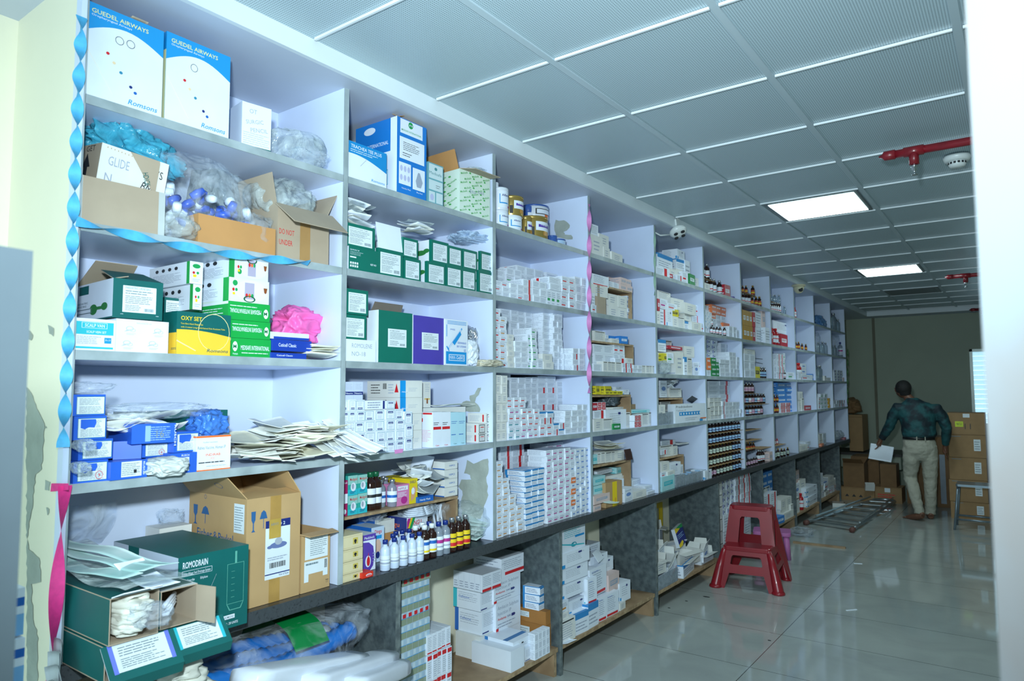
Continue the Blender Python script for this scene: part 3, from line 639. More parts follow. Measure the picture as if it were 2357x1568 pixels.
# second shelf
zb = 2.093
a = yz('a', 437, 975, -.012); b = yz('a', 933, 1095, -.012); w_ = b[0]-a[0]; h_ = (a[1]+b[1])/2-zb; yc = (a[0]+b[0])/2
e = empty('cardboard_tray', (-.012-.16, yc, zb), 'low grey-brown cardboard tray under the white taped carton', 'cardboard box')
o = openbox(w_, h_, .32, CD2, CD, lambda F: (F['F'].r(0, 0, .06, 1, mat('tape_strip', 'BCC2C2', .25, var=.05)), F['F'].r(.92, 0, 1, 1, MATS['tape_strip']))); o.build('tray', e)
def glide(F):
    A = F['F']; A.t(.12, .66, .16, 'GLIDE', GY, .3); A.t(.10, .36, .16, 'N', GY, .1); A.t(.62, .42, .14, 'BM', BK, .16, rot=-.3); A.t(.8, .68, .14, 'YS', BK, .13); 
    for u in (.38, .54, .70): A.ring(u, .22, .06, .13, GY, .12)
    A.poly([(.4, 1), (.5, .86), (.86, .34), (.86, .95), (.85, 1)], CD2); A.t(.62, .7, .1, 'HDICK', TL, .2, .03, rot=-1.2)
    for k in range(8): A.e(.08+.05*k, .95-.003*k, .006, .012, CD)
    S_ = F['S']; S_.r(0, 0, 1, 1, CD2); S_.poly([(.5, .2), (.62, .2), (.62, .6), (.7, .6), (.56, .85), (.42, .6), (.5, .6)], BK); S_.t(.5, .88, .1, 'GET', BK, .3)
a = yz('a', 545, 750, -.03); b = yz('a', 925, 920, -.03)
o = place(cardbox(b[0]-a[0], .175, .20, W2, glide), 'handwritten_carton', None, (-.14, (a[0]+b[0])/2, zb+h_-.055), (R(-4), R(7), 0), .002)
tag(o, 'white carton with handwriting leaning in the grey-brown tray', 'box')
tag(bag(.27, .16, .12, film('teal_film', '4DB9D8', .3), 8, .4).build('teal_plastic_bag', None, (-.15, 1.06, zb+.235), (R(-14), 0, 0)), 'teal film packaging heaped on the white handwritten carton', 'plastic bag')
# big clear bag with blue connectors
a = yz('a', 905, 880, -.03); b = yz('a', 1460, 1250, -.03)
e = empty('connector_bag', (-.17, (a[0]+b[0])/2-.005, zb), 'large clear plastic bag full of blue and white connectors', 'plastic bag')
bag(b[0]-a[0]+.02, .29, .325, film('thin_film', 'E6EEF8', .86, .06, 1.0, 8), 11, .16, 5).build('film', e)
g = random.Random(4); cn = MB(); cnb = MB()
for k in range(70):
    c_ = (g.uniform(-.07, .115), g.uniform(-.17, .17), g.uniform(.05, .19)); dx = Vector((g.uniform(-1, 1), g.uniform(-1, 1), g.uniform(-1, 1))).normalized()*.024
    (cnb if k % 3 else cn).tube([Vector(c_)-dx, Vector(c_), Vector(c_)+dx], [.013, .016, .011], mat('blue_connector', '2C58C4', .35, var=0) if k % 3 else W_, 8)
tag(cn.build('white_connectors', e), kind='stuff'); tag(cnb.build('blue_connectors', e), kind='stuff')
pbag('a', 1150, 880, 1370, 1000, zb, film('grey_film', 'A9B4B8', .3), 'grey crumpled plastic bag behind the connector bag', X=-.25, d=.15, seed=15)
pbag('a', 930, 1180, 1140, 1220, zb, FILM2, 'small cloudy bag squeezed before the connector bag on second shelf', X=0.0, d=.16, seed=16)
# orange-brown box and the open flapped box behind it
a = yz('a', 1120, 1208, -.005); b = yz('a', 1555, 1288, -.005)
e = empty('orange_brown_box', (-.105, (a[0]+b[0])/2, zb), 'low orange-brown cardboard box at the shelf edge above the streamer', 'cardboard box')
openbox(b[0]-a[0], (a[1]+b[1])/2-zb, .20, CDO, CD).build('tray', e)
pbag('a', 1390, 1180, 1550, 1290, zb+.01, FILM, 'clear film poking out of the orange-brown box', X=-.03, d=.13, seed=22)
a = yz('a', 1480, 1110, -.14); b = yz('a', 1800, 1230, -.14); w_ = .235; yc = yz('a', 1560, 1300, -.02)[0]+w_/2+.004; h_ = .20
e = empty('open_carton', (-.17, yc, zb), 'open brown carton with front flap hanging out, right end of second shelf', 'cardboard box')
openbox(w_, h_, .30, CD2, CD2, lambda F: (F['F'].t(.03, .45, .10, 'DO NOT', RD, .28), F['F'].t(.03, .25, .10, 'UNDER', RD, .25), F['F'].r(.42, 0, .62, 1, mat('brown_tape', 'A98556', .3)))).build('body', e)
flap(e, (.15, 0, h_), .135, w_+.03, R(128), 'F', CD2, CD2); flap(e, (0, w_/2, h_), .13, .28, R(30), 'N', CD2, CD2); flap(e, (0, -w_/2, h_), .12, .28, R(8), 'S', CD2, CD2); flap(e, (-.15, 0, h_), .10, w_, R(-8), 'B', CD2, CD2)
tag(bag(.22, .22, .17, FILM2, 31, .25, 5).build('plastic_bag', None, (-.15, yc-.01, zb+.155)), 'crumpled clear bag bulging out of the open brown carton', 'plastic bag')

# third shelf: branded boxes
zb = 1.721
def scalp(F):
    A = F['F']; A.r(.08, .50, .95, .90, CY); A.r(.08, .06, .95, .12, CY); A.r(.22, .70, .80, .88, W_); A.r(.23, .71, .79, .87, CY); A.t(.29, .74, .10, 'SCALP VAN', W_, .45, .03); A.t(.33, .55, .07, 'SCALP VEIN SET', W_, .45, .02); A.lines(.12, .2, .7, .46, 5, GY, .35, 4); A.r(.74, .24, .9, .42, SK); A.t(.76, .32, .05, '20 x 24', W_, .12)
pbox('b', 183, 483, 468, 492, zb, .30, W_, scalp, 'white and turquoise vein set box, leftmost on third shelf', 'vein_set_box', X=-.012)
def instr(F):
    A = F['F']; A.t(.38, .88, .05, 'Instructions for use', GY, .28); 
    for u, v in ((.25, .72), (.78, .70), (.2, .28), (.68, .30)):
        A.ring(u, v, .07, .07, GL, .2); A.ring(u+.06, v-.05, .05, .05, GL, .2); A.poly([(u-.1, v-.1), (u-.04, v-.08), (u+.02, v-.02), (u-.06, v-.05)], GL); A.lines(u-.06, v-.2, u+.12, v-.13, 2, GL, .3)
pbox('b', 470, 490, 808, 505, zb, .30, W_, instr, 'plain white box with faint instruction drawings below the urine bag box', 'instruction_box', X=-.012)
z2 = (yz('b', 460, 480, -.012)[1]+yz('b', 800, 503, -.012)[1])/2 + .001
a = yz('b', 462, 222, -.02); b = yz('b', 795, 262, -.02); h_ = a[1]-z2; w_ = b[0]-a[0]-.01
e = empty('urine_bag_box', (-.02-.15, (a[0]+b[0])/2, z2), 'dark green and white urine bag box with raised lid on third shelf', 'box', rz=R(-3))
def urine(F):
    A = F['F']; A.r(.19, .16, .86, .84, LBL); A.t(.24, .76, .055, 'PAEDIATRIC URINE BAG', INK, .5, .02); A.lines(.24, .62, .8, .74, 2, INK, .35); A.lines(.24, .38, .82, .6, 5, INK, .35, 3); A.lines(.24, .2, .6, .36, 4, INK, .35, 6); A.bars(.62, .2, .82, .28, INK)
    for u, v in ((.15, .1), (.86, .1)): A.r(u, v, u+.06, v+.008, W_)
    S_ = F['S']; S_.r(.12, .72, .38, .95, TL); S_.e(.52, .28, .10, .14, MATS['swirl_green']); S_.e(.80, .32, .08, .10, MATS['swirl_green']); S_.r(.5, .26, .8, .34, MATS['swirl_green']); S_.r(.06, .2, .45, .32, W_); S_.frame(.06, .2, .48, .33, INK, .01); S_.t(.08, .46, .05, 'PAEDIATRIC', INK, .3, .02); S_.t(.08, .38, .05, 'URINE BAG', INK, .26, .02)
openbox(w_, h_, .30, TL, CD2, urine, ms=dict(S=W_)).build('body', e)
flap(e, (.149, 0, h_), .13, w_, R(-72), 'F', TL, CD2); flap(e, (-.149, 0, h_), .15, w_, R(-60), 'B', TL, CD2); flap(e, (0, -w_/2, h_), .05, .29, R(-75), 'S', TL, CD2)
o, _ = pbox('b', 190, 372, 290, 378, z2, .12, TL, lambda F: (F['F'].t(.3, .62, .2, 'MUCUS', YE, .9, .02), F['F'].t(.3, .4, .1, 'With filter', W_, .7)), 'dark green box with yellow lettering behind the urine bag box', 'mucus_extractor_box', X=-.33)
tag(sheet(.12, .1, PAPC, 5, .03).build('paper_scrap', None, (-.39, yz('b', 205, 330, -.39)[0], z2+.075), (0, R(-70), R(10))), 'yellowish folded paper behind the urine bag box', 'paper')
def smalll(F): F['F'].r(.1, .08, .93, .88, LBL); F['F'].lines(.15, .15, .88, .8, 8, INK, .35)
pbox('b', 780, 345, 895, 360, zb+.12, .10, TL, smalll, 'small dark green labelled box behind the oxygen set box', 'small_green_box', X=-.16)
o, _ = pbox('b', 770, 430, 880, 440, zb, .14, W_, plainart, 'white box hidden behind the oxygen set box', 'white_box', X=-.155, zt=zb+.12)
def oxy(F):
    A = F['F']; A.r(0, .50, 1, 1, TL); A.poly([(0, 0), (1, 0), (1, .46)]+[(1-i/12, .46+.12*math.sin(i/12*math.pi*.62)) for i in range(1, 13)], mat('warm_yellow_card', 'F0C23C', .45, var=.03))
    A.t(.07, .80, .095, 'OXY SET', YE, .38, .03); A.t(.07, .70, .035, 'Twin Bore Nasal Oxygen Set', YE, .4, .01); A.t(.07, .62, .035, 'with 2 meter Long Multichannel Kink Resistant Tube', YE, .82, .01)
    A.ring(.68, .55, .3, .45, mat('cream_line', 'F4E3A0', .5, var=0), .03); A.poly([(0, .3), (0, .33), (.35, .1), (.34, .08)], MATS['cream_line']); A.t(.55, .07, .08, 'Romsons', TL, .4, .025, slant=.25)
    S_ = F['S']; S_.r(0, 0, 1, .5, MATS['warm_yellow_card']); S_.t(.8, .1, .08, 'sons', TL, .2, .02)
pbox('b', 862, 441, 1208, 462, zb, .15, TL, oxy, 'green and yellow oxygen set box in front of third shelf', 'oxygen_set_box', X=.0)
def medi(up):
    def f(F):
        A = F['F']
        if up: A.t(.24, .38, .24, 'MEDISAFE INTERNATIONAL', W_, .72, .02); A.e(.10, .55, .06, .27, W_); A.t(.055, .45, .2, 'M', MATS['green_card'], .08, .04); A.lines(.26, .16, .95, .28, 1, W_, .35); A.t(.05, .1, .1, 'Medisafe', W_, .12)
        else: A.t(.78, .62, .24, 'MEDISAFE INTERNATIONAL', W_, .74, .02, rot=math.pi); A.e(.90, .45, .06, .27, W_); A.t(.93, .55, .2, 'M', MATS['green_card'], .08, .04, rot=math.pi); A.lines(.04, .72, .7, .84, 1, W_, .35)
        S_ = F['S']; S_.r(0, .85, 1, 1, W_); S_.lines(.4, .3, .9, .7, 3, W_, .3)
    return f
gc = mat('bright_green_card', '18A045', .4, var=.03); yy = [zb]
ws = []
for k, (x0, y0, x1, y1) in enumerate(((1209, 606, 1466, 628), (1207, 493, 1462, 512), (1192, 374, 1460, 396))):
    z = yy[-1]; o, s_ = pbox('b', x0, y0, x1, y1, z, .30, gc, medi(k == 0), ['green exerciser box at the foot of the green stack, lettering upright', 'middle green exerciser box with upside-down lettering', 'topmost of three green exerciser boxes, lettering upside down'][k], 'exerciser_box', group='green exerciser boxes', X=-.008); yy.append(z+s_[1]+.001)
def spiro(flip):
    def f(F):
        A = F['F']; A.e(.55, .5, .42, .46, W_); A.r(.38, .15, .62, .85, mat('lilac_grey', 'AFA8C0', .4, var=0)); 
        for q, c in enumerate((RD, OR, GR)): A.e(.43+.07*q, .3 if flip else .65, .03, .09, c)
        A.ring(.5, .15 if flip else .85, .15, .14, mat('deep_green', '0F5A34', .4, var=0), .25); A.e(.14, .78 if flip else .3, .06, .12, GR); A.poly([(.85, .7), (.95, .7), (.93, .5), (.9, .45), (.87, .5)], BR); A.e(.1, .5, .03, .07, RD); A.e(.17, .5, .03, .07, GR); A.r(.08, .28, .14, .38, YE)
        S_ = F['S']; S_.r(.0, .06, .92, 1, W_); S_.lines(.1, .15, .8, .6, 7, GY, .3); 
        for q in range(4): S_.e(.22+.14*q, .78, .04, .09, BK)
        S_.r(.9, 0, 1, 1, gc)
    return f
z = yy[-1]; zz0 = z
sg = mat('white_green_card', 'DCE8E0', .4, var=.02)
o, s_ = pbox('b', 1198, 222, 1455, 246, z, .34, gc, spiro(True), 'white and green spirometer box standing on the green stack', 'spirometer_box', group='spirometer boxes', X=-.012, ms=dict(S=sg, F=sg)); z += s_[1]+.001
pbox('b', 1235, 72, 1450, 113, z, .34, gc, spiro(False), 'topmost spirometer box touching the shelf above', 'spirometer_box', group='spirometer boxes', X=-.02, ms=dict(S=sg, F=sg))
# left pair, farther back, standing on hidden green boxes
o, s1 = pbox('b', 985, 395, 1190, 400, zb, .20, gc, None, 'green box lying behind the oxygen set box', 'exerciser_box', group='green exerciser boxes', X=-.155, zt=zb+.155)
def sp2(F):
    A = F['F']; A.e(.5, .8, .3, .1, GR); A.e(.3, .5, .1, .06, RD); A.e(.6, .5, .1, .06, GR); A.r(.25, .3, .5, .42, YE); A.lines(.2, .1, .8, .25, 2, GY, .3); S_ = F['S']; S_.lines(.1, .15, .8, .6, 7, GY, .3); S_.r(.93, 0, 1, 1, gc)
    for q in range(4): S_.e(.2+.16*q, .78, .04, .08, BK)
z = zb+.156
o, s_ = pbox('b', 975, 265, 1015, 268, z, .27, W_, sp2, 'lower of two narrow white spirometer boxes at the back', 'spirometer_box', group='narrow spirometer boxes', X=-.07, gap=-.01); z += s_[1]+.001
pbox('b', 945, 118, 1030, 122, z, .27, W_, sp2, 'upper of two narrow white spirometer boxes near the shelf above', 'spirometer_box', group='narrow spirometer boxes', X=-.07)
# right end: blue dressing boxes, pink bag, papers
dbl = mat('royal_blue_card', '1C3FA8', .4, var=.02)
def cuti(F): A = F['F']; A.t(.15, .38, .3, 'Cuticell Classic', W_, .45, .02); F['T'].r(0, 0, 1, 1, mat('white_blue_top', 'D6DEEA', .4, var=.02))
o, s_ = pbox('b', 1468, 705, 1695, 712, zb, .16, dbl, cuti, 'flat blue dressing box lowest at right end of third shelf', 'dressing_box', group='blue dressing boxes', X=.0)
z = zb+s_[1]+.001
o, s2 = pbox('b', 1468, 620, 1727, 630, z+.006, .17, dbl, cuti, 'blue dressing box with white lettering resting on papers', 'dressing_box', group='blue dressing boxes', X=-.005, rz=R(2))
o, s3 = pbox('b', 1465, 575, 1712, 582, z+s2[1]+.008, .17, MATS['white_blue_top'], lambda F: F['F'].r(.1, 0, 1, .35, dbl), 'white and blue dressing box on top of the lettered one', 'dressing_box', group='blue dressing boxes', X=-.01, rz=R(-2))
for k in range(6):
    tag(sheet(.13, .16, PAPC if k % 2 else PAP, 40+k, .012).build('paper_leaf', None, (-.07, yz('b', 1800+k*4, 700, 0)[0], zb+.006+k*.008), (0, 0, R(rnd.uniform(-14, 14)))), '%s sheet up in the paper heap beside the blue dressing boxes' % ORD(k+1), 'paper', 'papers beside dressing boxes')
tag(bag(.21, .16, .135, mat('pink_rubber', 'F06CB8', .45, var=.03), 51, .3, 5).build('pink_bag', None, (-.2, yz('b', 1645, 560, -.2)[0], zb+.075)), 'crumpled bright pink bag behind the blue dressing boxes', 'bag')
tag(cardboard := place(cardbox(.2, .073, .14, W2), 'white_box', None, (-.27, yz('b', 1645, 560, -.2)[0], zb)), 'white box under the pink bag', 'box')

# fourth shelf
zb = 1.342
rb = mat('catheter_blue_card', '2B62CE', .4, var=.03)
def rus(red=None, blot=True):
    def f(F):
        A = F['F']; A.r(.12, .07, .97, .90, LBL); A.frame(.12, .07, .97, .90, mat('green_line', '2E7F72', .5, var=0), .012); A.lines(.2, .5, .9, .84, 6, INK, .35, 3); A.lines(.2, .12, .9, .46, 6, INK, .35, 8)
        if blot: A.poly([(.2, .86), (.2, .5), (.33, .44), (.45, .52), (.62, .5), (.68, .7), (.66, .86)], rb)
        if red: A.ring(.74, .3, .11, .2, RD, .12); A.t(.71, .22, .16, red, RD, .06)
    return f
G4 = 'blue catheter boxes'
def cat_box(x0, y0, x1, y1, zb_, art, lab, X=-.01, rz=0, d=.2, **k): return pbox('b', x0, y0, x1, y1, zb_, d, rb, art, lab, 'catheter_box', group=G4, X=X, rz=rz, **k)
o, s_ = cat_box(195, 1404, 417, 1398, zb, rus('9'), 'blue catheter box with a circled red 9, bottom of left stack')
o, s2 = cat_box(228, 1264, 448, 1264, zb+s_[1]+.001, rus(None), 'blue catheter box second up in left stack, torn label', X=-.02)
o, s3 = cat_box(198, 1122, 408, 1106, zb+s_[1]+s2[1]+.002, rus(None), 'blue catheter box third up in left stack, blue blot', X=-.012)
o, s4 = cat_box(190, 980, 402, 971, zb+s_[1]+s2[1]+s3[1]+.003, rus(None, False), 'blue catheter box topmost in left stack, full white label', X=-.012)
zt4 = zb+s_[1]+s2[1]+s3[1]+s4[1]+.004
tag(bag(.13, .12, .035, FILM, 61, .3).build('plastic_bag', None, (-.09, yz('b', 290, 960, -.05)[0], zt4)), 'flat clear bag on top of the left catheter stack', 'plastic bag')
for k in range(2): tag(bag(.03, .10, .03, FILM2, 63+k, .3).build('tube_packet', None, (.035, .878+.008*k, zb+.035+k*.06), (R(20), 0, 0)), 'cloudy tube packet at the left post, %s from below' % ORD(k+1), 'packet', 'tube packets at the post')
o, c1 = cat_box(415, 1408, 660, 1400, zb, lambda F: (F['F'].r(.28, .12, .84, .96, LBL), F['F'].lines(.3, .2, .8, .9, 7, INK, .35), F['F'].r(.62, .3, .7, .5, BK), F['F'].t(.88, .9, .1, 'RUSCH', W_, .35, .02, rot=-math.pi/2)), 'blue catheter box with sloping white label at shelf edge', X=.005, rz=R(4))
# open blue box
a = yz('b', 450, 1282, -.06); b = yz('b', 630, 1282, -.06)
e = empty('open_catheter_box', (-.16, (a[0]+b[0])/2, zb+c1[1]+.001), 'open empty blue catheter box showing its dark inside', 'box')
hh = a[1]-zb-c1[1]; q = MB(); w_ = b[0]-a[0]; q.box(-.1, .1, -w_/2, w_/2, 0, .003, rb).box(-.1, .1, -w_/2, w_/2, hh-.003, hh, rb).box(-.1, .1, -w_/2, -w_/2+.003, 0, hh, rb).box(-.1, .1, w_/2-.003, w_/2, 0, hh, rb).box(-.1, -.097, -w_/2, w_/2, 0, hh, rb); q.build('body', e)
flap(e, (.1, -w_/2+.035, 0), .07, .06, R(-100), 'S', rb, rb)
MB().quad((.1, -w_/2, 0), (.13, -w_/2+.07, 0), (.13, -w_/2+.07, hh), (.1, -w_/2, hh), rb).build('end_flap', e)
o, f1 = cat_box(660, 1402, 800, 1398, zb, rus(None, False), 'blue catheter box hidden under the crumpled white packet', X=-.06, zt=zb+c1[1])
o, f2 = cat_box(638, 1282, 805, 1285, zb+c1[1]+.001, rus('6', False), 'blue catheter box with circled red figure in the middle', X=-.05)
o, i1 = cat_box(822, 1358, 990, 1345, zb, lambda F: (F['F'].r(.36, .1, .7, .78, LBL), F['F'].lines(.38, .15, .68, .72, 7, INK, .35), F['F'].t(.4, .83, .1, 'RUSCH', W_, .3, .02)), 'blue catheter box with narrow upright label beside the rabies vaccine carton', X=-.0)
o, h1 = cat_box(822, 1218, 990, 1212, zb+i1[1]+.001, rus(None, True), 'white-labelled blue catheter box leaning on the vaccine carton', X=-.02, rz=R(5))
o, r1 = cat_box(600, 1165, 868, 1160, zb+c1[1]+f2[1]+.002, lambda F: (F['F'].r(.3, .1, .42, .9, mat('pale_blue_print', '8FB4E6', .5, var=0)), F['F'].lines(.42, .12, .88, .88, 7, mat('pale_blue_print', '8FB4E6'), .4), F['F'].t(.55, .3, .36, '16', INK, .18, .02), F['F'].t(.97, .9, .1, 'RUSCH', W_, .5, .02, rot=-math.pi/2)), 'blue catheter box marked 16 lying across the pile', X=-.005, rz=R(-6), zt=yz('b', 720, 1163, -.01)[1])
tag(bag(.11, .11, .055, mat('white_crepe', 'C6CCCA', .6, var=.03), 71, .25).build('crumpled_packet', None, (-.06+.07, yz('b', 775, 1400, 0)[0], zb), (0, 0, 0)), 'crumpled white wrapping at shelf edge below the open catheter box', 'packet')
for k in range(9):
    tag(sheet(.17, .13, PAP if k % 3 else W_, 80+k, .03).build('packet_sheet', None, (-.12+.004*k, yz('b', 480+26*k, 1180, -.1)[0], zb+c1[1]+hh+.015+.008*(k % 4)), (R(rnd.uniform(-14, 14)), R(rnd.uniform(-6, 16)), R(rnd.uniform(-30, 30)))), 'white wrapping sheet, %s from left in the heap over the catheter boxes' % ORD(k+1), 'wrapping', 'wrapping over catheter boxes')
tag(bag(.34, .18, .05, FILM, 77, .3, 5).build('plastic_bag', None, (-.10, yz('b', 700, 1150, -.1)[0], zb+.172)), 'long clear bag across the top of the catheter pile', 'plastic bag')
def indi(F):
    A = F['F']; A.r(0, .95, 1, 1, OR); A.r(0, 0, 1, .03, OR); A.t(.05, .62, .09, 'Rabies Vaccine, Human IP', INK, .8, .005); A.t(.28, .42, .07, 'INDIRAB', OR, .42, .03); A.t(.42, .33, .04, 'IM/ID', OR, .12); A.lines(.08, .2, .85, .28, 1, BK, .35); A.lines(.3, .1, .9, .16, 1, GL, .35); A.t(.2, .8, .035, 'Purified inactivated', INK, .4); F['S'].r(0, .95, 1, 1, OR)
pbox('b', 985, 1242, 1208, 1238, zb, .16, W_, indi, 'white and orange rabies vaccine carton on fourth shelf', 'vaccine_carton', X=-.005)
tag(bag(.115, .11, .085, film('blue_glove_film', '4A86E0', .15), 79, .3).build('glove_bag', None, (-.07, yz('b', 1085, 1200, -.05)[0], yz('b', 1085, 1238, -.05)[1]-.003)), 'blue gloves in clear film on top of the vaccine carton', 'glove bag')
pbox('b', 560, 1062, 1187, 1098, zb, .12, TL, None, 'long dark green box at the back of the fourth shelf', 'long_green_box', X=-.24)
# the spread of paper sleeves
g = random.Random(11)
for k in range(34):
    t = k/33; y = yz('b', 1280+g.uniform(0, 1)*480, 1400, -.05)[0]; z = zb+.004+t*.105
    if k > 22: y = yz('b', 1640+g.uniform(0, 160), 1400, 0)[0]
    o = sheet(g.uniform(.11, .17), g.uniform(.24, .32), (PAP, PAPC, W2)[k % 3], 100+k, .022).build('paper_sleeve', None, (-.10+g.uniform(-.03, .06), y, z), (R(g.uniform(-7, 7)), R(g.uniform(-5, 12)), R(g.uniform(-45, 45))))
    tag(o, 'loose paper sleeve, %s from below in the spread papers on fourth shelf' % ORD(k+1), 'paper sleeve', 'spread paper sleeves')
for k in range(9):
    y = yz('z', 760+7*k, 1060, .03)[0]
    o = sheet(.06, .26, (PAP, W_)[k % 2], 150+k, .02).build('hanging_paper_sleeve', None, (.0+.004*k, y, zb+.035+.004*k), (R(g.uniform(-12, 12)), R(22+g.uniform(-8, 10)), R(-12+9*k/2)))
    tag(o, 'paper sleeve drooping over the divider after the first bay, %s from left' % ORD(k+1), 'paper sleeve', 'drooping paper sleeves')

# worktop, first bay
zb = .853
def lidlab(edge, m_=None):
    def f(A): A.r(.14, .22, .86, .97, LBL); A.r(.86, .2, .92, .99, edge); A.r(.08, .2, .14, .99, edge); A.lines(.2, .62, .8, .9, 4, INK, .35, 3); A.lines(.2, .3, .8, .58, 5, INK, .35, 5)
    return f
def tbox(x0, x1, y0, y1, z0, z1, lab, nm, opn, m=TL, art=None, ms=None):
    """carton lying with its end open to the aisle"""
    e = empty(nm, ((x0+x1)/2, (y0+y1)/2, z0), lab, 'box'); w_, h_, d_ = y1-y0, z1-z0, x1-x0; t = .003; b = MB(); mi = CD2
    b.box(-d_/2, d_/2, -w_/2, w_/2, 0, t, mi, dict(U=m)); b.box(-d_/2, d_/2, -w_/2, w_/2, h_-t, h_, mi, dict(T=(ms or {}).get('T', m)))
    b.box(-d_/2, d_/2, -w_/2, -w_/2+t, t, h_-t, mi, dict(S=m)); b.box(-d_/2, d_/2, w_/2-t, w_/2, t, h_-t, mi, dict(N=m)); b.box(-d_/2, -d_/2+t, -w_/2+t, w_/2-t, t, h_-t, mi)
    if art: art(dict(T=faceT(b, w_, h_, d_), S=faceS(b, w_, h_, d_)))
    b.build('body', e); return e
X0, XF = -.42, .235
def lid(parent, hinge, l_, w_, art):
    b = MB(); c_, s_ = l_*.62, l_*.72
    b.quad((c_, -w_/2, -s_), (c_, w_/2, -s_), (0, w_/2, 0), (0, -w_/2, 0), TL); b.quad((0, -w_/2, -.002), (0, w_/2, -.002), (c_-.002, w_/2, -s_-.001), (c_-.002, -w_/2, -s_-.001), W_)
    b.quad((c_-.01, -w_/2, -s_-.028), (c_-.01, w_/2, -s_-.028), (c_, w_/2, -s_), (c_, -w_/2, -s_), TL); art(Face(b, (c_, -w_/2, -s_), (0, 1, 0), (-c_, 0, s_), w_, math.hypot(c_, s_)))
    return b.build('lid_flap', parent, hinge)
e = tbox(X0, XF, .868, 1.035, zb, .945, 'dark green carton with purple-edged drooping lid, lowest at the entrance', 'suture_carton', 1)
lid(e, ((XF-X0)/2, 0, .094), .105, .19, lidlab(mat('violet_edge', '6A7BE0', .5, var=0)))

e = tbox(X0, XF-.02, 1.045, 1.205, zb, .938, 'dark green carton with turquoise-edged drooping lid', 'suture_carton', 1)
lid(e, ((XF-.02-X0)/2, 0, .087), .09, .165, lidlab(CY))
e = tbox(X0, XF+.01, .872, 1.000, .948, 1.068, 'dark green carton stuffed with white papers under the film sleeves', 'suture_carton', 1)
flap(e, ((XF+.01-X0)/2, 0.0, .12), .045, .12, R(70), 'F', mat('teal_blue_card', '1C6F88', .4), W_)
for k in range(7): tag(bag(.072, .16, .03, mat('packet_white', 'DCDDD2', .5, var=.04), 160+k, .3, 3).build('suture_packet', None, (XF-.055+rnd.uniform(-.02, .02), (.938+rnd.uniform(-.006, .006)), .953+.0135*k), (0, 0, R(rnd.uniform(-12, 12)))), 'white packet, %s from below in the stuffed green carton' % ORD(k+1), 'packet', 'white packets in green carton')
def suct(F):
    A = F['T']; A.t(.97, .34, .05, 'SUCTION CATHETER', GY, .8, .02, rot=math.pi) if 0 else None
    A.r(.05, .03, .95, .16, mat('grey_green_panel', '5C756E', .5, var=0)); A.e(.6, .62, .22, .05, mat('sage_print', '7E9C86', .5, var=0)); A.e(.35, .72, .15, .04, MATS['sage_print']); A.lines(.15, .25, .85, .45, 3, GY, .4)
e = tbox(X0, XF-.005, 1.012, 1.118, .948, 1.052, 'white-topped suction catheter carton, open end with brown flap', 'suction_catheter_carton', 1, art=suct, ms=dict(T=W2))
MB().box(0, .07, 0, .003, 0, .10, CD2).build('end_flap', e, ((XF-X0)/2-.003, .05, .001), (0, 0, R(14)))
for k in range(4): tag(MB().tube([(.02*k, -.03, .01+.012*k), (.03, 0, .015+.012*k), (.01, .03, .04+.008*k)], .006, W_, 8).build('catheter_tube', None, (XF-.09, 1.062, .955)), 'curved white connector inside the open suction carton, %s from below' % ORD(k+1), 'connector', 'connectors in suction carton')
# film sleeves lying over the cartons
o = sheet(.19, .60, FILM2, 31, .03, 20, 10).build('film_sleeve', None, (-.01, .965, 1.075), (0, R(3), R(3))); tag(o, 'cloudy plastic sleeve lying over the green cartons', 'plastic sleeve')
for k in range(3):
    o = sheet(.055, .50, mat('mint_packet', 'A8CFCB', .4, c2='D5E4E2', scale=8), 33+k, .03, 16, 4).build('mint_packet', None, (.0, .90+.035*k, 1.105+.006*k), (0, R(4), R(6+4*k))); tag(o, 'mint green striped packet, %s from the post, over green cartons' % ORD(k+1), 'packet', 'mint striped packets')
tag(sheet(.09, .16, W_, 38, .015).build('white_packet', None, (.20, .985, 1.09), (0, R(16), R(12))), 'plain white packet end on the mint striped packets', 'packet')
tag(bag(.09, .08, .06, FILM, 39, .25, 5).build('plastic_bag', None, (.285, .96, .985)), 'puffed clear bag end hanging before the stuffed green carton', 'plastic bag')
tag(sheet(.30, .2, FILM, 36, .05, 12, 8).build('film_sleeve', None, (-.36, 1.0, 1.12), (0, R(-55), 0)), 'clear film standing against the back of the first worktop bay', 'plastic sleeve')
def romo(F):
    A = F['F']; A.t(.06, .86, .075, 'ROMODRAIN', W_, .34, .04); A.t(.06, .78, .03, 'Under Water Seal Drainage System', W_, .38); A.frame(.05, .765, .46, .83, W_, .004); A.t(.12, .7, .03, 'Sterile', W_, .1); A.t(.3, .7, .03, 'Ethylene', W_, .1)
    A.frame(.68, .3, .93, .8, mat('thin_green_line', '5CA596', .5, var=0), .006); A.poly([(.68, .3), (.72, .22), (.89, .22), (.93, .3)], MATS['thin_green_line']); A.poly([(.69, .3), (.73, .23), (.88, .23), (.92, .3)], TL); A.r(.79, .8, .82, .95, MATS['thin_green_line'])
    for k in range(5): A.r(.74, .38+.08*k, .79, .385+.08*k, MATS['thin_green_line'])
    A.r(.64, .12, .8, .17, W_); A.t(.655, .13, .028, 'ROMSONS', TL, .13, .02); A.t(.45, .05, .03, 'NET QUANTITY : 20 UNITS', W_, .4, .02); A.poly([(.3, .3), (.302, .3), (.52, .72), (.518, .72)], W_)
    S_ = F['S']; S_.r(0, 0, 1, 1, mat('grey_white_card', 'C6D2E4', .45, var=.02)); S_.r(.25, .0, .42, 1, TL)
a = yz('c', 1172, 722, .09); 
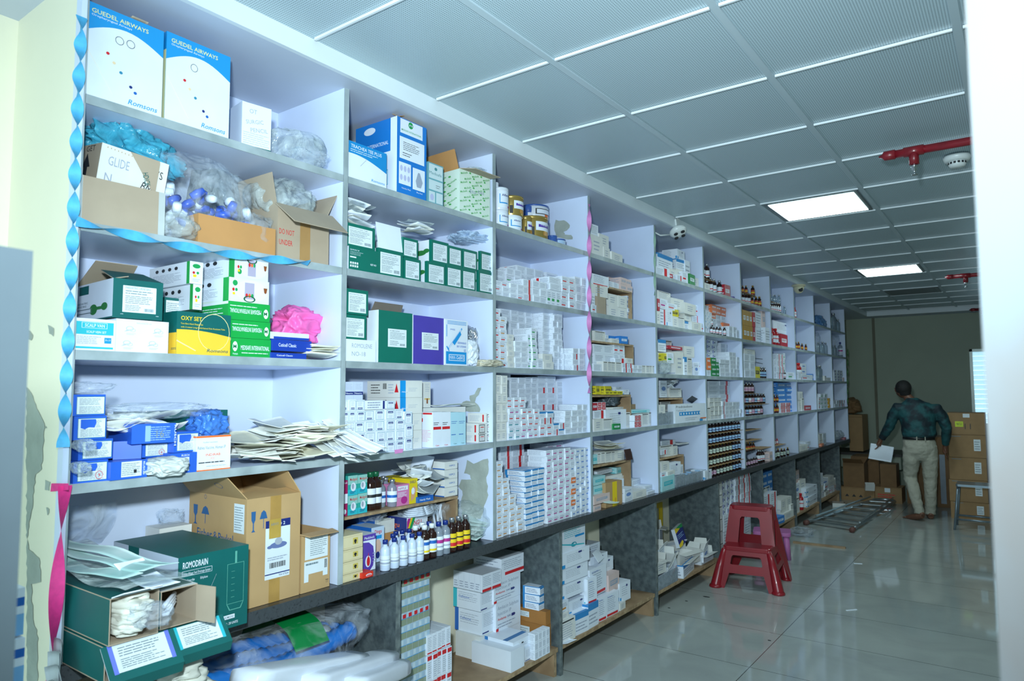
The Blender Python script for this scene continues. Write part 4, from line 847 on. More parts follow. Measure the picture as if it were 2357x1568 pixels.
o = place(cardbox(.235, .25, .41, TL, romo), 'drain_set_carton', None, (.105-.205, 1.245, zb), R(0), .002); tag(o, 'large dark green drainage set carton with white lettering on first worktop', 'box')
def fp(F):
    bp_ = mat('stamp_blue', '2C5F93', .6, var=0)
    for A, us in ((F['F'], (.12, .30)), (F['S'], (.12, .3))):
        u = us[0]; A.poly([(u-.04, .88), (u+.04, .88), (u+.035, .80), (u+.01, .77), (u+.01, .71), (u+.035, .69), (u-.035, .69), (u-.01, .71), (u-.01, .77), (u-.035, .80)], bp_)
        u = us[1]; A.poly([(u-.07, .80), (u-.04, .86), (u, .88), (u+.04, .86), (u+.07, .80)], bp_); A.r(u-.005, .71, u+.005, .8, bp_)
    S_ = F['S']; S_.t(.16, .575, .085, 'Fisher', bp_, .27, .012); S_.t(.45, .575, .08, '&', bp_, .07, 0); S_.t(.54, .565, .085, 'Paykel', bp_, .25, .012); S_.r(.80, .68, .97, .95, LBL); S_.lines(.81, .7, .95, .93, 10, INK, .3); S_.ring(.3, .97, .02, .02, bp_)
    A = F['F']; A.r(.42, .0, .62, 1, mat('clear_brown_tape', 'B08A4C', .25, var=.1)); A.r(.34, .22, .80, .77, LBL); A.r(.34, .70, .80, .77, NV); A.r(.34, .26, .8, .27, NV); A.t(.4, .715, .03, 'AIRVO 2', W_, .3, .02); A.bars(.42, .32, .74, .37, BK); A.t(.6, .235, .02, 'Fisher & Paykel', NV, .18)
    A.e(.58, .53, .16, .03, mat('machine_blue', '6878A8', .4, var=0)); A.e(.58, .565, .07, .035, mat('machine_grey', 'A9B0BC', .4, var=0)); A.e(.42, .52, .05, .015, MATS['machine_blue']); A.lines(.38, .39, .76, .43, 2, GY, .4); A.r(.40, .6, .62, .78, mat('amber_tape', 'B8984A', .25, var=.1)); A.t(.43, .72, .025, 'AIRVO', INK, .14)
a0, b0 = yz('c', 1675, 330, -.02), yz('c', 2040, 270, -.02)
w_ = b0[0]-a0[0]; h_ = (a0[1]+b0[1])/2-zb; d_ = .37
e = empty('humidifier_carton', (-.02-d_/2, (a0[0]+b0[0])/2, zb), 'large open brown carton with blue stamps and white device label', 'cardboard box')
CF = mat('kraft_cardboard', 'BC9A6C', .7, var=.04, scale=8)
openbox(w_, h_, d_, CF, CF, fp).build('body', e)
flap(e, (0, -w_/2, h_), .12, d_, R(42), 'S', CF, CF, art=lambda A: A.ring(.7, .5, .06, .12, MATS['stamp_blue'], .12) or A.ring(.25, .6, .04, .1, MATS['stamp_blue'], .12)); flap(e, (0, w_/2, h_), .12, d_, R(-32), 'N', CF, CF); flap(e, (d_/2, 0, h_), .07, w_-.01, R(-78), 'F', CF, CF); flap(e, (-d_/2, 0, h_), .10, w_-.01, R(-20), 'B', CF, CF)
a0, b0 = yz('c', 2047, 560, -.02), yz('c', 2238, 530, -.02); w_ = yz('c', 2238, 900, -.02)[0]-yz('c', 2045, 900, -.02)[0]; h_ = (a0[1]+b0[1])/2-zb
e = empty('small_brown_carton', (-.02-.11, (a0[0]+b0[0])/2, zb), 'narrow open brown carton with two white labels beside the divider', 'cardboard box')
openbox(w_, h_, .22, CF, CD, lambda F: (F['F'].r(.12, .55, .92, .98, LBL), F['F'].lines(.3, .6, .88, .94, 10, INK, .3), F['F'].r(.1, .3, .92, .52, LBL), F['F'].r(.1, .17, .25, .52, LBL), F['F'].r(.75, .22, .92, .52, LBL), F['F'].bars(.8, .35, .9, .5, BK), F['F'].lines(.15, .44, .6, .5, 1, INK, .5), F['F'].t(.85, .08, .06, 'TT', BK, .1))).build('body', e)
flap(e, (.11, 0, h_), .05, w_+.02, R(95), 'F', CF, CD); flap(e, (-.11, 0, h_), .09, w_, R(-15), 'B', CD, CD)
tag(bag(.09, .05, .05, FILM, 83, .3).build('plastic_bag', None, (-.38, 1.36, 1.12)), 'tiny clear bag scrap behind the drainage set carton', 'plastic bag')
tag(MB().box(-.05, .05, -.06, .06, 0, .26, W2).build('white_box', None, (-.385, 1.355, zb)), 'white box hidden behind the drainage set carton', 'box')

# streamers
def streamer(pts, w0, m, name, label, pitch=.095, flatx=False):
    """twisted crepe ribbon along a 3-D polyline"""
    P = [Vector(p) for p in pts]; L = [0]
    for a_, b_ in zip(P, P[1:]): L.append(L[-1]+(b_-a_).length)
    n = int(L[-1]/.008); vs = []; fs = []
    for i in range(n+1):
        s = L[-1]*i/n; k = max(j for j in range(len(L)) if L[j] <= s+1e-9); k = min(k, len(P)-2); t = (s-L[k])/(L[k+1]-L[k]); c_ = P[k].lerp(P[k+1], t); T = (P[k+1]-P[k]).normalized()
        an = math.pi*s/pitch; A_ = Vector((1, 0, 0)); B_ = T.cross(A_).normalized(); d_ = B_*math.cos(an)+A_*math.sin(an); vs += [c_+d_*w0/2, c_-d_*w0/2]
    for i in range(n): fs.append((2*i, 2*i+1, 2*i+3, 2*i+2))
    return tag(MB().add(vs, fs, m, True).build(name), label, 'streamer')
BLC = mat('blue_crepe', '4FAEE0', .6, var=.08, scale=60); PKC = mat('pink_crepe', 'E8368C', .6, var=.08, scale=60); LPC = mat('pale_pink_crepe', 'D98AC6', .6, var=.05, scale=60); GNC = mat('pale_green_crepe', '8FB09C', .6, var=.05)
streamer([on(*p, 0, .03) for p in ((188, 38), (180, 200), (172, 400), (165, 600), (156, 800), (145, 1030))], .032, BLC, 'blue_streamer', 'twisted blue crepe ribbon down the left end post')
pts = [on(175+ (712-175)*t, 509+(605-509)*t+ 14*math.sin(t*math.pi), 0, .022) for t in [i/12 for i in range(13)]]
streamer(pts, .030, BLC, 'blue_streamer', 'twisted blue crepe ribbon along the edge of the second shelf', .17)
p_ = [on(150, 1118, 0, .03), on(143, 1200, 0, .03), on(135, 1300, 0, .03), on(128, 1400, 0, .03), on(118, 1560, 0, .03), on(114, 1640, 0, .03)]
streamer(p_, .036, PKC, 'pink_streamer', 'bright pink crepe ribbon down the foot of the left end post', .32)
tag(MB().quad(on(118, 1113, 1, .835), on(158, 1113, 1, .835), on(158, 1128, 1, .835), on(116, 1132, 1, .835), PKC).build('pink_ribbon_end'), 'short pink ribbon end taped on the wall beside the post', 'ribbon')
streamer([on(1356, y, 0, .02) for y in (470, 560, 650, 740, 830, 905)], .03, LPC, 'pink_streamer', 'pale pink twisted ribbon down the divider after the third bay', .16)
streamer([on(1507, y, 0, .015) for y in (525, 600, 680)], .018, GNC, 'green_streamer', 'pale green ribbon down the divider after the fourth bay', .15)
streamer([on(1951, y, 0, .02) for y in (800, 870, 940)], .02, mat('green_crepe', '3E6B3C', .6), 'green_streamer', 'green ribbon at the far end of the shelving', .15)
tag(MB().quad(on(908, 1036, 0, .002), on(928, 1033, 0, .002), on(927, 1042, 0, .002), on(909, 1045, 0, .002), LPC).build('pink_tape'), 'pink tape scrap on the fourth shelf edge, second bay', 'tape')
# ================================================================== second bay
zb = 2.470
def trach(F):
    A = F['F']; A.r(0, .58, 1, 1, MATS['sky_box_card']); A.poly([(0, 0), (1, 0), (1, .42)]+[(1-i/12, .42+.26*math.sin(i/12*math.pi*.62)) for i in range(1, 13)], W_)
    A.t(.13, .84, .09, 'TRACHEA TEE PLUS', W_, .74, .03); A.lines(.12, .72, .8, .82, 2, W_, .3); A.t(.62, .08, .075, 'Romsons', SK, .33, .02, slant=.25); A.poly([(.35, .4), (.36, .4), (.5, .62), (.49, .62)], GY)
def pobox(v, x0, y0, x1, y1, zb_, d, art, label, name, mo, mi, X=-.012, ms=None, rz=0, cat='box', group=None, hcut=None):
    a = yz(v, x0, y0, X); b = yz(v, x1, y1, X); w_ = b[0]-a[0]; h_ = hcut or (a[1]+b[1])/2-zb_
    e = empty(name, (X-d/2, (a[0]+b[0])/2, zb_), label, cat, group, rz); openbox(w_, h_, d, mo, mi, art, ms=ms).build('body', e); return e, (w_, h_, d)
GRI = mat('grey_card_inside', '857C72', .7, var=.04)
e, s_ = pobox('d', 105, 418, 392, 528, zb, .27, trach, 'blue and white tracheal tee carton with open lid, leftmost in second top bay', 'tracheal_tee_carton', MATS['sky_box_card'], GRI, X=-.01)
flap(e, (.134, 0, s_[1]), .05, s_[0], R(-80), 'F', GRI, GRI); flap(e, (-.134, 0, s_[1]), .10, s_[0], R(-30), 'B', GRI, GRI)
def msi(F):
    A = F['F']; A.r(.10, .80, .86, .99, W_); A.e(.45, .94, .08, .045, GR); A.t(.405, .925, .025, 'M', W_, .1, .04); A.t(.14, .835, .024, 'MEDISAFE INTERNATIONAL', GR, .68, .01)
    A.r(.08, .46, .92, .75, W_); A.lines(.2, .58, .75, .7, 5, BK, .3); A.lines(.18, .5, .5, .56, 2, BK, .3); A.r(.06, .12, .46, .41, W_); A.r(.52, .10, .94, .39, W_)
    for i in range(3):
        for j in range(2): A.e(.14+.12*i, .21+.12*j, .045, .04, mat('pale_lilac_print', 'B9BEE0', .5, var=0))
    A.poly([(.66, .14), (.8, .14), (.86, .22), (.76, .34), (.7, .34), (.62, .22)], GY); A.t(.15, .06, .02, 'Nebulizer Mask', W_, .3); A.t(.65, .06, .02, 'Blue Red', W_, .2)
    S_ = F['S']; S_.r(0, 0, 1, .56, W_); S_.r(.85, 0, 1, 1, W_); S_.e(.35, .90, .14, .05, W_); S_.t(.3, .66, .05, 'INTERNATIONAL', W_, .5, .02); S_.t(.3, .60, .03, 'Masks', W_, .2); S_.t(.55, .42, .06, 'CE', BK, .18, .01); S_.frame(.4, .12, .8, .32, CY, .01); S_.e(.6, .22, .12, .05, CY)
e, s_ = pobox('d', 465, 372, 668, 430, zb, .27, msi, 'tall blue and white mask carton with green emblem, open brown lid', 'mask_carton', mat('mid_blue_card', '1B78CC', .4, var=.02), CD, X=.0, hcut=.34)
flap(e, (.134, 0, s_[1]), .05, s_[0], R(-60), 'F', CD, CD); flap(e, (0, -s_[0]/2, s_[1]), .08, .26, R(-68), 'S', MATS['mid_blue_card'], CD)
def mst(F):
    A = F['F']; A.r(.05, .62, .95, .97, mat('pale_teal_white', 'CBDDE2', .45, var=0)); A.t(.08, .72, .07, 'Medisafe', mat('muted_teal', '4F8C94', .5, var=0), .8); A.e(.5, .87, .09, .04, MATS['muted_teal']); A.r(.05, .34, .95, .58, MATS['pale_teal_white']); A.r(.05, .04, .45, .3, MATS['pale_teal_white']); A.r(.52, .04, .95, .3, MATS['pale_teal_white']); A.e(.25, .16, .12, .08, mat('pale_lilac_print', 'B9BEE0')); A.lines(.5, .4, .8, .5, 2, BK, .2)
pbox('d', 680, 580, 785, 614, zb, .24, mat('muted_teal_card', '6FA9B4', .45, var=.02), mst, 'narrow pale teal carton leaning beside the tall blue mask carton', 'teal_carton', X=-.012)
def mpat(F):
    mg = mat('leaf_green_print', '4FAF5A', .5, var=0)
    for A, n in ((F['F'], 9), (F['S'], 8)):
        g_ = random.Random(n)
        for i in range(n):
            for j in range(3):
                u = .02+.36*j+(.12 if i % 2 else 0); v = .03+i*.105
                if u+.24 < 1: A.t(u, v, .045, 'Medisafe', mg, .22, .01, rot=.30)
                if u+.30 < 1: A.e(u+.29, v+.09, .03, .02, mg)
    F['F'].t(.3, .5, .09, 'Eto', GY, .2, rot=.1); F['F'].t(.55, .55, .09, 'tal', GY, .2)
e, s_ = pobox('d', 912, 632, 1110, 700, zb, .30, mpat, 'white carton patterned in green words with open brown flaps', 'patterned_carton', mat('pale_green_white', 'D8E8DC', .45, var=.02), CD, X=-.005, rz=R(-3))
flap(e, (0, -s_[0]/2+.004, s_[1]), .10, .28, R(12), 'S', CDO, CDO); flap(e, (.148, 0, s_[1]), .09, s_[0], R(100), 'F', CD2, CD2, taper=.02)
tag(bag(.18, .14, .045, FILM2, 91, .3).build('plastic_bag', None, (-.1, yz('d', 1040, 580, -.1)[0]-.02, zb+s_[1]+.02)), 'crumpled bag on the lid of the green patterned carton', 'plastic bag')

zb = 2.093
GT = 'endotracheal tube boxes'; TLB = mat('dark_teal_card', '0B6B5C', .42, var=.03)
def et(x0, y0, x1, y1, z, lab, X=-.01, d=.24, S=True, **k): return pbox('d', x0, y0, x1, y1, z, d, TLB, greentop, lab, 'tube_box', group=GT, X=X, **k)
def flatg(F): A = F['F']; A.t(.04, .84, .05, 'ENDOTRACHEAL TUBE', W_, .3, .015); A.lines(.04, .64, .5, .82, 3, W_, .2, 4); A.r(.04, .52, .24, .58, W_); A.t(.72, .32, .08, 'REF NO', W_, .2, .02); [A.r(.04+.07*i, .12+.13*j, .09+.07*i, .21+.13*j, W_) for i in range(4) for j in range(2)]; F['S'].r(0, 0, 1, 1, W_)
o, s1 = pbox('d', 130, 1166, 336, 1203, zb, .24, TLB, flatg, 'dark green tube box lying with text side forward, lower left', 'tube_box', group=GT, X=-.008)
z = zb+s1[1]+.001
o, s2 = et(112, 1000, 312, 1045, z, 'dark green tube box under the pile of white packets')
zt = z+s2[1]
for k in range(12): tag(sheet(.15, .12, (PAP, W_, FILM2)[k % 3], 210+k, .018).build('tube_packet', None, (-.10+rnd.uniform(-.03, .03), 1.93+rnd.uniform(-.02, .03), zt+.004+.008*k), (R(rnd.uniform(-6, 6)), R(rnd.uniform(-4, 10)), R(rnd.uniform(-25, 25)))), 'white tube packet, %s from below on the upper left green box' % ORD(k+1), 'packet', 'tube packets on green boxes')
o, s3 = et(335, 1175, 505, 1212, zb, 'dark green tube box with raised white lid')
MB().box(-.002, 0, -s3[0]/2, s3[0]/2, 0, .115, W_).build('lid_flap', o, (.12, 0, s3[1]), (0, R(-9), 0))
o, q1 = et(515, 1238, 628, 1268, zb, 'green tube box, third in the lower row on second shelf'); et(505, 1100, 610, 1128, zb+q1[1]+.001, 'green tube box, third in the upper row, under packets')
zt = zb+q1[1]+.15
for k in range(6): tag(sheet(.13, .12, (PAP, W_, FILM2)[k % 3], 230+k, .02).build('tube_packet', None, (-.10, yz('d', 590, 1100, -.1)[0], zt+.006*k-.01), (R(rnd.uniform(-8, 8)), R(6), R(rnd.uniform(-25, 25)))), 'thin packet, %s from below on the middle green tube boxes' % ORD(k+1), 'packet', 'tube packets on green boxes')
for n_, (lo, up) in enumerate((((675, 1272, 800, 1290), (705, 1122, 822, 1145)), ((808, 1292, 915, 1315), (822, 1162, 915, 1180)), ((916, 1318, 1010, 1335), (922, 1184, 1020, 1205)), ((1032, 1338, 1138, 1345), (1045, 1200, 1138, 1220)))):
    o, q1 = et(*lo, zb, 'green tube box, %s in the lower row on second shelf' % ORD(n_+4)); et(*up, zb+q1[1]+.001, 'green tube box, %s in the upper row on second shelf' % ORD(n_+4), X=-.014)
tag(bag(.25, .16, .05, film('blue_tint_film', 'B8D0EC', .35), 95, .3).build('plastic_bag', None, (-.12, yz('d', 1010, 1190, -.1)[0], zb+.27)), 'bag with light blue connectors on the last green tube boxes', 'plastic bag')

zb = 1.721
def handw(F): A = F['F']; A.t(.26, .62, .20, 'ROMOLENE', GY, .62); A.t(.26, .25, .20, 'NO-18', GY, .42)
o, s1 = pbox('e', 105, 498, 375, 515, zb, .22, W_, handw, 'white box with handwritten name below two small green boxes', 'handwritten_box', X=-.008)
z = zb+s1[1]+.001
def g2(F): greentop(F); 
o, s2 = pbox('e', 118, 292, 297, 315, z, .18, TLB, greentop, 'small dark green box on the handwritten white box', 'tube_box', group=GT, X=-.012); z += s2[1]+.002
pbox('e', 137, 84, 312, 108, z, .18, TLB, greentop, 'topmost small dark green box on third shelf, second bay', 'tube_box', group=GT, X=-.012)
def rl(F): A = F['F']; A.r(.27, .31, .82, .66, LBL); A.t(.33, .61, .022, 'ROMOLENE', INK, .28, .015); A.lines(.33, .46, .78, .6, 5, INK, .3); A.lines(.33, .34, .6, .44, 3, INK, .3, 9); A.bars(.62, .34, .78, .38, INK); F['S'].r(0, 0, 1, 1, W_)
e, s_ = pobox('e', 398, 262, 674, 292, zb, .30, rl, 'large dark green stocking carton with white side and open lid', 'tall_carton', TLB, GRI, ms=dict(S=W_))
flap(e, (.149, 0, s_[1]), .05, s_[0], R(-85), 'F', GRI, GRI); flap(e, (-.149, 0, s_[1]), .06, s_[0], R(-72), 'B', GRI, GRI)
e, s_ = pobox('e', 682, 305, 932, 330, zb, .30, rl, 'large purple carton with white label and open lid', 'tall_carton', mat('purple_card', '4B3FA6', .42, var=.03), GRI, ms=dict(S=W_))
flap(e, (-.149, 0, s_[1]), .09, s_[0], R(-25), 'B', GRI, GRI); flap(e, (.149, 0, s_[1]), .05, s_[0], R(-85), 'F', GRI, GRI)
def dispo(F):
    A = F['F']; pi = math.pi
    A.r(.04, .03, .94, .30, SK); A.r(.16, .10, .86, .24, W_); A.r(.18, .115, .84, .225, SK); A.t(.82, .21, .075, 'DISPO VAN', W_, .62, .03, rot=pi)
    A.t(.92, .36, .05, '25', BL, .1, .02, rot=pi); A.t(.92, .44, .04, 'SINGLE USE', BL, .42, .03, rot=pi); A.t(.92, .52, .04, 'SYRINGES', BL, .38, .03, rot=pi); A.t(.42, .80, .035, '50ml', BL, .2, .01, rot=pi)
    A.poly([(.10, .36), (.14, .34), (.74, .80), (.72, .84)], SK); A.poly([(.14, .38), (.165, .365), (.70, .78), (.69, .81)], W_); A.poly([(.30, .5), (.40, .44), (.70, .69), (.64, .76)], SK); A.poly([(.04, .40), (.07, .42), (.18, .32), (.15, .30)], SK)
    for k in range(3): A.r(.08, .90+.03*k, .92, .91+.03*k, SK)
    A.r(.04, .62, .065, .88, SK)
pbox('e', 943, 340, 1128, 352, zb, .26, W_, dispo, 'upside-down blue and white syringe carton on third shelf', 'syringe_carton', X=-.005)
tag(bag(.15, .10, .22, mat('silver_foil', 'B9BEC4', .22, metal=.75, bump=.8, bscale=25), 97, .22).build('foil_bag', None, (-.14, yz('e', 1245, 600, -.1)[0]-.005, zb)), 'crumpled silver foil bag beside the syringe carton', 'foil bag')
tag(bag(.10, .08, .12, W_, 98, .3).build('crumpled_wrapper', None, (-.05, yz('e', 1195, 650, 0)[0], zb)), 'white crumpled wrapper before the foil bag', 'wrapper')
tag(bag(.17, .09, .035, mat('cream_crumple', 'C9C2AE', .6, var=.08), 99, .3).build('crumpled_paper', None, (.0, yz('e', 1300, 710, .0)[0], zb)), 'crumpled cream paper sticking out past the divider', 'paper')

zb = 1.342
b2 = ('z', 2, 'D')
stack('e', 95, 1000, 210, zb, 2, 5, 'neuro', 2, 'D', kinds=('neuro', 'neuro', 'neuro2', 'neuro', 'neuro2'), X=-.015, d=.12, name='vitamin_carton')
stack('e', 210, 1000, 288, zb, 1, 5, 'neuro', 2, 'D', kinds=('neuro', 'neuro', 'neuro', 'neuro', 'neuro2'), X=-.015, d=.12, name='vitamin_carton')
stack('e', 292, 1085, 370, zb, 1, 4, 'neuro', 2, 'D', kinds=('neuro2', 'neuro2', 'neuro2', 'neuro2'), X=-.015, d=.12, name='vitamin_carton')
stack('e', 374, 1082, 452, zb, 1, 4, 'neuro', 2, 'D', kinds=('neuro2', 'neuro2', 'neuro2', 'neuro'), X=-.015, d=.12, name='vitamin_carton')
stack('e', 456, 1078, 532, zb, 1, 4, 'neuro', 2, 'D', kinds=('neuro', 'neuro2', 'neuro', 'neuro'), X=-.015, d=.12, name='vitamin_carton')
stack('e', 536, 1076, 608, zb, 1, 4, 'neuro', 2, 'D', kinds=('neuro', 'neuro2', 'neuro', 'neuro2'), X=-.015, d=.12, name='vitamin_carton')
stack('e', 612, 1095, 676, zb, 1, 3, 'neuro', 2, 'D', kinds=('neuro',), X=-.012, d=.12, name='vitamin_carton')
zt = yz('e', 250, 1000, -.015)[1]
stack('e', 112, 850, 265, zt, 2, 1, 'nband', 2, 'D', X=-.02, d=.10, layer='upper')
o, _ = pbox('e', 290, 1003, 450, 1008, yz('e', 400, 1083, -.015)[1]+.002, .10, W_, lambda F: (F['F'].lines(.1, .1, .8, .9, 3, GY, .5, 3), F['F'].r(.88, .05, .98, .95, NV)), 'white carton lying lengthwise on the navy-labelled cartons', 'medicine_carton', X=-.02)
one = yz('e', 470, 1010, -.02); o, _ = pbox('e', 462, 1008, 530, 1010, yz('e', 490, 1078, -.015)[1]+.002, .10, W_, neuro, 'single navy-labelled carton standing above its row, fifth stack', 'medicine_carton', X=-.02)
def abb(F):
    A = F['F']; A.lines(.15, .35, .75, .6, 3, GL, .3, 4); S_ = F['S']; S_.r(.86, 0, 1, 1, SK); S_.t(.9, .3, .07, 'Abbott', W_, .6*.25, .02) ; S_.poly([(.72, .3), (.82, .3), (.77, .85)], RD); S_.lines(.1, .2, .35, .85, 4, BK, .3); S_.bars(.42, .5, .52, .85, BK); S_.lines(.56, .2, .7, .85, 4, GL, .4)
z = zb; X_ = -.05
for k, (yt, lab) in enumerate(((1248, 'bottom'), (1112, 'second'), (980, 'third'), (842, 'topmost'))):
    x0, x1 = (676, 752) if k < 2 else (620, 756)
    o, s_ = pbox('e', x0, yt, x1, yt+2, z, .25, W2, abb, 'white carton with blue edge strip and red wedge, %s of its stack' % lab, 'infusion_carton', X=-.05, group='blue-strip cartons', gap=.001); z += s_[1]+.0008
pbox('e', 768, 850, 824, 855, zb+.18, .10, W2, lambda F: (F['F'].lines(.2, .6, .8, .95, 5, GL, .3), F['F'].r(.1, .3, .9, .36, mat('pale_gold', 'D9C078', .5, var=0)), F['F'].r(.4, .15, .6, .35, BR)), 'tall carton with brown figure behind the red-banded cartons', 'tall_medicine_carton', X=-.13)
pbox('e', 762, 1085, 1110, 1090, zb, .10, W2, None, 'long white carton lying behind the red-banded cartons', 'long_carton', X=-.13, zt=zb+.178)
yv = [843, 916, 988, 1050, 1112]
for k in range(4):
    a_ = yv[k]; kk = 'duph' if k < 2 else None
    if k < 2: pbox('e', a_, 1100, yv[k+1], 1100, zb, .105, W_, duph, 'tall white carton with red band, %s of two' % ('left' if k == 0 else 'right'), 'syrup_carton', X=-.02, group='red-band cartons')
    else: pbox('e', a_, 1102, yv[k+1], 1102, zb, .10, mat('baby_blue_card', 'B4DCEC', .45, var=.02), lambda F: (F['F'].lines(.1, .65, .9, .75, 2, BL, .3), F['F'].lines(.1, .3, .7, .36, 1, BL, .4), F['F'].t(.4, .04, .03, 'Cipla', TL, .4, .01)), 'tall pale blue carton, %s of two' % ('left' if k == 2 else 'right'), 'syrup_carton', X=-.02, group='pale blue cartons')
z = zb
for r_ in range(3):
    yt = (1275, 1192, 1108)[r_]
    for c_, (xa, xb) in enumerate(((1215, 1276), (1279, 1334))):
        if r_ == 2 and c_ == 0: continue
        o, s_ = pbox('e', xa, yt, xb, yt+3, z, .12, W2, limcee, 'white carton with black outlined end, row %s, %s stack' % (('one', 'two', 'three')[r_], ('left', 'right')[c_]), 'vitamin_carton', X=-.03, group='black-outlined cartons')
    z += s_[1]+.001
tag(sheet(.24, .1, PAP, 250, .01).build('paper_leaf', None, (-.1, yz('e', 1000, 1090, -.1)[0], zb+.18)), 'flat paper on top of the red-banded cartons', 'paper')

# worktop of the second bay
zb = .853
a = yz('f', 75, 492, -.10); b = yz('f', 840, 350, -.10)
zr = (a[1]+b[1])/2; ya, yb_ = DY[1]+.014, b[0]
def riser(bay, ya, yb_, zr, dx, zb_, lab, X=-.43):
    e = empty('wooden_riser', (0, 0, zb_), lab, 'shelf riser', 'plywood risers inside the bays')
    MB().box(X, dx, ya, yb_, zr-zb_-.012, zr-zb_, M['wood'], dict(F=M['woodedge'])).build('board', e)
    MB().box(X, dx, yb_-.014, yb_, 0, zr-zb_-.013, M['wood'], dict(F=M['woodedge'])).build('side_leg', e)
    MB().box(X, dx-.1, ya, ya+.012, 0, zr-zb_-.013, M['wood']).build('side_leg', e); return e
riser(2, ya, yb_, zr, -.10, zb, 'plywood riser carrying syrup and boxes on the second worktop bay')
def mgold(F):
    A = F['F']; A.r(0, .55, 1, 1, mat('mint_card', '8FC8C0', .45, var=0)); A.r(0, 0, 1, .3, CY); A.t(.2, .74, .14, 'Medigold', RD, .75, .03); A.e(.55, .42, .28, .22, W_); A.e(.5, .45, .12, .14, GY); A.lines(.2, .08, .8, .22, 2, NV, .4)
X_ = -.12
pbox('f', 72, 245, 116, 250, zr, .09, mat('plum_card', 'A01C5C', .45, var=.03), lambda F: (F['F'].t(.3, .9, .06, 'Medi', W_, .6), F['F'].r(0, .35, 1, .62, W_), F['F'].e(.6, .12, .2, .07, W_)), 'tall plum carton at the left end of the riser', 'tonic_carton', X=X_)
for c_, (xa, xb) in enumerate(((118, 181), (183, 244))):
    z = zr
    for r_ in range(2):
        yt = (347, 216)[r_] if c_ == 0 else (332, 210)[r_]
        o, s_ = pbox('f', xa, yt, xb, yt-3, z, .09, mat('teal_mint_card', '2FA89C', .45, var=.02), mgold, 'mint and teal breast shell carton, %s %s of four' % (('lower', 'upper')[r_], ('left', 'right')[c_]), 'feeding_carton', X=X_, group='mint teal cartons'); z += s_[1]+.001
for k, x in enumerate((263, 299)):
    y = yz('f', x, 300, -.15)[0]; bottle('darkg', (-.15, y, zr), 'dark bottle with green cap on riser, %s one' % ('left', 'right')[k], .163, 'green-capped bottles')
for k, (x, X_) in enumerate(((332, -.17), (365, -.21), (408, -.14), (350, -.26))):
    bottle('glyc', (X_, yz('f', x, 300, X_)[0], zr), 'clear round bottle on riser, %s of four from the front' % ('third', 'second', 'first', 'last')[k], .12, 'clear bottles on riser')
def pinkb(F): A = F['F']; A.r(.1, .72, .9, .92, W_); A.t(.15, .76, .1, 'NIPPLE', MG, .6); A.lines(.1, .4, .8, .65, 4, W_, .4); A.e(.6, .25, .25, .18, MG)
pbox('f', 437, 268, 520, 276, zr, .10, mat('rose_card', 'D27FB0', .45, var=.03), pinkb, 'rose pink carton between clear bottles and yellow cartons', 'rose_carton', X=-.12)
def yelb(F): A = F['F']; A.t(.1, .82, .1, 'SHIELD', NV, .7, .02); A.poly([(.2, .1), (.6, .2), (.9, .6), (.5, .7), (.2, .4)], mat('skin_print', 'D9A27C', .5, var=0)); A.e(.45, .5, .2, .14, W_)
ylc = mat('bright_yellow_card', 'E0C81E', .45, var=.02)
pbox('f', 521, 232, 575, 236, zr, .11, ylc, yelb, 'bright yellow carton at front of the riser', 'yellow_carton', X=-.12)
pbox('f', 395, 222, 515, 232, zr, .10, ylc, yelb, 'bright yellow carton behind the rose pink one', 'yellow_carton', X=-.26, group='')
def pcs(F): A = F['F']; A.t(.35, .35, .2, '100PCS', BL, .45, .03); F['S'].t(.05, .4, .2, 'LOX', BL, .2, .01); F['S'].r(0, .0, 1, .12, BL); F['T'].r(0, 0, 1, 1, W2)
z = zr
for k, yt in enumerate((298, 240, 182, 128)):
    o, s_ = pbox('f', 754-(1-k % 2)*2, yt-4, 838, yt-10, z, .26, W2, pcs, 'flat white 100-piece box with blue edge, %s from below on the riser' % ORD(k+1), 'flat_box', X=-.125-.01*(k % 2), group='100-piece boxes'); z += s_[1]+.001
pbox('f', 580, 352, 680, 348, zr, .08, BL, lambda F: F['F'].t(.1, .3, .35, 'Handy Mask', W_, .7, .02), 'small flat blue box lying on the riser edge', 'flat_blue_box', X=-.105, zt=zr+.026)
g = random.Random(5)
for k in range(12): tag(sheet(.10, .12, (mat('silver_wrap', 'AEB6BA', .3, metal=.4), PAP, W_)[k % 3], 270+k, .03).build('wrapper', None, (-.2+g.uniform(-.05, .05), yz('f', 620, 300, -.15)[0]+g.uniform(-.05, .06), zr+.034+.010*k), (R(g.uniform(-20, 20)), R(g.uniform(-10, 25)), R(g.uniform(-60, 60)))), 'silver or white wrapper, %s from below in the heap on the riser' % ORD(k+1), 'wrapper', 'wrappers on riser')
# below and before the riser
def dingu(F):
    A = F['F']; A.t(.25, .82, .1, 'Dingu', RD, .55, .04); A.r(.2, .66, .8, .76, SK); A.e(.5, .45, .25, .2, mat('peach_face', 'E0BCA8', .5, var=0)); A.e(.5, .2, .15, .1, NV); F['S'].r(0, 0, 1, 1, BL)
o, _ = pbox('f', 272, 560, 356, 545, zb, .13, mat('pale_blue_white', 'C4D8EE', .45, var=.02), dingu, 'blue and white baby product carton below the riser', 'baby_carton', X=-.15)
tag(bag(.12, .1, .05, FILM, 281, .3).build('plastic_bag', None, (-.22, yz('f', 300, 540, -.2)[0], zb+.17)), 'clear bag on the blue and white baby carton', 'plastic bag')
o = place(cardbox(.13, .18, .12, BL), 'blue_box', None, (-.33, yz('f', 230, 560, -.3)[0], zb)); tag(o, 'blue box in the shade below the riser', 'box')
g = random.Random(6); e = empty('syringe_bundle_box', (-.27, yz('f', 405, 600, -.2)[0], zb), 'brown box of upright bundled paper packs below the riser', 'box')
openbox(.10, .10, .12, CDO, CD).build('tray', e)
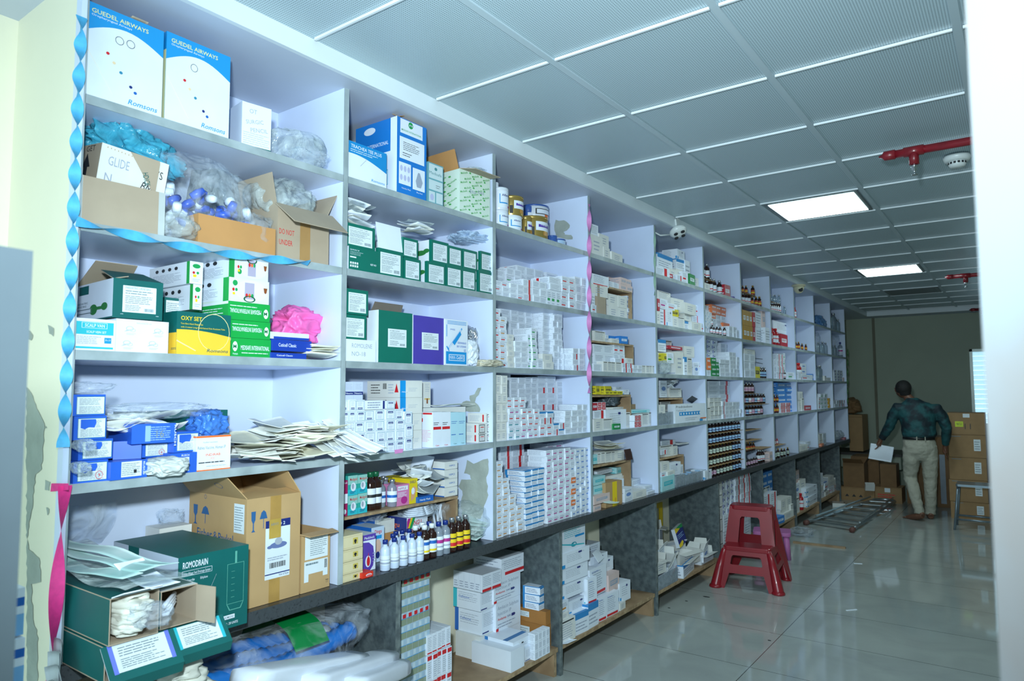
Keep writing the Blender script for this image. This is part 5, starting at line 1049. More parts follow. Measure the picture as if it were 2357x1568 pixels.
for k in range(9): MB().box(-.002, .002, -.04, .04, .01, .155, PAP).build('paper_pack', e, (-.05+.012*k, g.uniform(-.004, .004), 0), (0, R(g.uniform(-4, 4)), 0))
def bp(F):
    A = F['F']; A.t(.18, .76, .13, 'DINGU', RD, .52, .05); A.t(.2, .52, .15, 'BREAST', RD, .6, .03, rot=-.06); A.t(.3, .32, .15, 'PUMP', RD, .45, .03, rot=-.06); A.poly([(0, .2), (0, 0), (.2, 0), (.15, .15)], YE); A.poly([(0, .5), (.28, .98), (.4, .98), (.0, .3)], GR); A.poly([(0, .62), (.18, .98), (.28, .98), (.0, .5)], YE); A.poly([(0, .9), (.05, .98), (.18, .98), (.0, .62)], MG)
    S_ = F['S']; S_.r(0, .6, 1, 1, NV); S_.t(.1, .72, .13, 'Dingu', OR, .6, .02); S_.lines(.1, .1, .8, .5, 4, GY, .3)
pbox('f', 505, 492, 641, 470, zb, .16, W_, bp, 'colourful breast pump carton with red lettering below the riser', 'breast_pump_carton', X=-.15)
e = empty('tubing_bag', (-.17, yz('f', 600, 440, -.15)[0], zr-.075), 'clear bag with coiled white tubing on the breast pump carton', 'plastic bag')
bag(.20, .13, .06, FILM, 283, .2).build('film', e)
for k in range(5): MB().tube([(.05*math.cos(t)*(1-.08*k), .085*math.sin(t)*(1-.08*k), .012+.008*k) for t in [2*math.pi*i/24 for i in range(25)]], .0045, W_, 6).build('tubing', e)
e = empty('syringe_bag', (-.19, yz('f', 765, 500, -.15)[0], zb+.02), 'clear bag of white syringes beside the plywood leg', 'plastic bag')
bag(.13, .12, .19, FILM, 285, .2).build('film', e)
for k in range(8): MB().tube([(g.uniform(-.03, .03), -.04+.011*k, .02), (g.uniform(-.03, .03), -.05+.012*k, .17)], .0055, W_, 8).build('syringe', e)
def clamp(F):
    A = F['F']; A.r(.55, .3, .78, .75, mat('gold_sticker', 'C8B45A', .4, var=0)); A.e(.66, .52, .06, .12, BK); A.r(.63, .32, .69, .5, BK); A.frame(.03, .1, .93, .9, mat('tan_line', 'C0AE84', .5, var=0), .01); F['T'].frame(.05, .05, .95, .95, MATS['tan_line'], .01)
z = zb; crm = mat('cream_card', 'D8CCA6', .5, var=.03)
for k, (yt, yt2) in enumerate(((868, 850), (788, 770), (710, 690), (612, 598))):
    o, s_ = pbox('f', 70, yt, 214, yt2, z, .16, crm, clamp, 'cream carton with gold sticker, %s from below at front left of worktop' % ORD(k+1), 'cream_carton', X=-.008, group='cream cartons'); z += s_[1]+.002
def ear(F):
    A = F['F']; A.r(0, .84, 1, 1, PU); A.t(.1, .875, .07, 'Medcheck', W_, .8, .03); A.t(.15, .76, .05, 'ear syringe', W_, .6); A.poly([(0, 0), (.55, 0), (.8, .12), (.9, .35), (.8, .65), (.45, .78), (0, .8)], PU); A.e(.4, .26, .22, .16, W_); A.e(.42, .26, .13, .13, RD); A.poly([(.38, .35), (.46, .35), (.43, .5), (.41, .5)], RD); A.lines(.75, .2, .95, .5, 4, GY, .3); F['S'].r(0, 0, 1, 1, PU)
pbox('f', 217, 612, 300, 590, zb, .17, W_, ear, 'purple and white ear syringe carton beside cream cartons', 'ear_syringe_carton', X=-.07)
pbox('f', 213, 862, 283, 840, zb, .05, mat('bright_red_card', 'D8321E', .45, var=.02), lambda F: (F['F'].e(.6, .45, .28, .28, W_), F['F'].e(.6, .42, .24, .22, RD), F['F'].t(.35, .4, .18, 'VEGA', W_, .45, .03)), 'small bright red carton before the cream cartons', 'red_carton', X=.008)
g = random.Random(8)
def rowb(kind, pts, lab, grp, hpx=None, h=None):
    for k, (x, yb2) in enumerate(pts):
        p = on(*px('f', x, yb2), 2, zb); p.x = min(-.018, max(-.40, p.x))
        q = YZ(*px('f', x, yb2-60), p.x)[0]
        bottle(kind, (p.x, q, zb), lab % ORD(k+1), h, grp, rz=R(g.uniform(-25, 25)))
rowb('saline', ((362, 838), (422, 846), (480, 832), (538, 820), (586, 802), (412, 790), (432, 770), (474, 760), (520, 750), (560, 740)), 'milky bottle with blue cap, %s of the saline bottles from left front', 'milky saline bottles')
rowb('darkw', ((620, 785), (668, 772), (560, 770), (605, 745)), 'dark bottle with white cap and blue label, %s of four', 'white-capped dark bottles')
rowb('clearb', ((713, 762), (758, 748), (650, 735)), 'clear glycerin bottle with blue cap, %s of three', 'blue-capped glycerin bottles')
rowb('darky', ((800, 735), (845, 718), (890, 706)), 'dark bottle with yellow label and metal cap, %s from left at worktop front', 'yellow-labelled bottles')
for k, (x, X_) in enumerate(((628, -.20), (680, -.21), (725, -.20), (775, -.19), (818, -.18))):
    bottle('dark', (X_, yz('f', x, 580, X_)[0], zb), 'dark bottle in the back row of the worktop, %s of five' % ORD(k+1), .16, 'back row dark bottles')
tag(bag(.24, .2, .17, FILM2, 291, .2, 5).build('plastic_bag', None, (-.13, yz('f', 980, 600, -.1)[0], zb), (0, 0, 0)), 'big cloudy bag of papers against the divider', 'plastic bag')
for k in range(5): tag(sheet(.15, .14, mat('pale_mint_paper', 'C6DCD6', .5, var=.03), 295+k, .01).build('packed_leaflet', None, (-.13, yz('f', 985, 620, -.1)[0], zb+.02+.02*k), (R(12), R(8), R(10*k))), 'pale leaflet, %s up inside the cloudy bag' % ORD(k+1), 'leaflet', 'leaflets in the cloudy bag')

# ================================================================== third bay
zb = 2.470
gold = mat('gold_tin', 'B59A55', .3, metal=.6, var=.05); tin = mat('white_tin', 'DCE2EC', .3, var=0); bln = mat('blue_tin', '3B5FA8', .3, var=.03)
AL = ((-60, 60, .1, .85, W_), (-50, 10, .28, .7, SK), (-45, 15, .33, .72, W_), (10, 30, .12, .2, MG))
PR = ((-40, 60, .35, .75, W_), (-30, 45, .5, .62, PU), (-10, 20, .15, .32, mat('orange_brown_print', 'C08A3A', .4, var=0)), (-60, -45, .1, .5, BK))
def pcan(x0, y0, x1, z, X, body, lid, arts, lab):
    a_ = yz('d', x0, y0, X); b_ = yz('d', x1, y0, X); r_ = (b_[0]-a_[0])/2*.96; h_ = a_[1]-z; can((X-r_, (a_[0]+b_[0])/2, z), r_, h_, body, lid, arts, lab, 'milk powder cans on top shelf', ('Alfamino', -35, .10, .6, NV) if body is tin and arts is AL else ('PreNan', -22, .09, .56, W_) if body is gold else ('Lactodex', -35, .1, .45, W_) if len(arts) == 3 else None); return h_+.001
h1 = pcan(1143, 885, 1178, zb, -.06, tin, tin, AL, 'white infant formula can below, half hidden at the divider'); pcan(1143, 715, 1182, zb+h1, -.06, tin, tin, AL, 'white infant formula can above, half hidden at the divider')
h1 = pcan(1183, 905, 1262, zb, -.02, tin, tin, AL, 'white formula can with blue label, lower of the second pair'); pcan(1183, 745, 1264, zb+h1, -.02, tin, tin, AL, 'white formula can with blue arc, upper of the second pair')
h1 = pcan(1264, 938, 1364, zb, -.015, tin, tin, AL, 'white formula can below the gold milk powder can'); pcan(1272, 800, 1377, zb+h1, -.02, gold, gold, PR, 'gold milk powder can standing on a white one')
h1 = pcan(1366, 952, 1422, zb, -.05, gold, gold, PR, 'narrow gold can left of the largest gold can'); pcan(1368, 898, 1420, zb+h1+.001, -.16, gold, gold, PR, 'gold can at the back above the narrow one') if 0 else None
pcan(1424, 938, 1556, zb, -.012, gold, gold, PR, 'largest gold milk powder can at the shelf front')
h1 = pcan(1440, 960, 1557, zb, -.19, bln, bln, AL, 'blue can at the back carrying the white one'); pcan(1440, 860, 1557, zb+h1, -.19, tin, bln, ((-50, 40, .3, .7, BK), (-45, 35, .35, .65, W_), (-10, 10, .1, .3, OR)), 'white can with blue lid on top at the back')
pcan(1386, 880, 1440, zb, -.24, bln, bln, AL, 'blue can in the back row between gold cans')
pcan(1550, 1086, 1590, zb, -.05, bln, bln, (), 'small blue can right of the largest gold can'); pcan(1596, 1108, 1655, zb, -.03, bln, bln, ((-60, 60, .2, .8, mat('light_tin_label', 'A9C4E2', .4, var=0)),), 'small light blue can, rightmost on the top shelf')
zb = 2.093
K = lambda *a: (lambda c, r_: a[(c*3+r_*5) % len(a)])
stack('d', 1146, 1325, 1210, zb, 1, 5, 'plain', 3, 'B', X=-.21, layer='back'); stack('d', 1225, 1312, 1330, zb, 2, 5, 'grn', 3, 'B', X=-.2, layer='back', kinds=K('grn', 'red', 'plain'))
stack('d', 1300, 1295, 1480, zb, 3, 5, 'red', 3, 'B', X=-.21, layer='back', kinds=K('redt', 'plain', 'red')); stack('d', 1500, 1345, 1715, zb, 3, 4, 'plain', 3, 'B', X=-.22, layer='back')
stack('d', 1146, 1398, 1345, zb, 4, 3, 'plain', 3, 'B', kinds=K('plain', 'redt', 'plain', 'plain')); stack('d', 1345, 1392, 1405, zb, 1, 3, 'redend', 3, 'B'); stack('d', 1407, 1400, 1505, zb, 2, 3, 'plain', 3, 'B')
stack('d', 1507, 1462, 1605, zb, 3, 1, 'teal', 3, 'B', kinds=('grn',)); stack('d', 1607, 1372, 1702, zb, 2, 4, 'redt', 3, 'B'); stack('d', 1704, 1375, 1782, zb, 2, 4, 'plain', 3, 'B')
zq = yz('d', 1520, 1465, -.02)[1]; stack('d', 1524, 1375, 1602, zq, 1, 2, 'red', 3, 'B', layer='upper')
zb = 1.721
def cc(*rows):
    for r_ in rows: stack('e', *r_[:3], zb, *r_[3:6], 3, LV, kinds=r_[6] if len(r_) > 6 else None, X=r_[7] if len(r_) > 7 else -.02, layer=r_[8] if len(r_) > 8 else 'front', name=NM)
LV, NM = 'C', 'medicine_carton'
cc((1400, 250, 1480, 1, 9, 'plain', None, -.2, 'back'), (1480, 246, 1660, 3, 9, 'plain', None, -.2, 'back'), (1745, 246, 1830, 1, 10, 'plain', None, -.13, 'back'), (1832, 250, 1905, 2, 10, 'plain', None, -.10, 'back'))
cc((1352, 248, 1394, 1, 8, 'redt'), (1396, 314, 1452, 1, 8, 'redt', K('redt', 'org')), (1454, 460, 1510, 1, 6, 'plain2'), (1512, 515, 1622, 2, 5, 'plain'), (1624, 462, 1655, 1, 5, 'grn', None, -.03), (1657, 408, 1700, 1, 6, 'grn'), (1702, 660, 1745, 1, 1, 'plain'), (1747, 620, 1830, 1, 2, 'plain2'), (1912, 575, 1992, 1, 4, 'red', None, -.08), (1994, 575, 2040, 1, 4, 'plain', K('redend', 'plain')), (2042, 578, 2088, 1, 4, 'plain'))
zb = 1.342; LV, NM = 'D', 'tablet_carton'
cc((1400, 790, 1480, 1, 9, 'redt', None, -.2, 'back'), (1482, 815, 1600, 2, 10, 'red', K('red', 'plain'), -.2, 'back'), (1602, 812, 1700, 2, 10, 'plain', None, -.2, 'back'), (1702, 805, 1850, 2, 10, 'red', K('red', 'plain', 'redend'), -.2, 'back'), (1862, 845, 2020, 2, 8, 'plain', None, -.2, 'back'))
cc((1362, 795, 1404, 1, 7, 'plain2'), (1406, 800, 1452, 1, 7, 'plain2'))
cc((1464, 1072, 1568, 2, 5, 'mag', lambda c, r_: ('teal', 'teal', 'teal', 'redt', 'mag')[r_]), (1570, 1072, 1672, 2, 5, 'redt', lambda c, r_: ('mag', 'mag', 'redt', 'redt', 'redt')[r_]), (1674, 1075, 1718, 1, 5, 'redt'), (1720, 1100, 1830, 2, 4, 'redt', lambda c, r_: ('redt', 'redt', 'redend', 'blue')[r_]), (1832, 1195, 1925, 2, 2, 'red', K('redend', 'blue')), (1927, 1090, 2030, 2, 4, 'plain'), (2032, 1040, 2110, 2, 5, 'plain'))
zq = yz('e', 1465, 1072, -.02)[1]
stack('e', 1457, 980, 1608, zq, 3, 2, 'redt', 3, 'D', layer='upper', name=NM)
zb = .853; LV, NM = 'E', 'capsule_carton'
def cf(*rows):
    for r_ in rows: stack('f', *r_[:3], zb, *r_[3:6], 3, LV, kinds=r_[6] if len(r_) > 6 else None, X=r_[7] if len(r_) > 7 else -.02, layer=r_[8] if len(r_) > 8 else 'front', name=r_[9] if len(r_) > 9 else NM, y1t=r_[10] if len(r_) > 10 else None)
cf((1120, 5, 1195, 1, 12, 'redend', None, -.22, 'back'), (1197, 5, 1275, 1, 12, 'redend', None, -.22, 'back'), (1278, 60, 1420, 2, 11, 'redend', lambda c, r_: 'redend' if c else 'plain', -.22, 'back'), (1425, 5, 1600, 3, 12, 'mag', None, -.2, 'back'), (1605, 40, 1700, 2, 11, 'navy', None, -.2, 'back'))
cf((1097, 122, 1136, 1, 13, 'org'), (1138, 236, 1182, 1, 10, 'org'), (1184, 342, 1228, 1, 7, 'org'), (1230, 414, 1278, 1, 5, 'org'), (1282, 184, 1326, 1, 11, 'blue'), (1328, 174, 1367, 1, 11, 'blue'), (1369, 166, 1407, 1, 11, 'blue'),
   (1426, 50, 1582, 4, 12, 'mag'), (1584, 45, 1612, 1, 12, 'mag', lambda c, r_: ('navy', 'navy', 'orange', 'org', 'orange', 'navy', 'orange', 'plain', 'navy', 'plain', 'mag', 'mag')[r_]), (1614, 40, 1708, 3, 12, 'navy'))
# ================================================================== fourth to eleventh bay
Z_ = dict(A=2.470, B=2.093, C=1.721, D=1.342, E=.853, F=.156)
def L(v, bay, lev, rows, X=-.03, d=.11):
    """single cartons: (x0, y0, x1, kind[, y of the underside or None[, X]])"""
    for r_ in rows:
        x0, y0, x1, kd = r_[:4]; X_ = r_[5] if len(r_) > 5 else X
        zb_ = yz(v, x0, r_[4], X_)[1] if len(r_) > 4 and r_[4] else Z_[lev]
        loose(v, x0, y0, x1, kd, zb_, bay, lev, d=d, X=X_, rz=R(rnd.uniform(-5, 5)))
def S_k(v, bay, lev, rows, X=-.02, nm=None, base=None):
    nm = nm or {4: 'pill_carton', 5: 'pill_carton', 6: 'drug_carton'}.get(bay, 'pharmacy_carton')
    for r_ in rows: stack(v, r_[0], r_[1], r_[2], r_[7] if len(r_) > 7 and r_[7] else (base or Z_[lev]), r_[3], r_[4], r_[5], bay, lev, kinds=r_[5] if callable(r_[5]) else None, X=r_[6] if len(r_) > 6 and r_[6] is not None else X, name=nm, layer=r_[8] if len(r_) > 8 else 'front')
def B_k(v, bay, lev, kind, xs, ytop, X=-.03, z=None, lab='', simple=True, grp=None):
    z = z or Z_[lev]
    for k, x in enumerate(xs):
        yy_ = ytop[k] if isinstance(ytop, (list, tuple)) else ytop; p = yz(v, x, yy_, X); CNT[(bay, lev, 'b')] = CNT.get((bay, lev, 'b'), 0)+1
        bottle(kind, (X-.025, p[0], z), '%s, %s bottle, %s bay %s' % (lab, ORD(CNT[(bay, lev, 'b')]), BAY[bay], LEV[lev]), max(.06, p[1]-z), grp or 'bottles, %s bay %s' % (BAY[bay], LEV[lev]), simple)
def pl(v, x, y, X=-.1): return yz(v, x, y, X)
# --- bay 4
L('g', 4, 'A', [(160, 135, 222, 'red', 230, -.06), (152, 228, 264, 'plain2'), (230, 222, 318, 'plain2', 340, -.05), (266, 342, 328, 'plain2'), (332, 384, 447, 'plain2')], d=.14)
a = pl('g', 315, 718, -.05); b = pl('g', 527, 742, -.05); riser(4, a[0], b[0], (a[1]+b[1])/2, -.05, Z_['B'], 'plywood riser on the second shelf of the fourth bay')
zt = (a[1]+b[1])/2
L('g', 4, 'B', [(165, 583, 317, 'redfoot', 680), (163, 673, 308, 'plain2', 780), (160, 760, 192, 'red', None), (160, 865, 207, 'redt', None, -.01)], d=.14)
tag(one_carton('plain2', pl('g', 310, 800, -.03)[0]-pl('g', 196, 800, -.03)[0], .19, .14, (-.10, (pl('g', 310, 800, -.03)[0]+pl('g', 196, 800, -.03)[0])/2, Z_['B']), 0, 'brown kraft carton, front of fourth bay second shelf', 'kraft_carton', ''), kind=None); bpy.context.scene.collection.objects['kraft_carton'].data = cardbox(.113, .19, .14, CD2)
S_k('g', 4, 'B', [(312, 650, 415, 2, 1, 'redfoot', -.07, zt, 'upper'), (420, 618, 526, 2, 2, 'pink', -.07, zt, 'upper'), (318, 615, 440, 1, 2, 'pink', -.18, zt, 'upper back'), (312, 762, 480, 2, 2, 'plain2', -.07), (482, 785, 527, 2, 6, 'navy', -.07)])
a = pl('g', 178, 1200, -.05); b = pl('g', 542, 1225, -.05); zt = (a[1]+b[1])/2; riser(4, DY[3]+.015, b[0], zt, -.05, Z_['C'], 'plywood riser on the third shelf of the fourth bay')
S_k('g', 4, 'C', [(178, 1100, 285, 1, 1, 'tube', -.07, zt, 'upper'), (287, 1140, 312, 1, 2, 'plain', -.07, zt, 'upper'), (180, 1220, 366, 2, 3, 'plain', -.06), (368, 1222, 468, 2, 3, 'redt', -.06)])
L('g', 4, 'C', [(316, 1145, 480, 'skyb', 1210, -.1), (340, 1172, 412, 'plain2', 1212, -.07), (430, 1150, 488, 'skyb', 1218, -.06), (380, 1350, 470, 'redend', 1395, -.02), (470, 1350, 538, 'plain2', 1395, -.03)], d=.1)
S_k('g', 4, 'C', [(185, 1400, 262, 1, 1, 'red', -.01), (266, 1378, 380, 3, 1, 'tube', -.01), (384, 1385, 440, 1, 1, 'tube', -.01), (440, 1395, 538, 2, 2, 'redend', -.01), (540, 1412, 618, 2, 2, 'plain', -.01), (622, 1415, 690, 2, 1, 'tube', -.02), (692, 1418, 728, 2, 1, 'tube', -.02)])
a = pl('h', 175, 275, -.05); b = pl('h', 518, 270, -.05); zt = (a[1]+b[1])/2; riser(4, DY[3]+.015, b[0], zt, -.05, Z_['D'], 'plywood riser on the fourth shelf of the fourth bay')
L('h', 4, 'D', [(200, 190, 238, 'yellow', 268), (240, 195, 276, 'yellow', 268), (278, 192, 345, 'yellow', 268), (285, 235, 322, 'yellow', 269, -.04), (324, 236, 352, 'yellow', 269, -.04), (358, 235, 392, 'yellow', 269, -.04), (396, 238, 440, 'yellow', 268, -.04), (380, 200, 440, 'bcor', 240, -.12), (445, 225, 502, 'bcor', 268)], X=-.07, d=.06)
L('h', 4, 'D', [(172, 345, 216, 'crim', 410, -.08), (218, 338, 290, 'gred', 410, -.08), (180, 415, 292, 'redend', 490, -.06), (300, 385, 498, 'plain2', 410, -.1), (296, 408, 470, 'bcor'), (178, 492, 262, 'plain2', None, -.015), (266, 488, 352, 'tube', None, -.02), (356, 535, 425, 'green', None, -.01), (474, 430, 512, 'tube'), (514, 455, 545, 'redt'), (545, 458, 610, 'gred', 510, -.015), (545, 512, 612, 'gred', None, -.015), (614, 440, 680, 'tube'), (682, 425, 726, 'tube'), (520, 410, 676, 'cyanc', 440, -.06)], X=-.05, d=.12)
tag(bag(.16, .12, .08, mat('dark_crumple', '4A545C', .4, var=.2), 301, .4, 4).build('crumpled_foil', None, (-.15, pl('h', 385, 370)[0], Z_['D']+.15)), 'dark crumpled foil below the plywood riser of the fourth bay', 'foil')
tag(MB().box(-.02, -.005, 0, .17, 0, .155, CD).build('kraft_card', None, (-.17, pl('h', 515, 500, -.17)[0], Z_['D'])), 'open kraft carton panel behind tall cartons, fourth bay', 'cardboard')
a = pl('h', 178, 905, -.05); b = pl('h', 518, 862, -.05); zt = (a[1]+b[1])/2; riser(4, DY[3]+.015, b[0], zt, -.05, Z_['E'], 'plywood riser on the worktop of the fourth bay')
L('h', 4, 'E', [(176, 812, 216, 'cyanc', 900), (220, 800, 246, 'tube', 895), (250, 792, 285, 'tube', 890), (290, 790, 345, 'tube', 885), (348, 782, 375, 'tube', 880), (380, 780, 456, 'plain2', 870)], X=-.07, d=.13)
for k in range(7): tag(sheet(.18, .14, (PAP, PAPC)[k % 2], 310+k, .012).build('leaflet', None, (-.13+.004*k, pl('h', 330, 760)[0]+rnd.uniform(-.03, .03), zt+.078+.006*k), (0, R(rnd.uniform(-3, 8)), R(rnd.uniform(-25, 25)))), 'leaflet, %s up on the slim cartons of the fourth bay riser' % ORD(k+1), 'leaflet', 'leaflets on the riser')
tag(cardbox_ := MB().box(-.003, .003, -.045, .045, 0, .075, mat('dark_blister', '3A1E1A', .4)).build('blister_strip', None, (-.04, pl('h', 505, 850, -.04)[0], zt), (0, R(-12), 0)), 'dark brown blister strip at the end of the plywood riser', 'blister strip')
L('h', 4, 'E', [(200, 965, 358, 'plain', 1000, -.12), (384, 930, 470, 'cyanc', 1000, -.12), (440, 1000, 500, 'plain2', 1060, -.1), (176, 1018, 288, 'cyanc', 1095), (176, 1100, 288, 'cyanc', 1180), (176, 1188, 332, 'pink', 1268, -.0), (178, 1275, 250, 'pink', None, .0), (288, 1010, 436, 'plain2', 1120, -.10), (334, 1050, 450, 'bcor', 1120, -.06), (452, 1120, 535, 'navy', None, -.01), (538, 1150, 656, 'plain2', None, -.02), (510, 1045, 656, 'plain', 1100, -.14), (640, 1098, 762, 'plain', 1140, -.05), (660, 1148, 775, 'plain', None, -.03), (460, 1100, 640, 'redend', 1130, -.16)], X=-.03, d=.12)
e = place(cardbox(pl('h', 445, 1200, 0)[0]-pl('h', 298, 1200, 0)[0], .155, .13, CD, lambda F: (F['F'].r(.4, 0, .68, 1, YE), F['F'].t(.62, .1, .12, 'CIDEX', RD, .8*.2, .02, rot=R(90)))), 'kraft_box', None, (-.07, (pl('h', 445, 1200, 0)[0]+pl('h', 298, 1200, 0)[0])/2, Z_['E'])); tag(e, 'open kraft box with yellow tape and red letters, fourth bay worktop', 'cardboard box')
tag(sheet(.09, .14, mat('pale_mint_paper', 'C6DCD6'), 320, .03).build('leaflet', None, (.0, pl('h', 300, 1330, 0)[0], Z_['E']+.02), (0, R(12), R(20))), 'mint leaflet hanging over the worktop edge, fourth bay', 'leaflet')
# --- bay 5
L('g', 5, 'A', [(752, 395, 895, 'blue', 530), (752, 475, 828, 'red', 590), (755, 520, 860, 'redend', None, -.01), (862, 535, 925, 'plain2'), (845, 580, 895, 'crim', None, -.005), (925, 540, 985, 'plain2'), (928, 595, 985, 'redend', None, -.01), (988, 565, 1030, 'redt', None, -.01), (930, 362, 1005, 'bcor', 450, -.07), (935, 450, 1000, 'blue', 545, -.05), (1002, 462, 1052, 'plain'), (1040, 585, 1098, 'green', None, -.01), (1060, 612, 1125, 'plain2')], X=-.04, d=.13)
L('g', 5, 'B', [(752, 735, 875, 'tube', 810, -.1), (752, 812, 778, 'crim', 920), (780, 810, 850, 'mag', 900), (850, 850, 935, 'redt', 910), (885, 802, 990, 'plain2', 900, -.06), (755, 925, 780, 'plain2', None, -.01), (782, 905, 836, 'redend'), (838, 905, 892, 'bcor'), (890, 905, 945, 'yellow', 970), (895, 970, 942, 'plain2'), (945, 975, 1000, 'tube'), (998, 845, 1104, 'plain2', 945, -.02), (1000, 948, 1062, 'plain2', 1010), (1105, 870, 1142, 'redt', 960, -.06), (1078, 962, 1138, 'redend', 1040, -.06), (1002, 1015, 1035, 'blue'), (1068, 1020, 1148, 'plain2', None, -.01), (1150, 1035, 1176, 'redt', None, -.01)], X=-.04, d=.14)
L('g', 5, 'C', [(765, 1180, 832, 'blue', 1290, -.05), (830, 1188, 884, 'tube', 1290, -.12), (850, 1235, 990, 'crim', 1265, -.06), (768, 1300, 850, 'plain2', 1390), (806, 1305, 895, 'yellow', 1385, -.02), (850, 1300, 902, 'grn', 1395, -.01), (912, 1290, 996, 'plain2', None, -.02), (998, 1340, 1022, 'blue', None, -.015), (1024, 1345, 1068, 'tube', None, -.015), (1004, 1240, 1085, 'plain2', 1340, -.08), (1085, 1395, 1130, 'navy'), (1130, 1385, 1175, 'redt', 1448), (1132, 1448, 1180, 'navy'), (1060, 1320, 1110, 'plain', 1400, -.12)], X=-.05, d=.13)
tag(bag(.12, .12, .10, FILM2, 330, .3).build('plastic_bag', None, (-.03, pl('g', 820, 1450, 0)[0], Z_['C'])), 'crumpled clear bag at the left front of fifth bay third shelf', 'plastic bag')
a = pl('h', 775, 300, -.08); b = pl('h', 985, 300, -.08); zt = (a[1]+b[1])/2; riser(5, DY[4]+.015, b[0], zt, -.08, Z_['D'], 'short plywood riser on the fourth shelf of the fifth bay')
L('h', 5, 'D', [(775, 142, 845, 'navy', 295), (870, 212, 968, 'tube', 295), (775, 362, 826, 'plain2', 440, -.02), (1190, 385, 1236, 'tube', None, -.01), (790, 335, 870, 'tube', 420, -.15)], X=-.1, d=.1)
for k in range(8): tag(sheet(.10, .12, (PAP, W_, FILM2)[k % 3], 340+k, .03).build('wrapper', None, (-.16, pl('h', 905, 200)[0]+rnd.uniform(-.05, .05), zt+.055+.012*k), (R(rnd.uniform(-20, 20)), R(rnd.uniform(-10, 25)), R(rnd.uniform(-60, 60)))), 'crumpled wrapper, %s up in the heap above the fifth bay riser' % ORD(k+1), 'wrapper', 'wrappers, fifth bay')
def pred(F): A = F['F']; A.t(.03, .80, .12, 'Prednisolone', BK, .5, .0); A.t(.03, .62, .09, 'Tablets IP', GY, .3); A.r(.12, .38, .78, .58, SK); [A.e(.17+.085*k, .48, .02, .06, W_) for k in range(8)]; A.r(.78, .14, .98, .2, OR); A.r(.76, .02, .86, .14, SK); A.lines(.3, .1, .7, .3, 2, GL, .3)
o, _ = pbox('h', 915, 335, 1198, 365, Z_['D']+.001, .06, W_, pred, 'white carton with blue tablet band leaning across the fifth bay', 'tablet_box', X=-.005)
tag(MB().box(0, .003, 0, .20, 0, .06, mat('dark_grey_card', '3A4046', .6)).build('carton_lid', None, (-.07, pl('h', 1040, 330, -.05)[0], Z_['D']+.175), (R(-12), R(50), 0)), 'dark grey open lid above the tablet carton, fifth bay', 'carton lid')
bxm = film('clear_box_plastic', 'A8B4BE', .45, rough=.15, bump=.1)
def cbin(v, x0, y0, x1, bay, lev, k, X=-.01, d=.14, zb_=None):
    a_ = yz(v, x0, y0, X); b_ = yz(v, x1, y0, X); zb_ = zb_ or Z_[lev]; w_ = b_[0]-a_[0]-.004; h_ = a_[1]-zb_
    e = empty('clear_bin', (X-d/2, (a_[0]+b_[0])/2, zb_), 'clear plastic bin, %s from left, %s bay %s' % (ORD(k), BAY[bay], LEV[lev]), 'bin', 'clear bins, %s bay' % BAY[bay])
    openbox(w_, h_, d, bxm, bxm, t=.002).build('body', e); g_ = random.Random(int(x0)); b2_ = MB()
    for q in range(7):
        c_ = Vector((g_.uniform(-.04, .04), g_.uniform(-w_/3, w_/3), .01+.01*q)); b2_.box(c_.x-.02, c_.x+.02, c_.y-.012, c_.y+.012, c_.z, c_.z+.009, (W_, GY, LB, TL)[q % 4])
    tag(b2_.build('small_strips', e), kind='stuff'); return e
for k, (x0, y0, x1) in enumerate(((776, 430, 850), (855, 425, 940), (945, 430, 1030), (1034, 440, 1120))): cbin('h', x0, y0, x1, 5, 'D', k+1, X=-.02)
a = pl('h', 785, 850, -.08); b = pl('h', 995, 805, -.08); zt = (a[1]+b[1])/2; riser(5, DY[4]+.015, b[0], zt, -.08, Z_['E'], 'short plywood riser on the worktop of the fifth bay')
L('h', 5, 'E', [(786, 735, 890, 'tube', 840), (890, 738, 940, 'plain2', 830), (785, 775, 845, 'redend', 815, -.08), (800, 690, 916, 'redend', 735, -.12), (960, 710, 1034, 'plain2', 722, -.1), (790, 885, 865, 'plain2', 980, -.03), (790, 975, 838, 'redt', 1020, -.02), (840, 968, 920, 'plain2', 1020, -.02), (865, 890, 962, 'bcor', 1010, -.06), (790, 1018, 918, 'cyanc', None, -.01), (962, 905, 990, 'plain', 990, -.08), (1180, 958, 1250, 'bcor', None, .0)], X=-.10, d=.12)
o, _ = pbox('h', 1048, 812, 1222, 820, Z_['E']+.121, .04, W_, lambda F: (F['F'].t(.8, .75, .1, 'Domcet-m', BK, .4, .01, rot=math.pi), F['F'].t(.1, .2, .1, 'Domcet-d', BK, .4, .01), F['F'].lines(.1, .4, .9, .5, 1, GL, .3)), 'white printed carton standing upright against the divider, fifth bay', 'tablet_box', X=-.16)
for k, (x0, y0, x1) in enumerate(((922, 1005, 1010), (1014, 1000, 1070), (1072, 985, 1120), (1122, 965, 1200))): cbin('h', x0, y0, x1, 5, 'E', k+1, X=-.01)
tag(cbx := MB().box(-.12, .12, -.16, .16, 0, .004, FILM2).box(-.12, .12, -.16, .16, .115, .12, bxm).build('clear_tray', None, (-.24, pl('h', 1110, 980, -.2)[0], Z_['E'])), 'flat clear tray behind the bins of the fifth bay', 'tray')
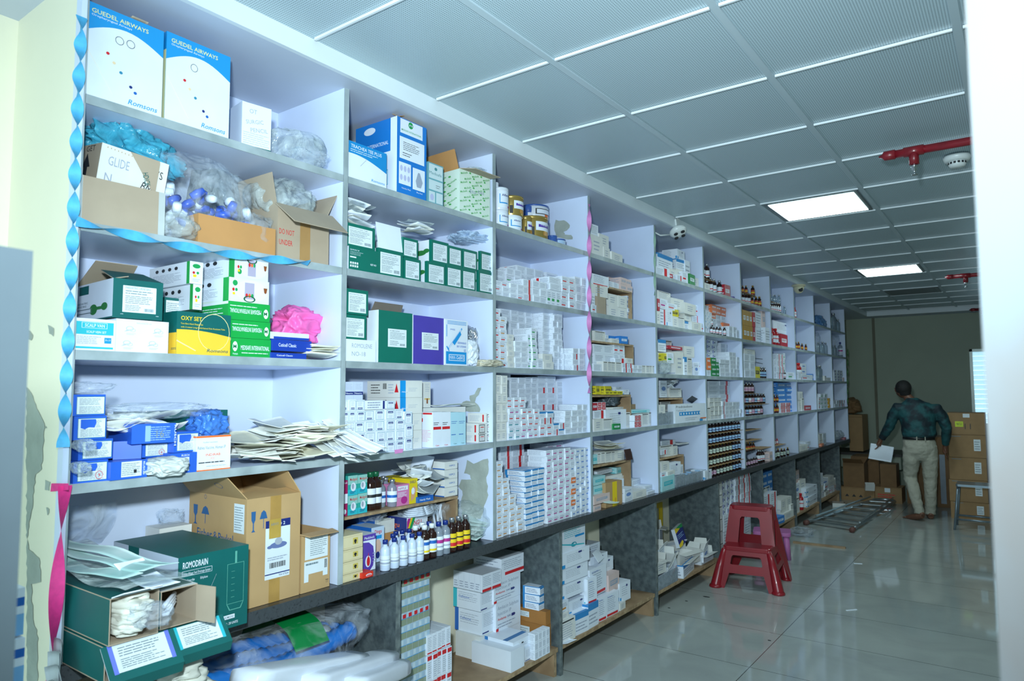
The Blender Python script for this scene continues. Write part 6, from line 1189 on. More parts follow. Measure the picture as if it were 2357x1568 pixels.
# --- bay 6
B_k('g', 6, 'A', 'dark', (1190, 1225), 498, X=-.06, z=Z_['A']+.115, lab='large dark bottle on the raised board')
B_k('g', 6, 'A', 'dark', (1195, 1228, 1258, 1290, 1338), (640, 650, 625, 635, 650), X=-.05, lab='dark syrup bottle with silver cap')
tag(MB().box(-.12, 0, 0, .27, 0, .004, CD).build('cardboard_sheet', None, (-.05, pl('g', 1178, 620, -.05)[0], Z_['A']+.11)), 'cardboard sheet laid on the dark bottles, sixth bay top', 'cardboard sheet')
L('g', 6, 'A', [(1182, 668, 1228, 'plain2', None, -.01), (1368, 684, 1410, 'crim', None, -.03), (1415, 785, 1508, 'navy', None, -.06)], d=.1)
bpy.data.objects[[o.name for o in COL.objects if o.name.startswith('loose_carton')][-1]].data = cardbox(.15, .035, .1, PU)
S_k('g', 6, 'B', [(1186, 870, 1235, 2, 6, 'plain', -.16, None, 'back'), (1240, 862, 1375, 3, 7, lambda c, r_: 'orange' if r_ > 4 or (c == 0 and r_ > 3) else 'plain', -.14, None, 'back'), (1188, 925, 1250, 2, 4, 'bcor', -.05), (1405, 1060, 1470, 2, 2, 'plain', -.03), (1472, 1095, 1500, 1, 1, 'plain', -.02), (1350, 1028, 1490, 3, 1, 'orange', -.12, Z_['B']+.055, 'upper')])
B_k('g', 6, 'B', 'dark', (1268, 1290, 1318, 1345, 1385), (1055, 1062, 1060, 1064, 1066), X=-.01, lab='small dark bottle at the shelf edge'); B_k('g', 6, 'B', 'dark', (1268,), 985, X=-.03, z=Z_['B']+.075, lab='small dark bottle standing on others')
S_k('g', 6, 'C', [(1198, 1180, 1295, 2, 8, 'dot', -.14, None, 'back'), (1330, 1215, 1462, 3, 7, 'plain', -.14, None, 'back'), (1464, 1210, 1500, 1, 8, 'plain', -.1, None, 'back'), (1205, 1345, 1240, 1, 3, lambda c, r_: ('plain', 'orange', 'orange')[r_], -.02), (1242, 1345, 1285, 1, 4, 'green', -.02), (1287, 1385, 1316, 1, 3, 'green', -.02), (1320, 1360, 1408, 2, 4, lambda c, r_: ('red', 'plain')[c], -.02), (1410, 1295, 1468, 2, 6, 'plain', -.03), (1470, 1340, 1525, 2, 5, 'plain', -.03)])
S_k('h', 6, 'D', [(1212, 145, 1312, 1, 8, 'plain', -.12, None, 'back'), (1314, 145, 1410, 1, 8, 'redend', -.12, None, 'back'), (1412, 150, 1450, 1, 8, 'plain', -.15, None, 'back'), (1230, 300, 1340, 3, 5, 'tube', -.03), (1342, 330, 1366, 1, 4, 'redend', -.02), (1368, 340, 1500, 4, 4, 'plain', -.03), (1502, 400, 1550, 2, 2, 'plain', -.02)])
# five tiers of bottles with card sheets between
zs = [Z_['E']+.092*k for k in range(5)]; kinds = ('darkc', 'darkc', 'darkc', 'darkb', 'darkb')
ya_, yb2 = DY[5]+.03, DY[6]-.03
for t in range(5):
    n = 11
    for r_ in range(2):
        for k in range(n):
            y = ya_+(yb2-ya_)*(k+.5)/n; kd = 'darkb' if (k > 7 or t > 2) else 'darkc'
            if t == 0 and k < 3: kd = 'darkp'
            if r_ == 1 and t < 3 and k % 2: continue
            bottle(kd, (-.035-.062*r_, y, zs[t]), 'dark bottle, %s from left, tier %s from below, %s row, sixth bay worktop' % (ORD(k+1), ('one', 'two', 'three', 'four', 'five')[t], ('front', 'rear')[r_]), .088, 'tiered bottles in the sixth bay', True, name=('syrup_bottle', 'syrup_bottle', 'tonic_bottle')[min(t, 2)])
    if t: tag(MB().box(-.13, -.005, ya_, yb2, 0, .0025, CD).build('card_layer', None, (0, 0, zs[t]-.003)), 'card sheet under bottle tier %s, sixth bay worktop' % ('two', 'three', 'four', 'five')[t-1], 'card sheet', 'card layers between bottles')
# --- bay 7
B_k('i', 7, 'A', 'darko', (572, 600, 640, 720), 508, X=-.06, z=Z_['A']+.11, lab='amber bottle with gold cap on raised card')
B_k('i', 7, 'A', 'dark', (578, 605, 640, 672), 600, X=-.05, lab='dark bottle with silver cap'); B_k('i', 7, 'A', 'darko', (715, 760, 800), 640, X=-.02, lab='amber bottle, red and yellow label')
tag(MB().box(-.12, 0, 0, .42, 0, .004, CD).build('cardboard_sheet', None, (-.04, pl('i', 565, 600, -.05)[0], Z_['A']+.105)), 'cardboard sheet laid on the bottles, seventh bay top', 'cardboard sheet')
S_k('i', 7, 'B', [(575, 795, 690, 3, 2, 'must', -.04), (692, 825, 720, 1, 2, 'crim', -.04), (725, 812, 800, 1, 2, 'plain', -.06), (805, 812, 840, 1, 2, 'pink', -.05), (838, 1008, 900, 1, 1, 'plain', -.02), (905, 1010, 932, 1, 1, 'crim', -.01)])
S_k('i', 7, 'C', [(590, 1265, 720, 1, 1, 'plain2', -.08, Z_['C']+.20, 'upper'), (592, 1325, 720, 2, 3, 'plain', -.04), (722, 1480, 785, 1, 1, 'yellow', -.04)])
B_k('i', 7, 'C', 'darkb', (805, 828, 858), 1490, X=-.03, lab='small dark bottle')
for k, (x, y) in enumerate(((725, 1385), (725, 1430), (725, 1510))): tag(MB().tube([(0, 0, 0), (0, .3, -.012*k)], .003, BK, 6).build('metal_rod', None, (-.1, pl('i', x, y, -.1)[0], pl('i', x, y, -.1)[1])), 'thin dark rod across the seventh bay, %s from top' % ORD(k+1), 'rod', 'rods, seventh bay')
for t, (z, n, kd, m_) in enumerate(((Z_['D'], 8, 'darkp', 9), (Z_['D']+.115, 9, 'darkp', 9), (Z_['D']+.225, 5, 'darkp', 9))):
    for k in range(n): bottle(('dark', kd, 'darkb')[k % 3] if t < 2 else kd, (-.05, DY[6]+.05+.093*k, z), 'dark bottle, %s from left in tier %s, seventh bay fourth shelf' % (ORD(k+1), ('one', 'two', 'three')[t]), .108, 'tiered bottles in the seventh bay', True)
    if t: tag(MB().box(-.12, -.005, DY[6]+.02, DY[6]+.09*n+.03, 0, .003, CD).build('card_layer', None, (0, 0, z-.0045)), 'card sheet under bottle tier %s, seventh bay' % ('two', 'three')[t-1], 'card sheet', 'card layers between bottles')
B_k('j', 7, 'E', 'darkp', (482, 508, 532, 552, 575), (850, 845, 840, 830, 830), X=-.02, lab='dark pink-labelled bottle'); B_k('j', 7, 'E', 'dark', (590, 608, 630, 655), 770, X=-.03, lab='tall dark bottle'); B_k('j', 7, 'E', 'darko', (478, 500, 525, 548), 700, X=-.05, z=Z_['E']+.13, lab='small bottle on raised card')
for k, (x0, y0, x1) in enumerate(((470, 770, 600), (475, 695, 605), (590, 765, 705), (470, 598, 598))): a_ = pl('j', x0, y0, -.03); b_ = pl('j', x1, y0, -.03); tag(MB().box(-.12, 0, 0, b_[0]-a_[0], 0, .004, CD).build('cardboard_sheet', None, (-.03, a_[0], a_[1])), 'cardboard sheet across bottles, seventh bay worktop, %s one' % ORD(k+1), 'cardboard sheet', 'card sheets, seventh bay')
L('j', 7, 'E', [(668, 790, 700, 'pink', None, -.01)], d=.06)
# --- bays 8 to 11
B_k('i', 8, 'A', 'glass', (935, 965, 985, 1030), 620, X=-.08, z=Z_['A']+.12, lab='clear glass bottle upside down'); B_k('i', 8, 'A', 'dark', (925, 945, 965, 985, 1010, 1035), 715, X=-.03, lab='dark bottle below the card'); B_k('i', 8, 'A', 'glass', (1098,), 755, X=-.03, lab='clear glass bottle alone')
tag(MB().box(-.12, 0, 0, .35, 0, .004, CD).build('cardboard_sheet', None, (-.05, pl('i', 912, 690, -.05)[0], Z_['A']+.112)), 'card sheet on the bottles, eighth bay top', 'cardboard sheet')
S_k('i', 8, 'B', [(935, 920, 1160, 1, 1, 'bcor', -.1, Z_['B']+.17, 'upper'), (1010, 1055, 1195, 2, 1, 'bcor', -.1, None), (1030, 1085, 1118, 1, 1, 'crim', -.02)]); B_k('i', 8, 'B', 'redb', (958, 992), 1025, X=-.03, lab='red-capped lotion bottle')
S_k('i', 8, 'C', [(945, 1395, 980, 1, 3, 'plain', -.06), (982, 1330, 1060, 2, 4, 'redend', -.04), (1062, 1320, 1085, 1, 4, 'grn', -.05), (1120, 1550, 1195, 1, 1, 'grn', -.02)]); B_k('i', 8, 'C', 'dark', (1098,), 1530, X=-.02, lab='lone dark bottle')
S_k('j', 8, 'D', [(735, 160, 892, 2, 6, 'skyb', -.06), (775, 345, 858, 2, 3, 'gred', -.02)]); B_k('j', 8, 'D', 'darko', (733, 760), 355, X=-.02, lab='amber bottle in lower pair'); B_k('j', 8, 'D', 'darko', (733, 760), 270, X=-.03, z=Z_['D']+.12, lab='amber bottle in upper pair')
tag(MB().box(-.1, 0, 0, .14, 0, .003, CD).build('card_layer', None, (-.02, pl('j', 722, 350, -.02)[0], Z_['D']+.112)), 'small card sheet between amber bottles, eighth bay', 'card sheet')
B_k('j', 8, 'E', 'darkc', (740, 768, 800, 825, 855), (760, 755, 755, 755, 745), X=-.02, lab='dark bottle at worktop edge'); B_k('j', 8, 'E', 'redb', (738, 760), 665, X=-.05, z=Z_['E']+.14, lab='red and white bottle on card')
tag(MB().box(-.12, 0, 0, .4, 0, .004, CD).build('cardboard_sheet', None, (-.04, pl('j', 730, 745, -.04)[0], Z_['E']+.13)), 'card sheet on bottles, eighth bay worktop', 'cardboard sheet')
B_k('i', 9, 'A', 'redb', (1203, 1218), 770, X=-.03, lab='slim reddish bottle'); B_k('i', 9, 'B', 'darko', (1240, 1268, 1310, 1355), (1190, 1185, 1205, 1212), X=-.02, lab='amber bottle in a row')
S_k('i', 9, 'C', [(1275, 1445, 1335, 1, 3, 'navy', -.03), (1240, 1540, 1275, 1, 1, 'plain', -.02)]); B_k('i', 9, 'C', 'redb', (1250, 1268), 1440, X=-.03, lab='pink bottle')
L('j', 9, 'C', [(935, 85, 1045, 'redt'), (1048, 82, 1085, 'skyb')], d=.1)
L('j', 9, 'D', [(935, 325, 955, 'plain2'), (955, 300, 985, 'tube'), (935, 242, 970, 'plain2', 322), (992, 370, 1042, 'crim')], d=.1); L('j', 9, 'E', [(950, 730, 1010, 'plain2'), (1012, 715, 1030, 'redt'), (995, 700, 1040, 'plain', 730, -.06)], d=.12)
bb = place(cardbox(.14, .33, .16, mat('banner_blue', '1468B8', .4, var=.03), lambda F: F['F'].r(0, .9, 1, 1, LB)), 'blue_carton', None, (-.22, pl('i', 1560, 850, -.14)[0]-.05, Z_['A'])); tag(bb, 'big blue carton at the back of the tenth bay top shelf', 'box'); bb.scale = (1, 3.2, 1)
tag(bag(.32, .16, .16, film('blue_film', '5E8FC4', .2), 361, .35).build('plastic_bag', None, (-.13, pl('i', 1500, 920, -.1)[0], Z_['A'])), 'light blue crumpled bag in front of the blue carton, tenth bay', 'plastic bag')
for lev, pts, lab in (('A', ((11, 1680, 840, 'glass'), (11, 1735, 915, 'glass')), 'large clear jar'), ('B', ((10, 1500, 1190, 'glass'), (10, 1550, 1185, 'glass'), (10, 1590, 1195, 'glass'), (11, 1665, 1225, 'glass'), (11, 1700, 1225, 'glass'), (11, 1765, 1190, 'clearb')), 'clear jar')):
    for bay, x, y, kd in pts: B_k('i', bay, lev, kd, (x,), y, X=-.05, lab=lab)
for bay, lev, v, x0, y0, x1 in ((10, 'B', 'i', 1450, 1080, 1500), (11, 'B', 'i', 1640, 1100, 1740)): pbag(v, x0, y0, x1, y0, Z_[lev], FILM, 'clear bag among jars, %s bay second shelf' % BAY[bay], seed=int(x0), X=-.08, d=.12)
B_k('j', 10, 'C', 'glass', (1125, 1140), 5, X=-.05, lab='clear jar'); L('j', 10, 'C', [(1165, 100, 1185, 'tube'), (1190, 115, 1225, 'plain2')], d=.08)
S_k('j', 11, 'C', [(1255, 45, 1330, 3, 4, 'dot', -.04)]); L('j', 11, 'C', [(1340, 115, 1368, 'pink')], d=.08)
S_k('j', 10, 'D', [(1112, 290, 1130, 1, 3, 'redt', -.04), (1132, 262, 1192, 2, 4, 'grn', -.04), (1210, 300, 1238, 1, 1, 'must', -.04)]); S_k('j', 11, 'D', [(1258, 325, 1290, 2, 2, 'red', -.04), (1292, 320, 1355, 3, 2, 'redend', -.04)])
S_k('j', 10, 'E', [(1120, 628, 1150, 1, 2, 'tube', -.04), (1155, 620, 1182, 1, 2, 'plain', -.05)]); L('j', 10, 'E', [(1135, 718, 1168, 'orange', None, -.01)], d=.06)
pbag('j', 1268, 600, 1345, 600, Z_['E'], FILM2, 'cloudy crumpled bag at the end of the last worktop bay', seed=7, X=-.05, d=.12, name='plastic_bag'); L('j', 11, 'E', [(1345, 660, 1372, 'crim')], d=.06)
# blue cartons behind glass etc.: device cameras on the soffit
o = empty('emergency_light', (.045, 4.98, SZ), 'white round emergency light with cable hanging on the soffit edge', 'emergency light')
p = on(1560, 530, 0, .10); o.location = p
ang = (R(-20), R(38), R(-10))
MB().lathe([(0, -.02), (.05, -.018), (.066, 0), (.066, .012), (.052, .03), (.03, .038), (0, .04)], wp, n=26).xf(Euler((0, R(115), 0)).to_matrix().to_4x4()).build('head', o, (0, 0, -.005), ang)
q = MB()
for k in range(4):
    a_ = math.pi/2*k+.5; q.lathe([(0, 0), (.016, 0), (.016, .004), (0, .004)], dk, c=(.038*math.cos(a_), .038*math.sin(a_), .0395), n=12)
q.xf(Euler((0, R(115), 0)).to_matrix().to_4x4()).build('lens', o, (0, 0, -.005), ang)
MB().box(-.02, .02, -.035, .035, .02, .075, wp).build('bracket', o, (-.01, 0, .01), (R(15), 0, 0)); MB().tube([(0, 0, .07), (0, 0, .12)], .006, wp, 8).build('hook', o, (0, 0, 0))
MB().tube([(-.05, -.02, -.03), (-.10, -.10, -.045), (-.13, -.17, -.02), (-.14, -.2, .04), (-.14, -.2, .07)], .006, wp, 8).build('cable', o)
o = empty('dome_camera', (.02, 8.6, SZ), 'cream dome camera under the soffit above the ninth bay', 'security camera'); o.location = on(1838, 656, 2, SZ)
cp = mat('cream_plastic', 'C8C3A6', .4, var=0); MB().lathe([(0, 0), (.075, 0), (.078, -.018), (.06, -.022)], cp, n=26).build('base', o); MB().lathe([(.06, -.018), (.058, -.05), (.042, -.085), (.02, -.10), (0, -.103)], cp, n=26).build('dome', o)
MB().lathe([(0, 0), (.026, 0), (.024, .02), (0, .022)], dk, n=18).build('lens', o, (.030, -.030, -.065), (R(62), R(30), 0))
# ================================================================== below the worktop and on the floor
zb = .156
# space under the first bay: hose bags and white rolls
def hosebag(loc, w_, d_, h_, rot, lab, seed, band=True):
    e = empty('hose_bag', loc, lab, 'hose bag', 'bags of blue breathing hose', rot); bag(w_, d_, h_, film('thin_film', 'E6EEF8', .86), seed, .12, 5).build('film', e)
    hm = mat('blue_hose', '1E6FC0', .35, var=.02)
    for k in range(3):
        pts = [(-.08+.09*k+.02*math.sin(t*3+k), -w_*.40+w_*.80*t, h_*.42+.02*math.sin(t*5+k)) for t in [i/40 for i in range(41)]]
        MB().tube(pts, [.040 if i % 2 else .034 for i in range(41)], hm, 10).build('hose', e)
    MB().tube([(.05, w_*.2, h_*.4), (.02, w_*.3, h_*.5)], .03, W_, 14).build('connector', e)
    if band:
        q = sheet(d_*.95, .16, mat('printed_green_band', '0C7A3C', .3, var=.03), seed, .01, 12, 4); q.v = [(x_, y_, .012+(h_*1.0)*math.sqrt(max(0, 1-(x_/(d_*.52))**2)) + z_*.2) for y_, x_, z_ in [(v[1], v[0], v[2]) for v in q.v]]
        q2 = MB(); n = 14; vs = []; fs = []
        for i in range(n+1):
            t = -1+2*i/n; x_ = t*d_*.50; z_ = h_*(.52+.50*math.sqrt(max(0, 1-t*t))) if t < .75 else h_*.85-(t-.75)*.2
            for y_ in (-.075, .075): vs.append((x_, y_, z_+.006))
        for i in range(n): fs.append((2*i, 2*i+2, 2*i+3, 2*i+1))
        q2.add(vs, fs, MATS['printed_green_band'], True)
        q2.build('printed_band', e, (0, w_*.08, 0))
    return e
e1 = hosebag((-.14, 1.62, .545), .82, .34, .20, 0, 'upper clear bag of blue hose with green printed band', 401)
e2 = hosebag((-.08, 1.50, .34), .70, .36, .19, R(8), 'lower clear bag of blue hose below the banded one', 403, False)
tag(bag(.26, .20, .10, mat('green_white_bag', 'DCE8E0', .35, c2='1E8A4E', scale=22, lo=.40, hi=.43), 405, .25, 5).build('green_white_bag', None, (.07, 1.36, .50)), 'white plastic bag printed with green leaves under the first bay', 'plastic bag')
tag(bag(.30, .24, .2, film('navy_film', '1C3E78', .25), 406, .25, 5).build('navy_bag', None, (.02, 1.02, .42)), 'dark blue film bag below the green cartons', 'plastic bag')
tag(MB().box(-.40, .12, .86, 2.12, 0, .34, CDO).build('low_crate', bevel=.004), 'orange-brown crate holding hose bags and rolls below the worktop', 'crate')
wr = mat('white_film_roll', 'DDE4F0', .3, var=.02, bump=.15, bscale=12)
for k, (pa, pb, Xa, Xb, r_) in enumerate((((560, 1568), (822, 1520), .18, .02, .045), ((700, 1580), (890, 1515), .2, -.0, .042), ((800, 1585), (918, 1535), .22, .03, .042))):
    A_ = on(*pa, 0, Xa); B_ = on(*pb, 0, Xb)
    T_ = (B_-A_); l_ = T_.length; q = MB()
    n = 24; vs = []; fs = []
    for i in range(9):
        t = i/8; sc_ = .92 if i in (0, 8) else 1
        for j in range(n):
            a_ = 2*math.pi*j/n; c_, s_ = math.cos(a_), math.sin(a_); e_ = .45; X_ = math.copysign(abs(c_)**e_, c_)*.060*sc_; Z2_ = math.copysign(abs(s_)**e_, s_)*.034*sc_; w3 = .004*noise.noise(Vector((X_*30+k, t*6, Z2_*30))); vs.append((X_+w3, l_*t, Z2_+w3))
    for i in range(8):
        for j in range(n): fs.append((i*n+j, i*n+(j+1) % n, (i+1)*n+(j+1) % n, (i+1)*n+j)[::-1])
    fs += [tuple(range(n)), tuple(range(9*n-1, 8*n-1, -1))]; q.add(vs, fs, wr, True)
    tag(q.build('film_pack', None, A_, T_.to_track_quat('Y', 'Z').to_euler()), 'white wrapped flat pack below the worktop, %s from left' % ORD(k+1), 'pack', 'white flat packs')
# white papers at far left bottom
for k in range(5): tag(sheet(.17-.01*k, .07, mat('silver_paper', 'B4BCC0', .35, var=.04), 411+k, .018, 6, 10).build('curled_paper', None, (.055+.022*k, .842-.004*k, .855-.02*k), (R(90+5*k), R(-6*k), 0)), 'curled silvery sheet hanging beside the lowest green carton, %s from the post' % ORD(k+1), 'sheet', 'curled sheets at the post')
for k in range(4): tag(bag(.11, .10, .035, mat('packet_white', 'DCDDD2'), 420+k, .3, 3).build('torn_packet', None, (.17, 1.10+.02*k, .80-.035*k), (R(8*k), R(20), 0)), 'torn white packet below the turquoise-edged lid, %s from top' % ORD(k+1), 'packet', 'torn packets under lid')
# stack under second bay: shrink-wrapped ampoule packs
XS = -.10; y0, y1 = yz('f', 460, 1300, XS)[0], yz('f', 655, 1300, XS)[0]; w_ = (y1-y0)
def ampf(red):
    def f(F):
        for A, n in ((F['F'], 5),):
            A.r(0, .5, 1, 1, mat('pale_blue_wrap', 'A8C4D8', .3, var=0)); A.r(0, 0, 1, .48, mat('pale_sage', '8E9C86', .5, var=0)); A.r(0, .48, 1, .52, SK)
            for k in range(n): A.r((k+.06)/n, .56, (k+.5)/n, .95, mat('wrap_sheen', 'C4D8E4', .2, var=0)); A.r((k+.96)/n, 0, (k+1)/n, 1, GL)
            if red:
                for k in range(n): A.r((k+.25)/n, .18 if red == 1 else .55, (k+.8)/n, .46 if red == 1 else .85, RD)
        F['S'].r(0, .5, 1, 1, MATS['pale_blue_wrap'])
    return f
z = zb; n_ = 11; hh = (.79-zb)/n_
for k in range(n_):
    me = cardbox(w_*.97, hh*.985, .20, MATS['pale_sage'] if 'pale_sage' in MATS else W_, ampf({10: 1, 7: 2}.get(k, 0)), 'amp%d' % ({10: 1, 7: 2}.get(k, 0)))
    tag(place(me, 'ampoule_pack', None, (XS-.10+rnd.uniform(-.004, .004), (y0+y1)/2, z), R(rnd.uniform(-1.5, 1.5))), 'shrink-wrapped ampoule pack, %s from below beside the second stone slab' % ORD(k+1), 'ampoule pack', 'ampoule packs'); z += hh
def cyl_red(F): A = F['F']; A.r(.05, .8, .95, .97, RD); A.lines(.15, .1, .85, .75, 8, GY, .3); 
ART['aci'] = (cyl_red, W_, 'tall carton with red top'); ART['aci2'] = (lambda F: (F['F'].r(.05, .05, .95, .12, RD), F['F'].lines(.15, .2, .85, .9, 8, GY, .3)), W_, 'tall carton with red foot')
for zb2, lay, kd in ((zb, 'lower', 'aci'), (None, 'upper', 'aci2')):
    stack('f', 638, (1405 if lay == 'lower' else 1268), 798, zb if lay == 'lower' else yz('f', 638, 1405, -.09)[1]+.002, 5, 1 if lay == 'upper' else 2, kd, 2, 'F', X=-.09, layer=lay, name='tall_carton', d=.16)
# big cartons between second and third slab
def amik(F):
    A = F['F']; A.r(0, .02, .10, .12, RD); A.t(.06, .75, .13, 'Amikacin Sulphate', GY, .86, .0, rot=.0); A.t(.06, .55, .13, 'Injection IP', GY, .55, .0); A.t(.06, .38, .09, 'Amikamac', RD, .35, .03); A.t(.45, .38, .07, '500', NV, .14); A.poly([(.62, .36), (.74, .36), (.78, .41), (.74, .46), (.62, .46)], NV); A.lines(.06, .1, .8, .3, 2, GY, .3); F['S'].lines(.1, .2, .9, .8, 6, GL, .3)
def cef(col):
    def f(F): A = F['F']; A.lines(.12, .3, .9, .85, 8, GY, .25, 5); A.r(.05, .04, .5, .09, NV); S_ = F['S']; S_.r(.0, 0, .14, 1, col); S_.lines(.2, .35, .9, .8, 5, GL, .3); S_.t(.2, .5, .1, 'Cefixime', BL, .4)
    return f
def redstrip(F): A = F['F']; A.lines(.1, .4, .9, .9, 5, GY, .3); A.r(.15, .12, 1, .28, RD); A.t(.02, .7, .1, 'phate', GY, .2); F['S'].lines(.1, .3, .9, .9, 4, GY, .3)
def packf(F):
    A = F['F']; S_ = F['S']
    for k in range(2): A.r(.02+.5*k, 0, .48+.5*k, .16, RD); A.lines(.05+.5*k, .3, .46+.5*k, .9, 6, GY, .3)
    for k in range(5): S_.lines(.03+.19*k, .1, .17+.19*k, .5, 3, GY, .4, k); S_.r(.19*k+.185, 0, .19*k+.19, 1, GL)
F_ = lambda x0, y0, x1, y1, z, d_, art, lab, X=-.05, m=W_, nm='medicine_case', zt=None, **k: pbox('f', x0, y0, x1, y1, z, d_, m, art, lab, nm, X=X, zt=zt, **k)
XQ = -.24
oA, sA = F_(985, 1265, 1112, 1232, zb, .17, None, 'plain white case at the bottom left, partly hidden', X=XQ, m=W2)
z1 = zb+sA[1]+.001; oB, sB = F_(998, 1112, 1090, 1080, z1, .19, cef(BL), 'white case with blue strip, second up in left stack', X=XQ, zt=yz('f', 998, 1105, XQ)[1])
z2 = z1+sB[1]+.001; oC, sC = F_(988, 960, 1075, 938, z2, .19, cef(CY), 'white case with aqua strip, third up in left stack', X=XQ+.01, zt=yz('f', 988, 965, XQ)[1])
z3 = z2+sC[1]+.001; oD, sD = F_(1000, 860, 1126, 800, z3, .20, packf, 'shrink-wrapped pack of red-banded cartons, topmost left', X=XQ+.05, zt=yz('f', 1005, 845, XQ)[1])
F_(1092, 1070, 1252, 1010, zb, .18, None, 'plain white case under the lower amikacin case', X=-.225, zt=zb+.12); oE, sE = F_(1092, 1070, 1252, 1010, zb+.121, .18, amik, 'white amikacin case, lower of two', X=-.22, zt=yz('f', 1092, 1062, -.22)[1])
z5 = zb+.121+sE[1]+.001; oF, sF = F_(1078, 935, 1252, 880, z5, .18, amik, 'white amikacin case, upper of two', X=-.22, zt=yz('f', 1078, 912, -.22)[1])
z6 = z5+sF[1]+.001; F_(1128, 760, 1274, 728, z6, .20, redstrip, 'white case with broad red band on top of the pile', X=-.215, zt=min(.79, yz('f', 1128, 765, -.22)[1]))
F_(1190, 1360, 1278, 1330, zb, .26, None, 'large plain white case at the front of the floor shelf', X=-.015, m=W_, zt=.262)
oG, sG = F_(1280, 1345, 1350, 1330, zb, .22, cef(SK), 'white carton below the blue-cornered one', X=-.04)
def bcn(F): A = F['F']; A.lines(.3, .3, .7, .6, 3, GY, .3); A.r(.42, .55, .52, .68, BK); F['T'].r(.0, .2, 1, .35, mat('deep_sky', '2A72B0', .4, var=0)); F['S'].r(0, 0, .16, 1, MATS['deep_sky']); F['S'].lines(.2, .2, .9, .6, 3, BL, .3)
F_(1205, 1328, 1333, 1240, zb+sG[1]+.001, .20, bcn, 'white carton with blue corner and blue top bar', X=-.05, zt=yz('f', 1240, 1300, -.05)[1])
for c_ in range(4):
    for r_ in range(3):
        a_ = yz('f', 1348+25*c_, 1400, -.008); w0 = yz('f', 1372+25*c_, 1400, -.008)[0]-a_[0]
        tag(place(cardbox(w0*.95, .045, .045, W_, plainart, 'syr'), 'small_carton', None, (-.03, a_[0]+w0/2, zb+.046*r_)), 'small white carton, %s up in %s column before kraft boxes' % (ORD(r_+1), ORD(c_+1)), 'carton', 'small cartons by kraft boxes')
KB = mat('dark_kraft', 'A9733A', .65, var=.05)
def kl(F): F['F'].r(0, 0, 0.01, .01, KB); F['S'].r(.12, .35, .5, .75, LBL); F['S'].lines(.15, .4, .47, .7, 3, INK, .3)
XK = -.062
z = zb
o, s_ = pbox('f', 1428, 1215, 1464, 1185, z, .24, KB, kl, 'dark kraft box, lowest of the pair beside the slab', 'kraft_box', X=XK, zt=yz('f', 1425, 1205, XK)[1]); z += s_[1]+.001
o, s_ = pbox('f', 1420, 1130, 1458, 1105, z, .23, KB, kl, 'dark kraft box, upper of the pair beside the slab', 'kraft_box', X=XK-.002, zt=yz('f', 1415, 1118, XK)[1]); z += s_[1]+.001
for k in range(3):
    o = place(cardbox(.075, .042, .11, W_, stripeart, 'stripe_s'), 'small_blue_carton', None, (XK-.10, o.location.y if k == 0 else o.location.y, z), R(4*k)); z += .043; tag(o, 'small blue-edged white carton on the kraft boxes, %s from below' % ORD(k+1), 'carton', 'blue-edged cartons on kraft boxes')
# between third and fourth slab (view k)
def K_(x0, y0, x1, kind, ybot=None, X=-.05, d_=.18, nm='folded_carton', y1=None):
    zz = yz('k', x0, ybot, X)[1] if ybot else zb; a_ = yz('k', x0, y0, X); b_ = yz('k', x1, y1 or y0, X); key = ('K'); CNT[key] = CNT.get(key, 0)+1
    return one_carton(kind, b_[0]-a_[0]-.003, max(.02, a_[1]-max(zz, zb)), d_, (X-d_/2, (a_[0]+b_[0])/2, max(zz, zb)), R(rnd.uniform(-4, 4)), '%s, %s in order from left between third and fourth slabs' % (ART[kind][2], ORD(CNT[key])), nm, 'cartons between third and fourth slabs')
def acilo(F): A = F['F']; A.r(.0, .0, 1, .10, RD) if 0 else None; A.lines(.1, .55, .8, .9, 5, CY, .3); A.e(.5, .25, .12, .09, mat('sea_teal', '1F93A8', .4, var=0)); A.e(.53, .26, .05, .04, W_); A.poly([(0, .36), (.4, .22), (.95, .12), (.95, .16), (.4, .28), (0, .40)], MATS['cyan_print']); A.r(.55, .5, .95, .58, SK)
ART['sea'] = (acilo, W_, 'white carton with sea-blue drop')
for r_ in ((140, 292, 328, 'sea', 500, -.06), (136, 500, 360, 'bcor', 620, -.05), (136, 622, 345, 'bcor', 740, -.06), (138, 745, 345, 'bcor', 860, -.06), (200, 865, 345, 'bcor', 975, -.06), (138, 868, 198, 'org', 960, -.04), (138, 960, 198, 'plain2', 1010, -.03), (138, 1020, 250, 'tube', None, -.015), (252, 965, 352, 'blue', None, -.02), (335, 430, 440, 'plain', 520, -.2), (340, 520, 440, 'plain2', None, -.2), (368, 520, 500, 'bcor', 610, -.11), (440, 545, 545, 'bcor', 650, -.12), (352, 620, 495, 'redfoot', 840, -.06), (350, 690, 418, 'redfoot', 890, -.03), (345, 888, 430, 'blue', None, -.02), (432, 835, 492, 'redfoot', None, -.03), (500, 660, 592, 'pink', 800, -.06), (492, 812, 585, 'redfoot', None, -.03), (595, 725, 676, 'bcor', 875, -.05), (590, 878, 640, 'plain2', None, -.03)):
    K_(*r_[:4], r_[4], r_[5], .17)
tag(MB().box(-.001, .001, -.07, .07, 0, .07, W_).build('open_flap', None, (-.07, yz('k', 440, 520, -.08)[0], .51), (0, R(-35), R(15))), 'open white carton flap above the leaning cartons', 'carton flap')
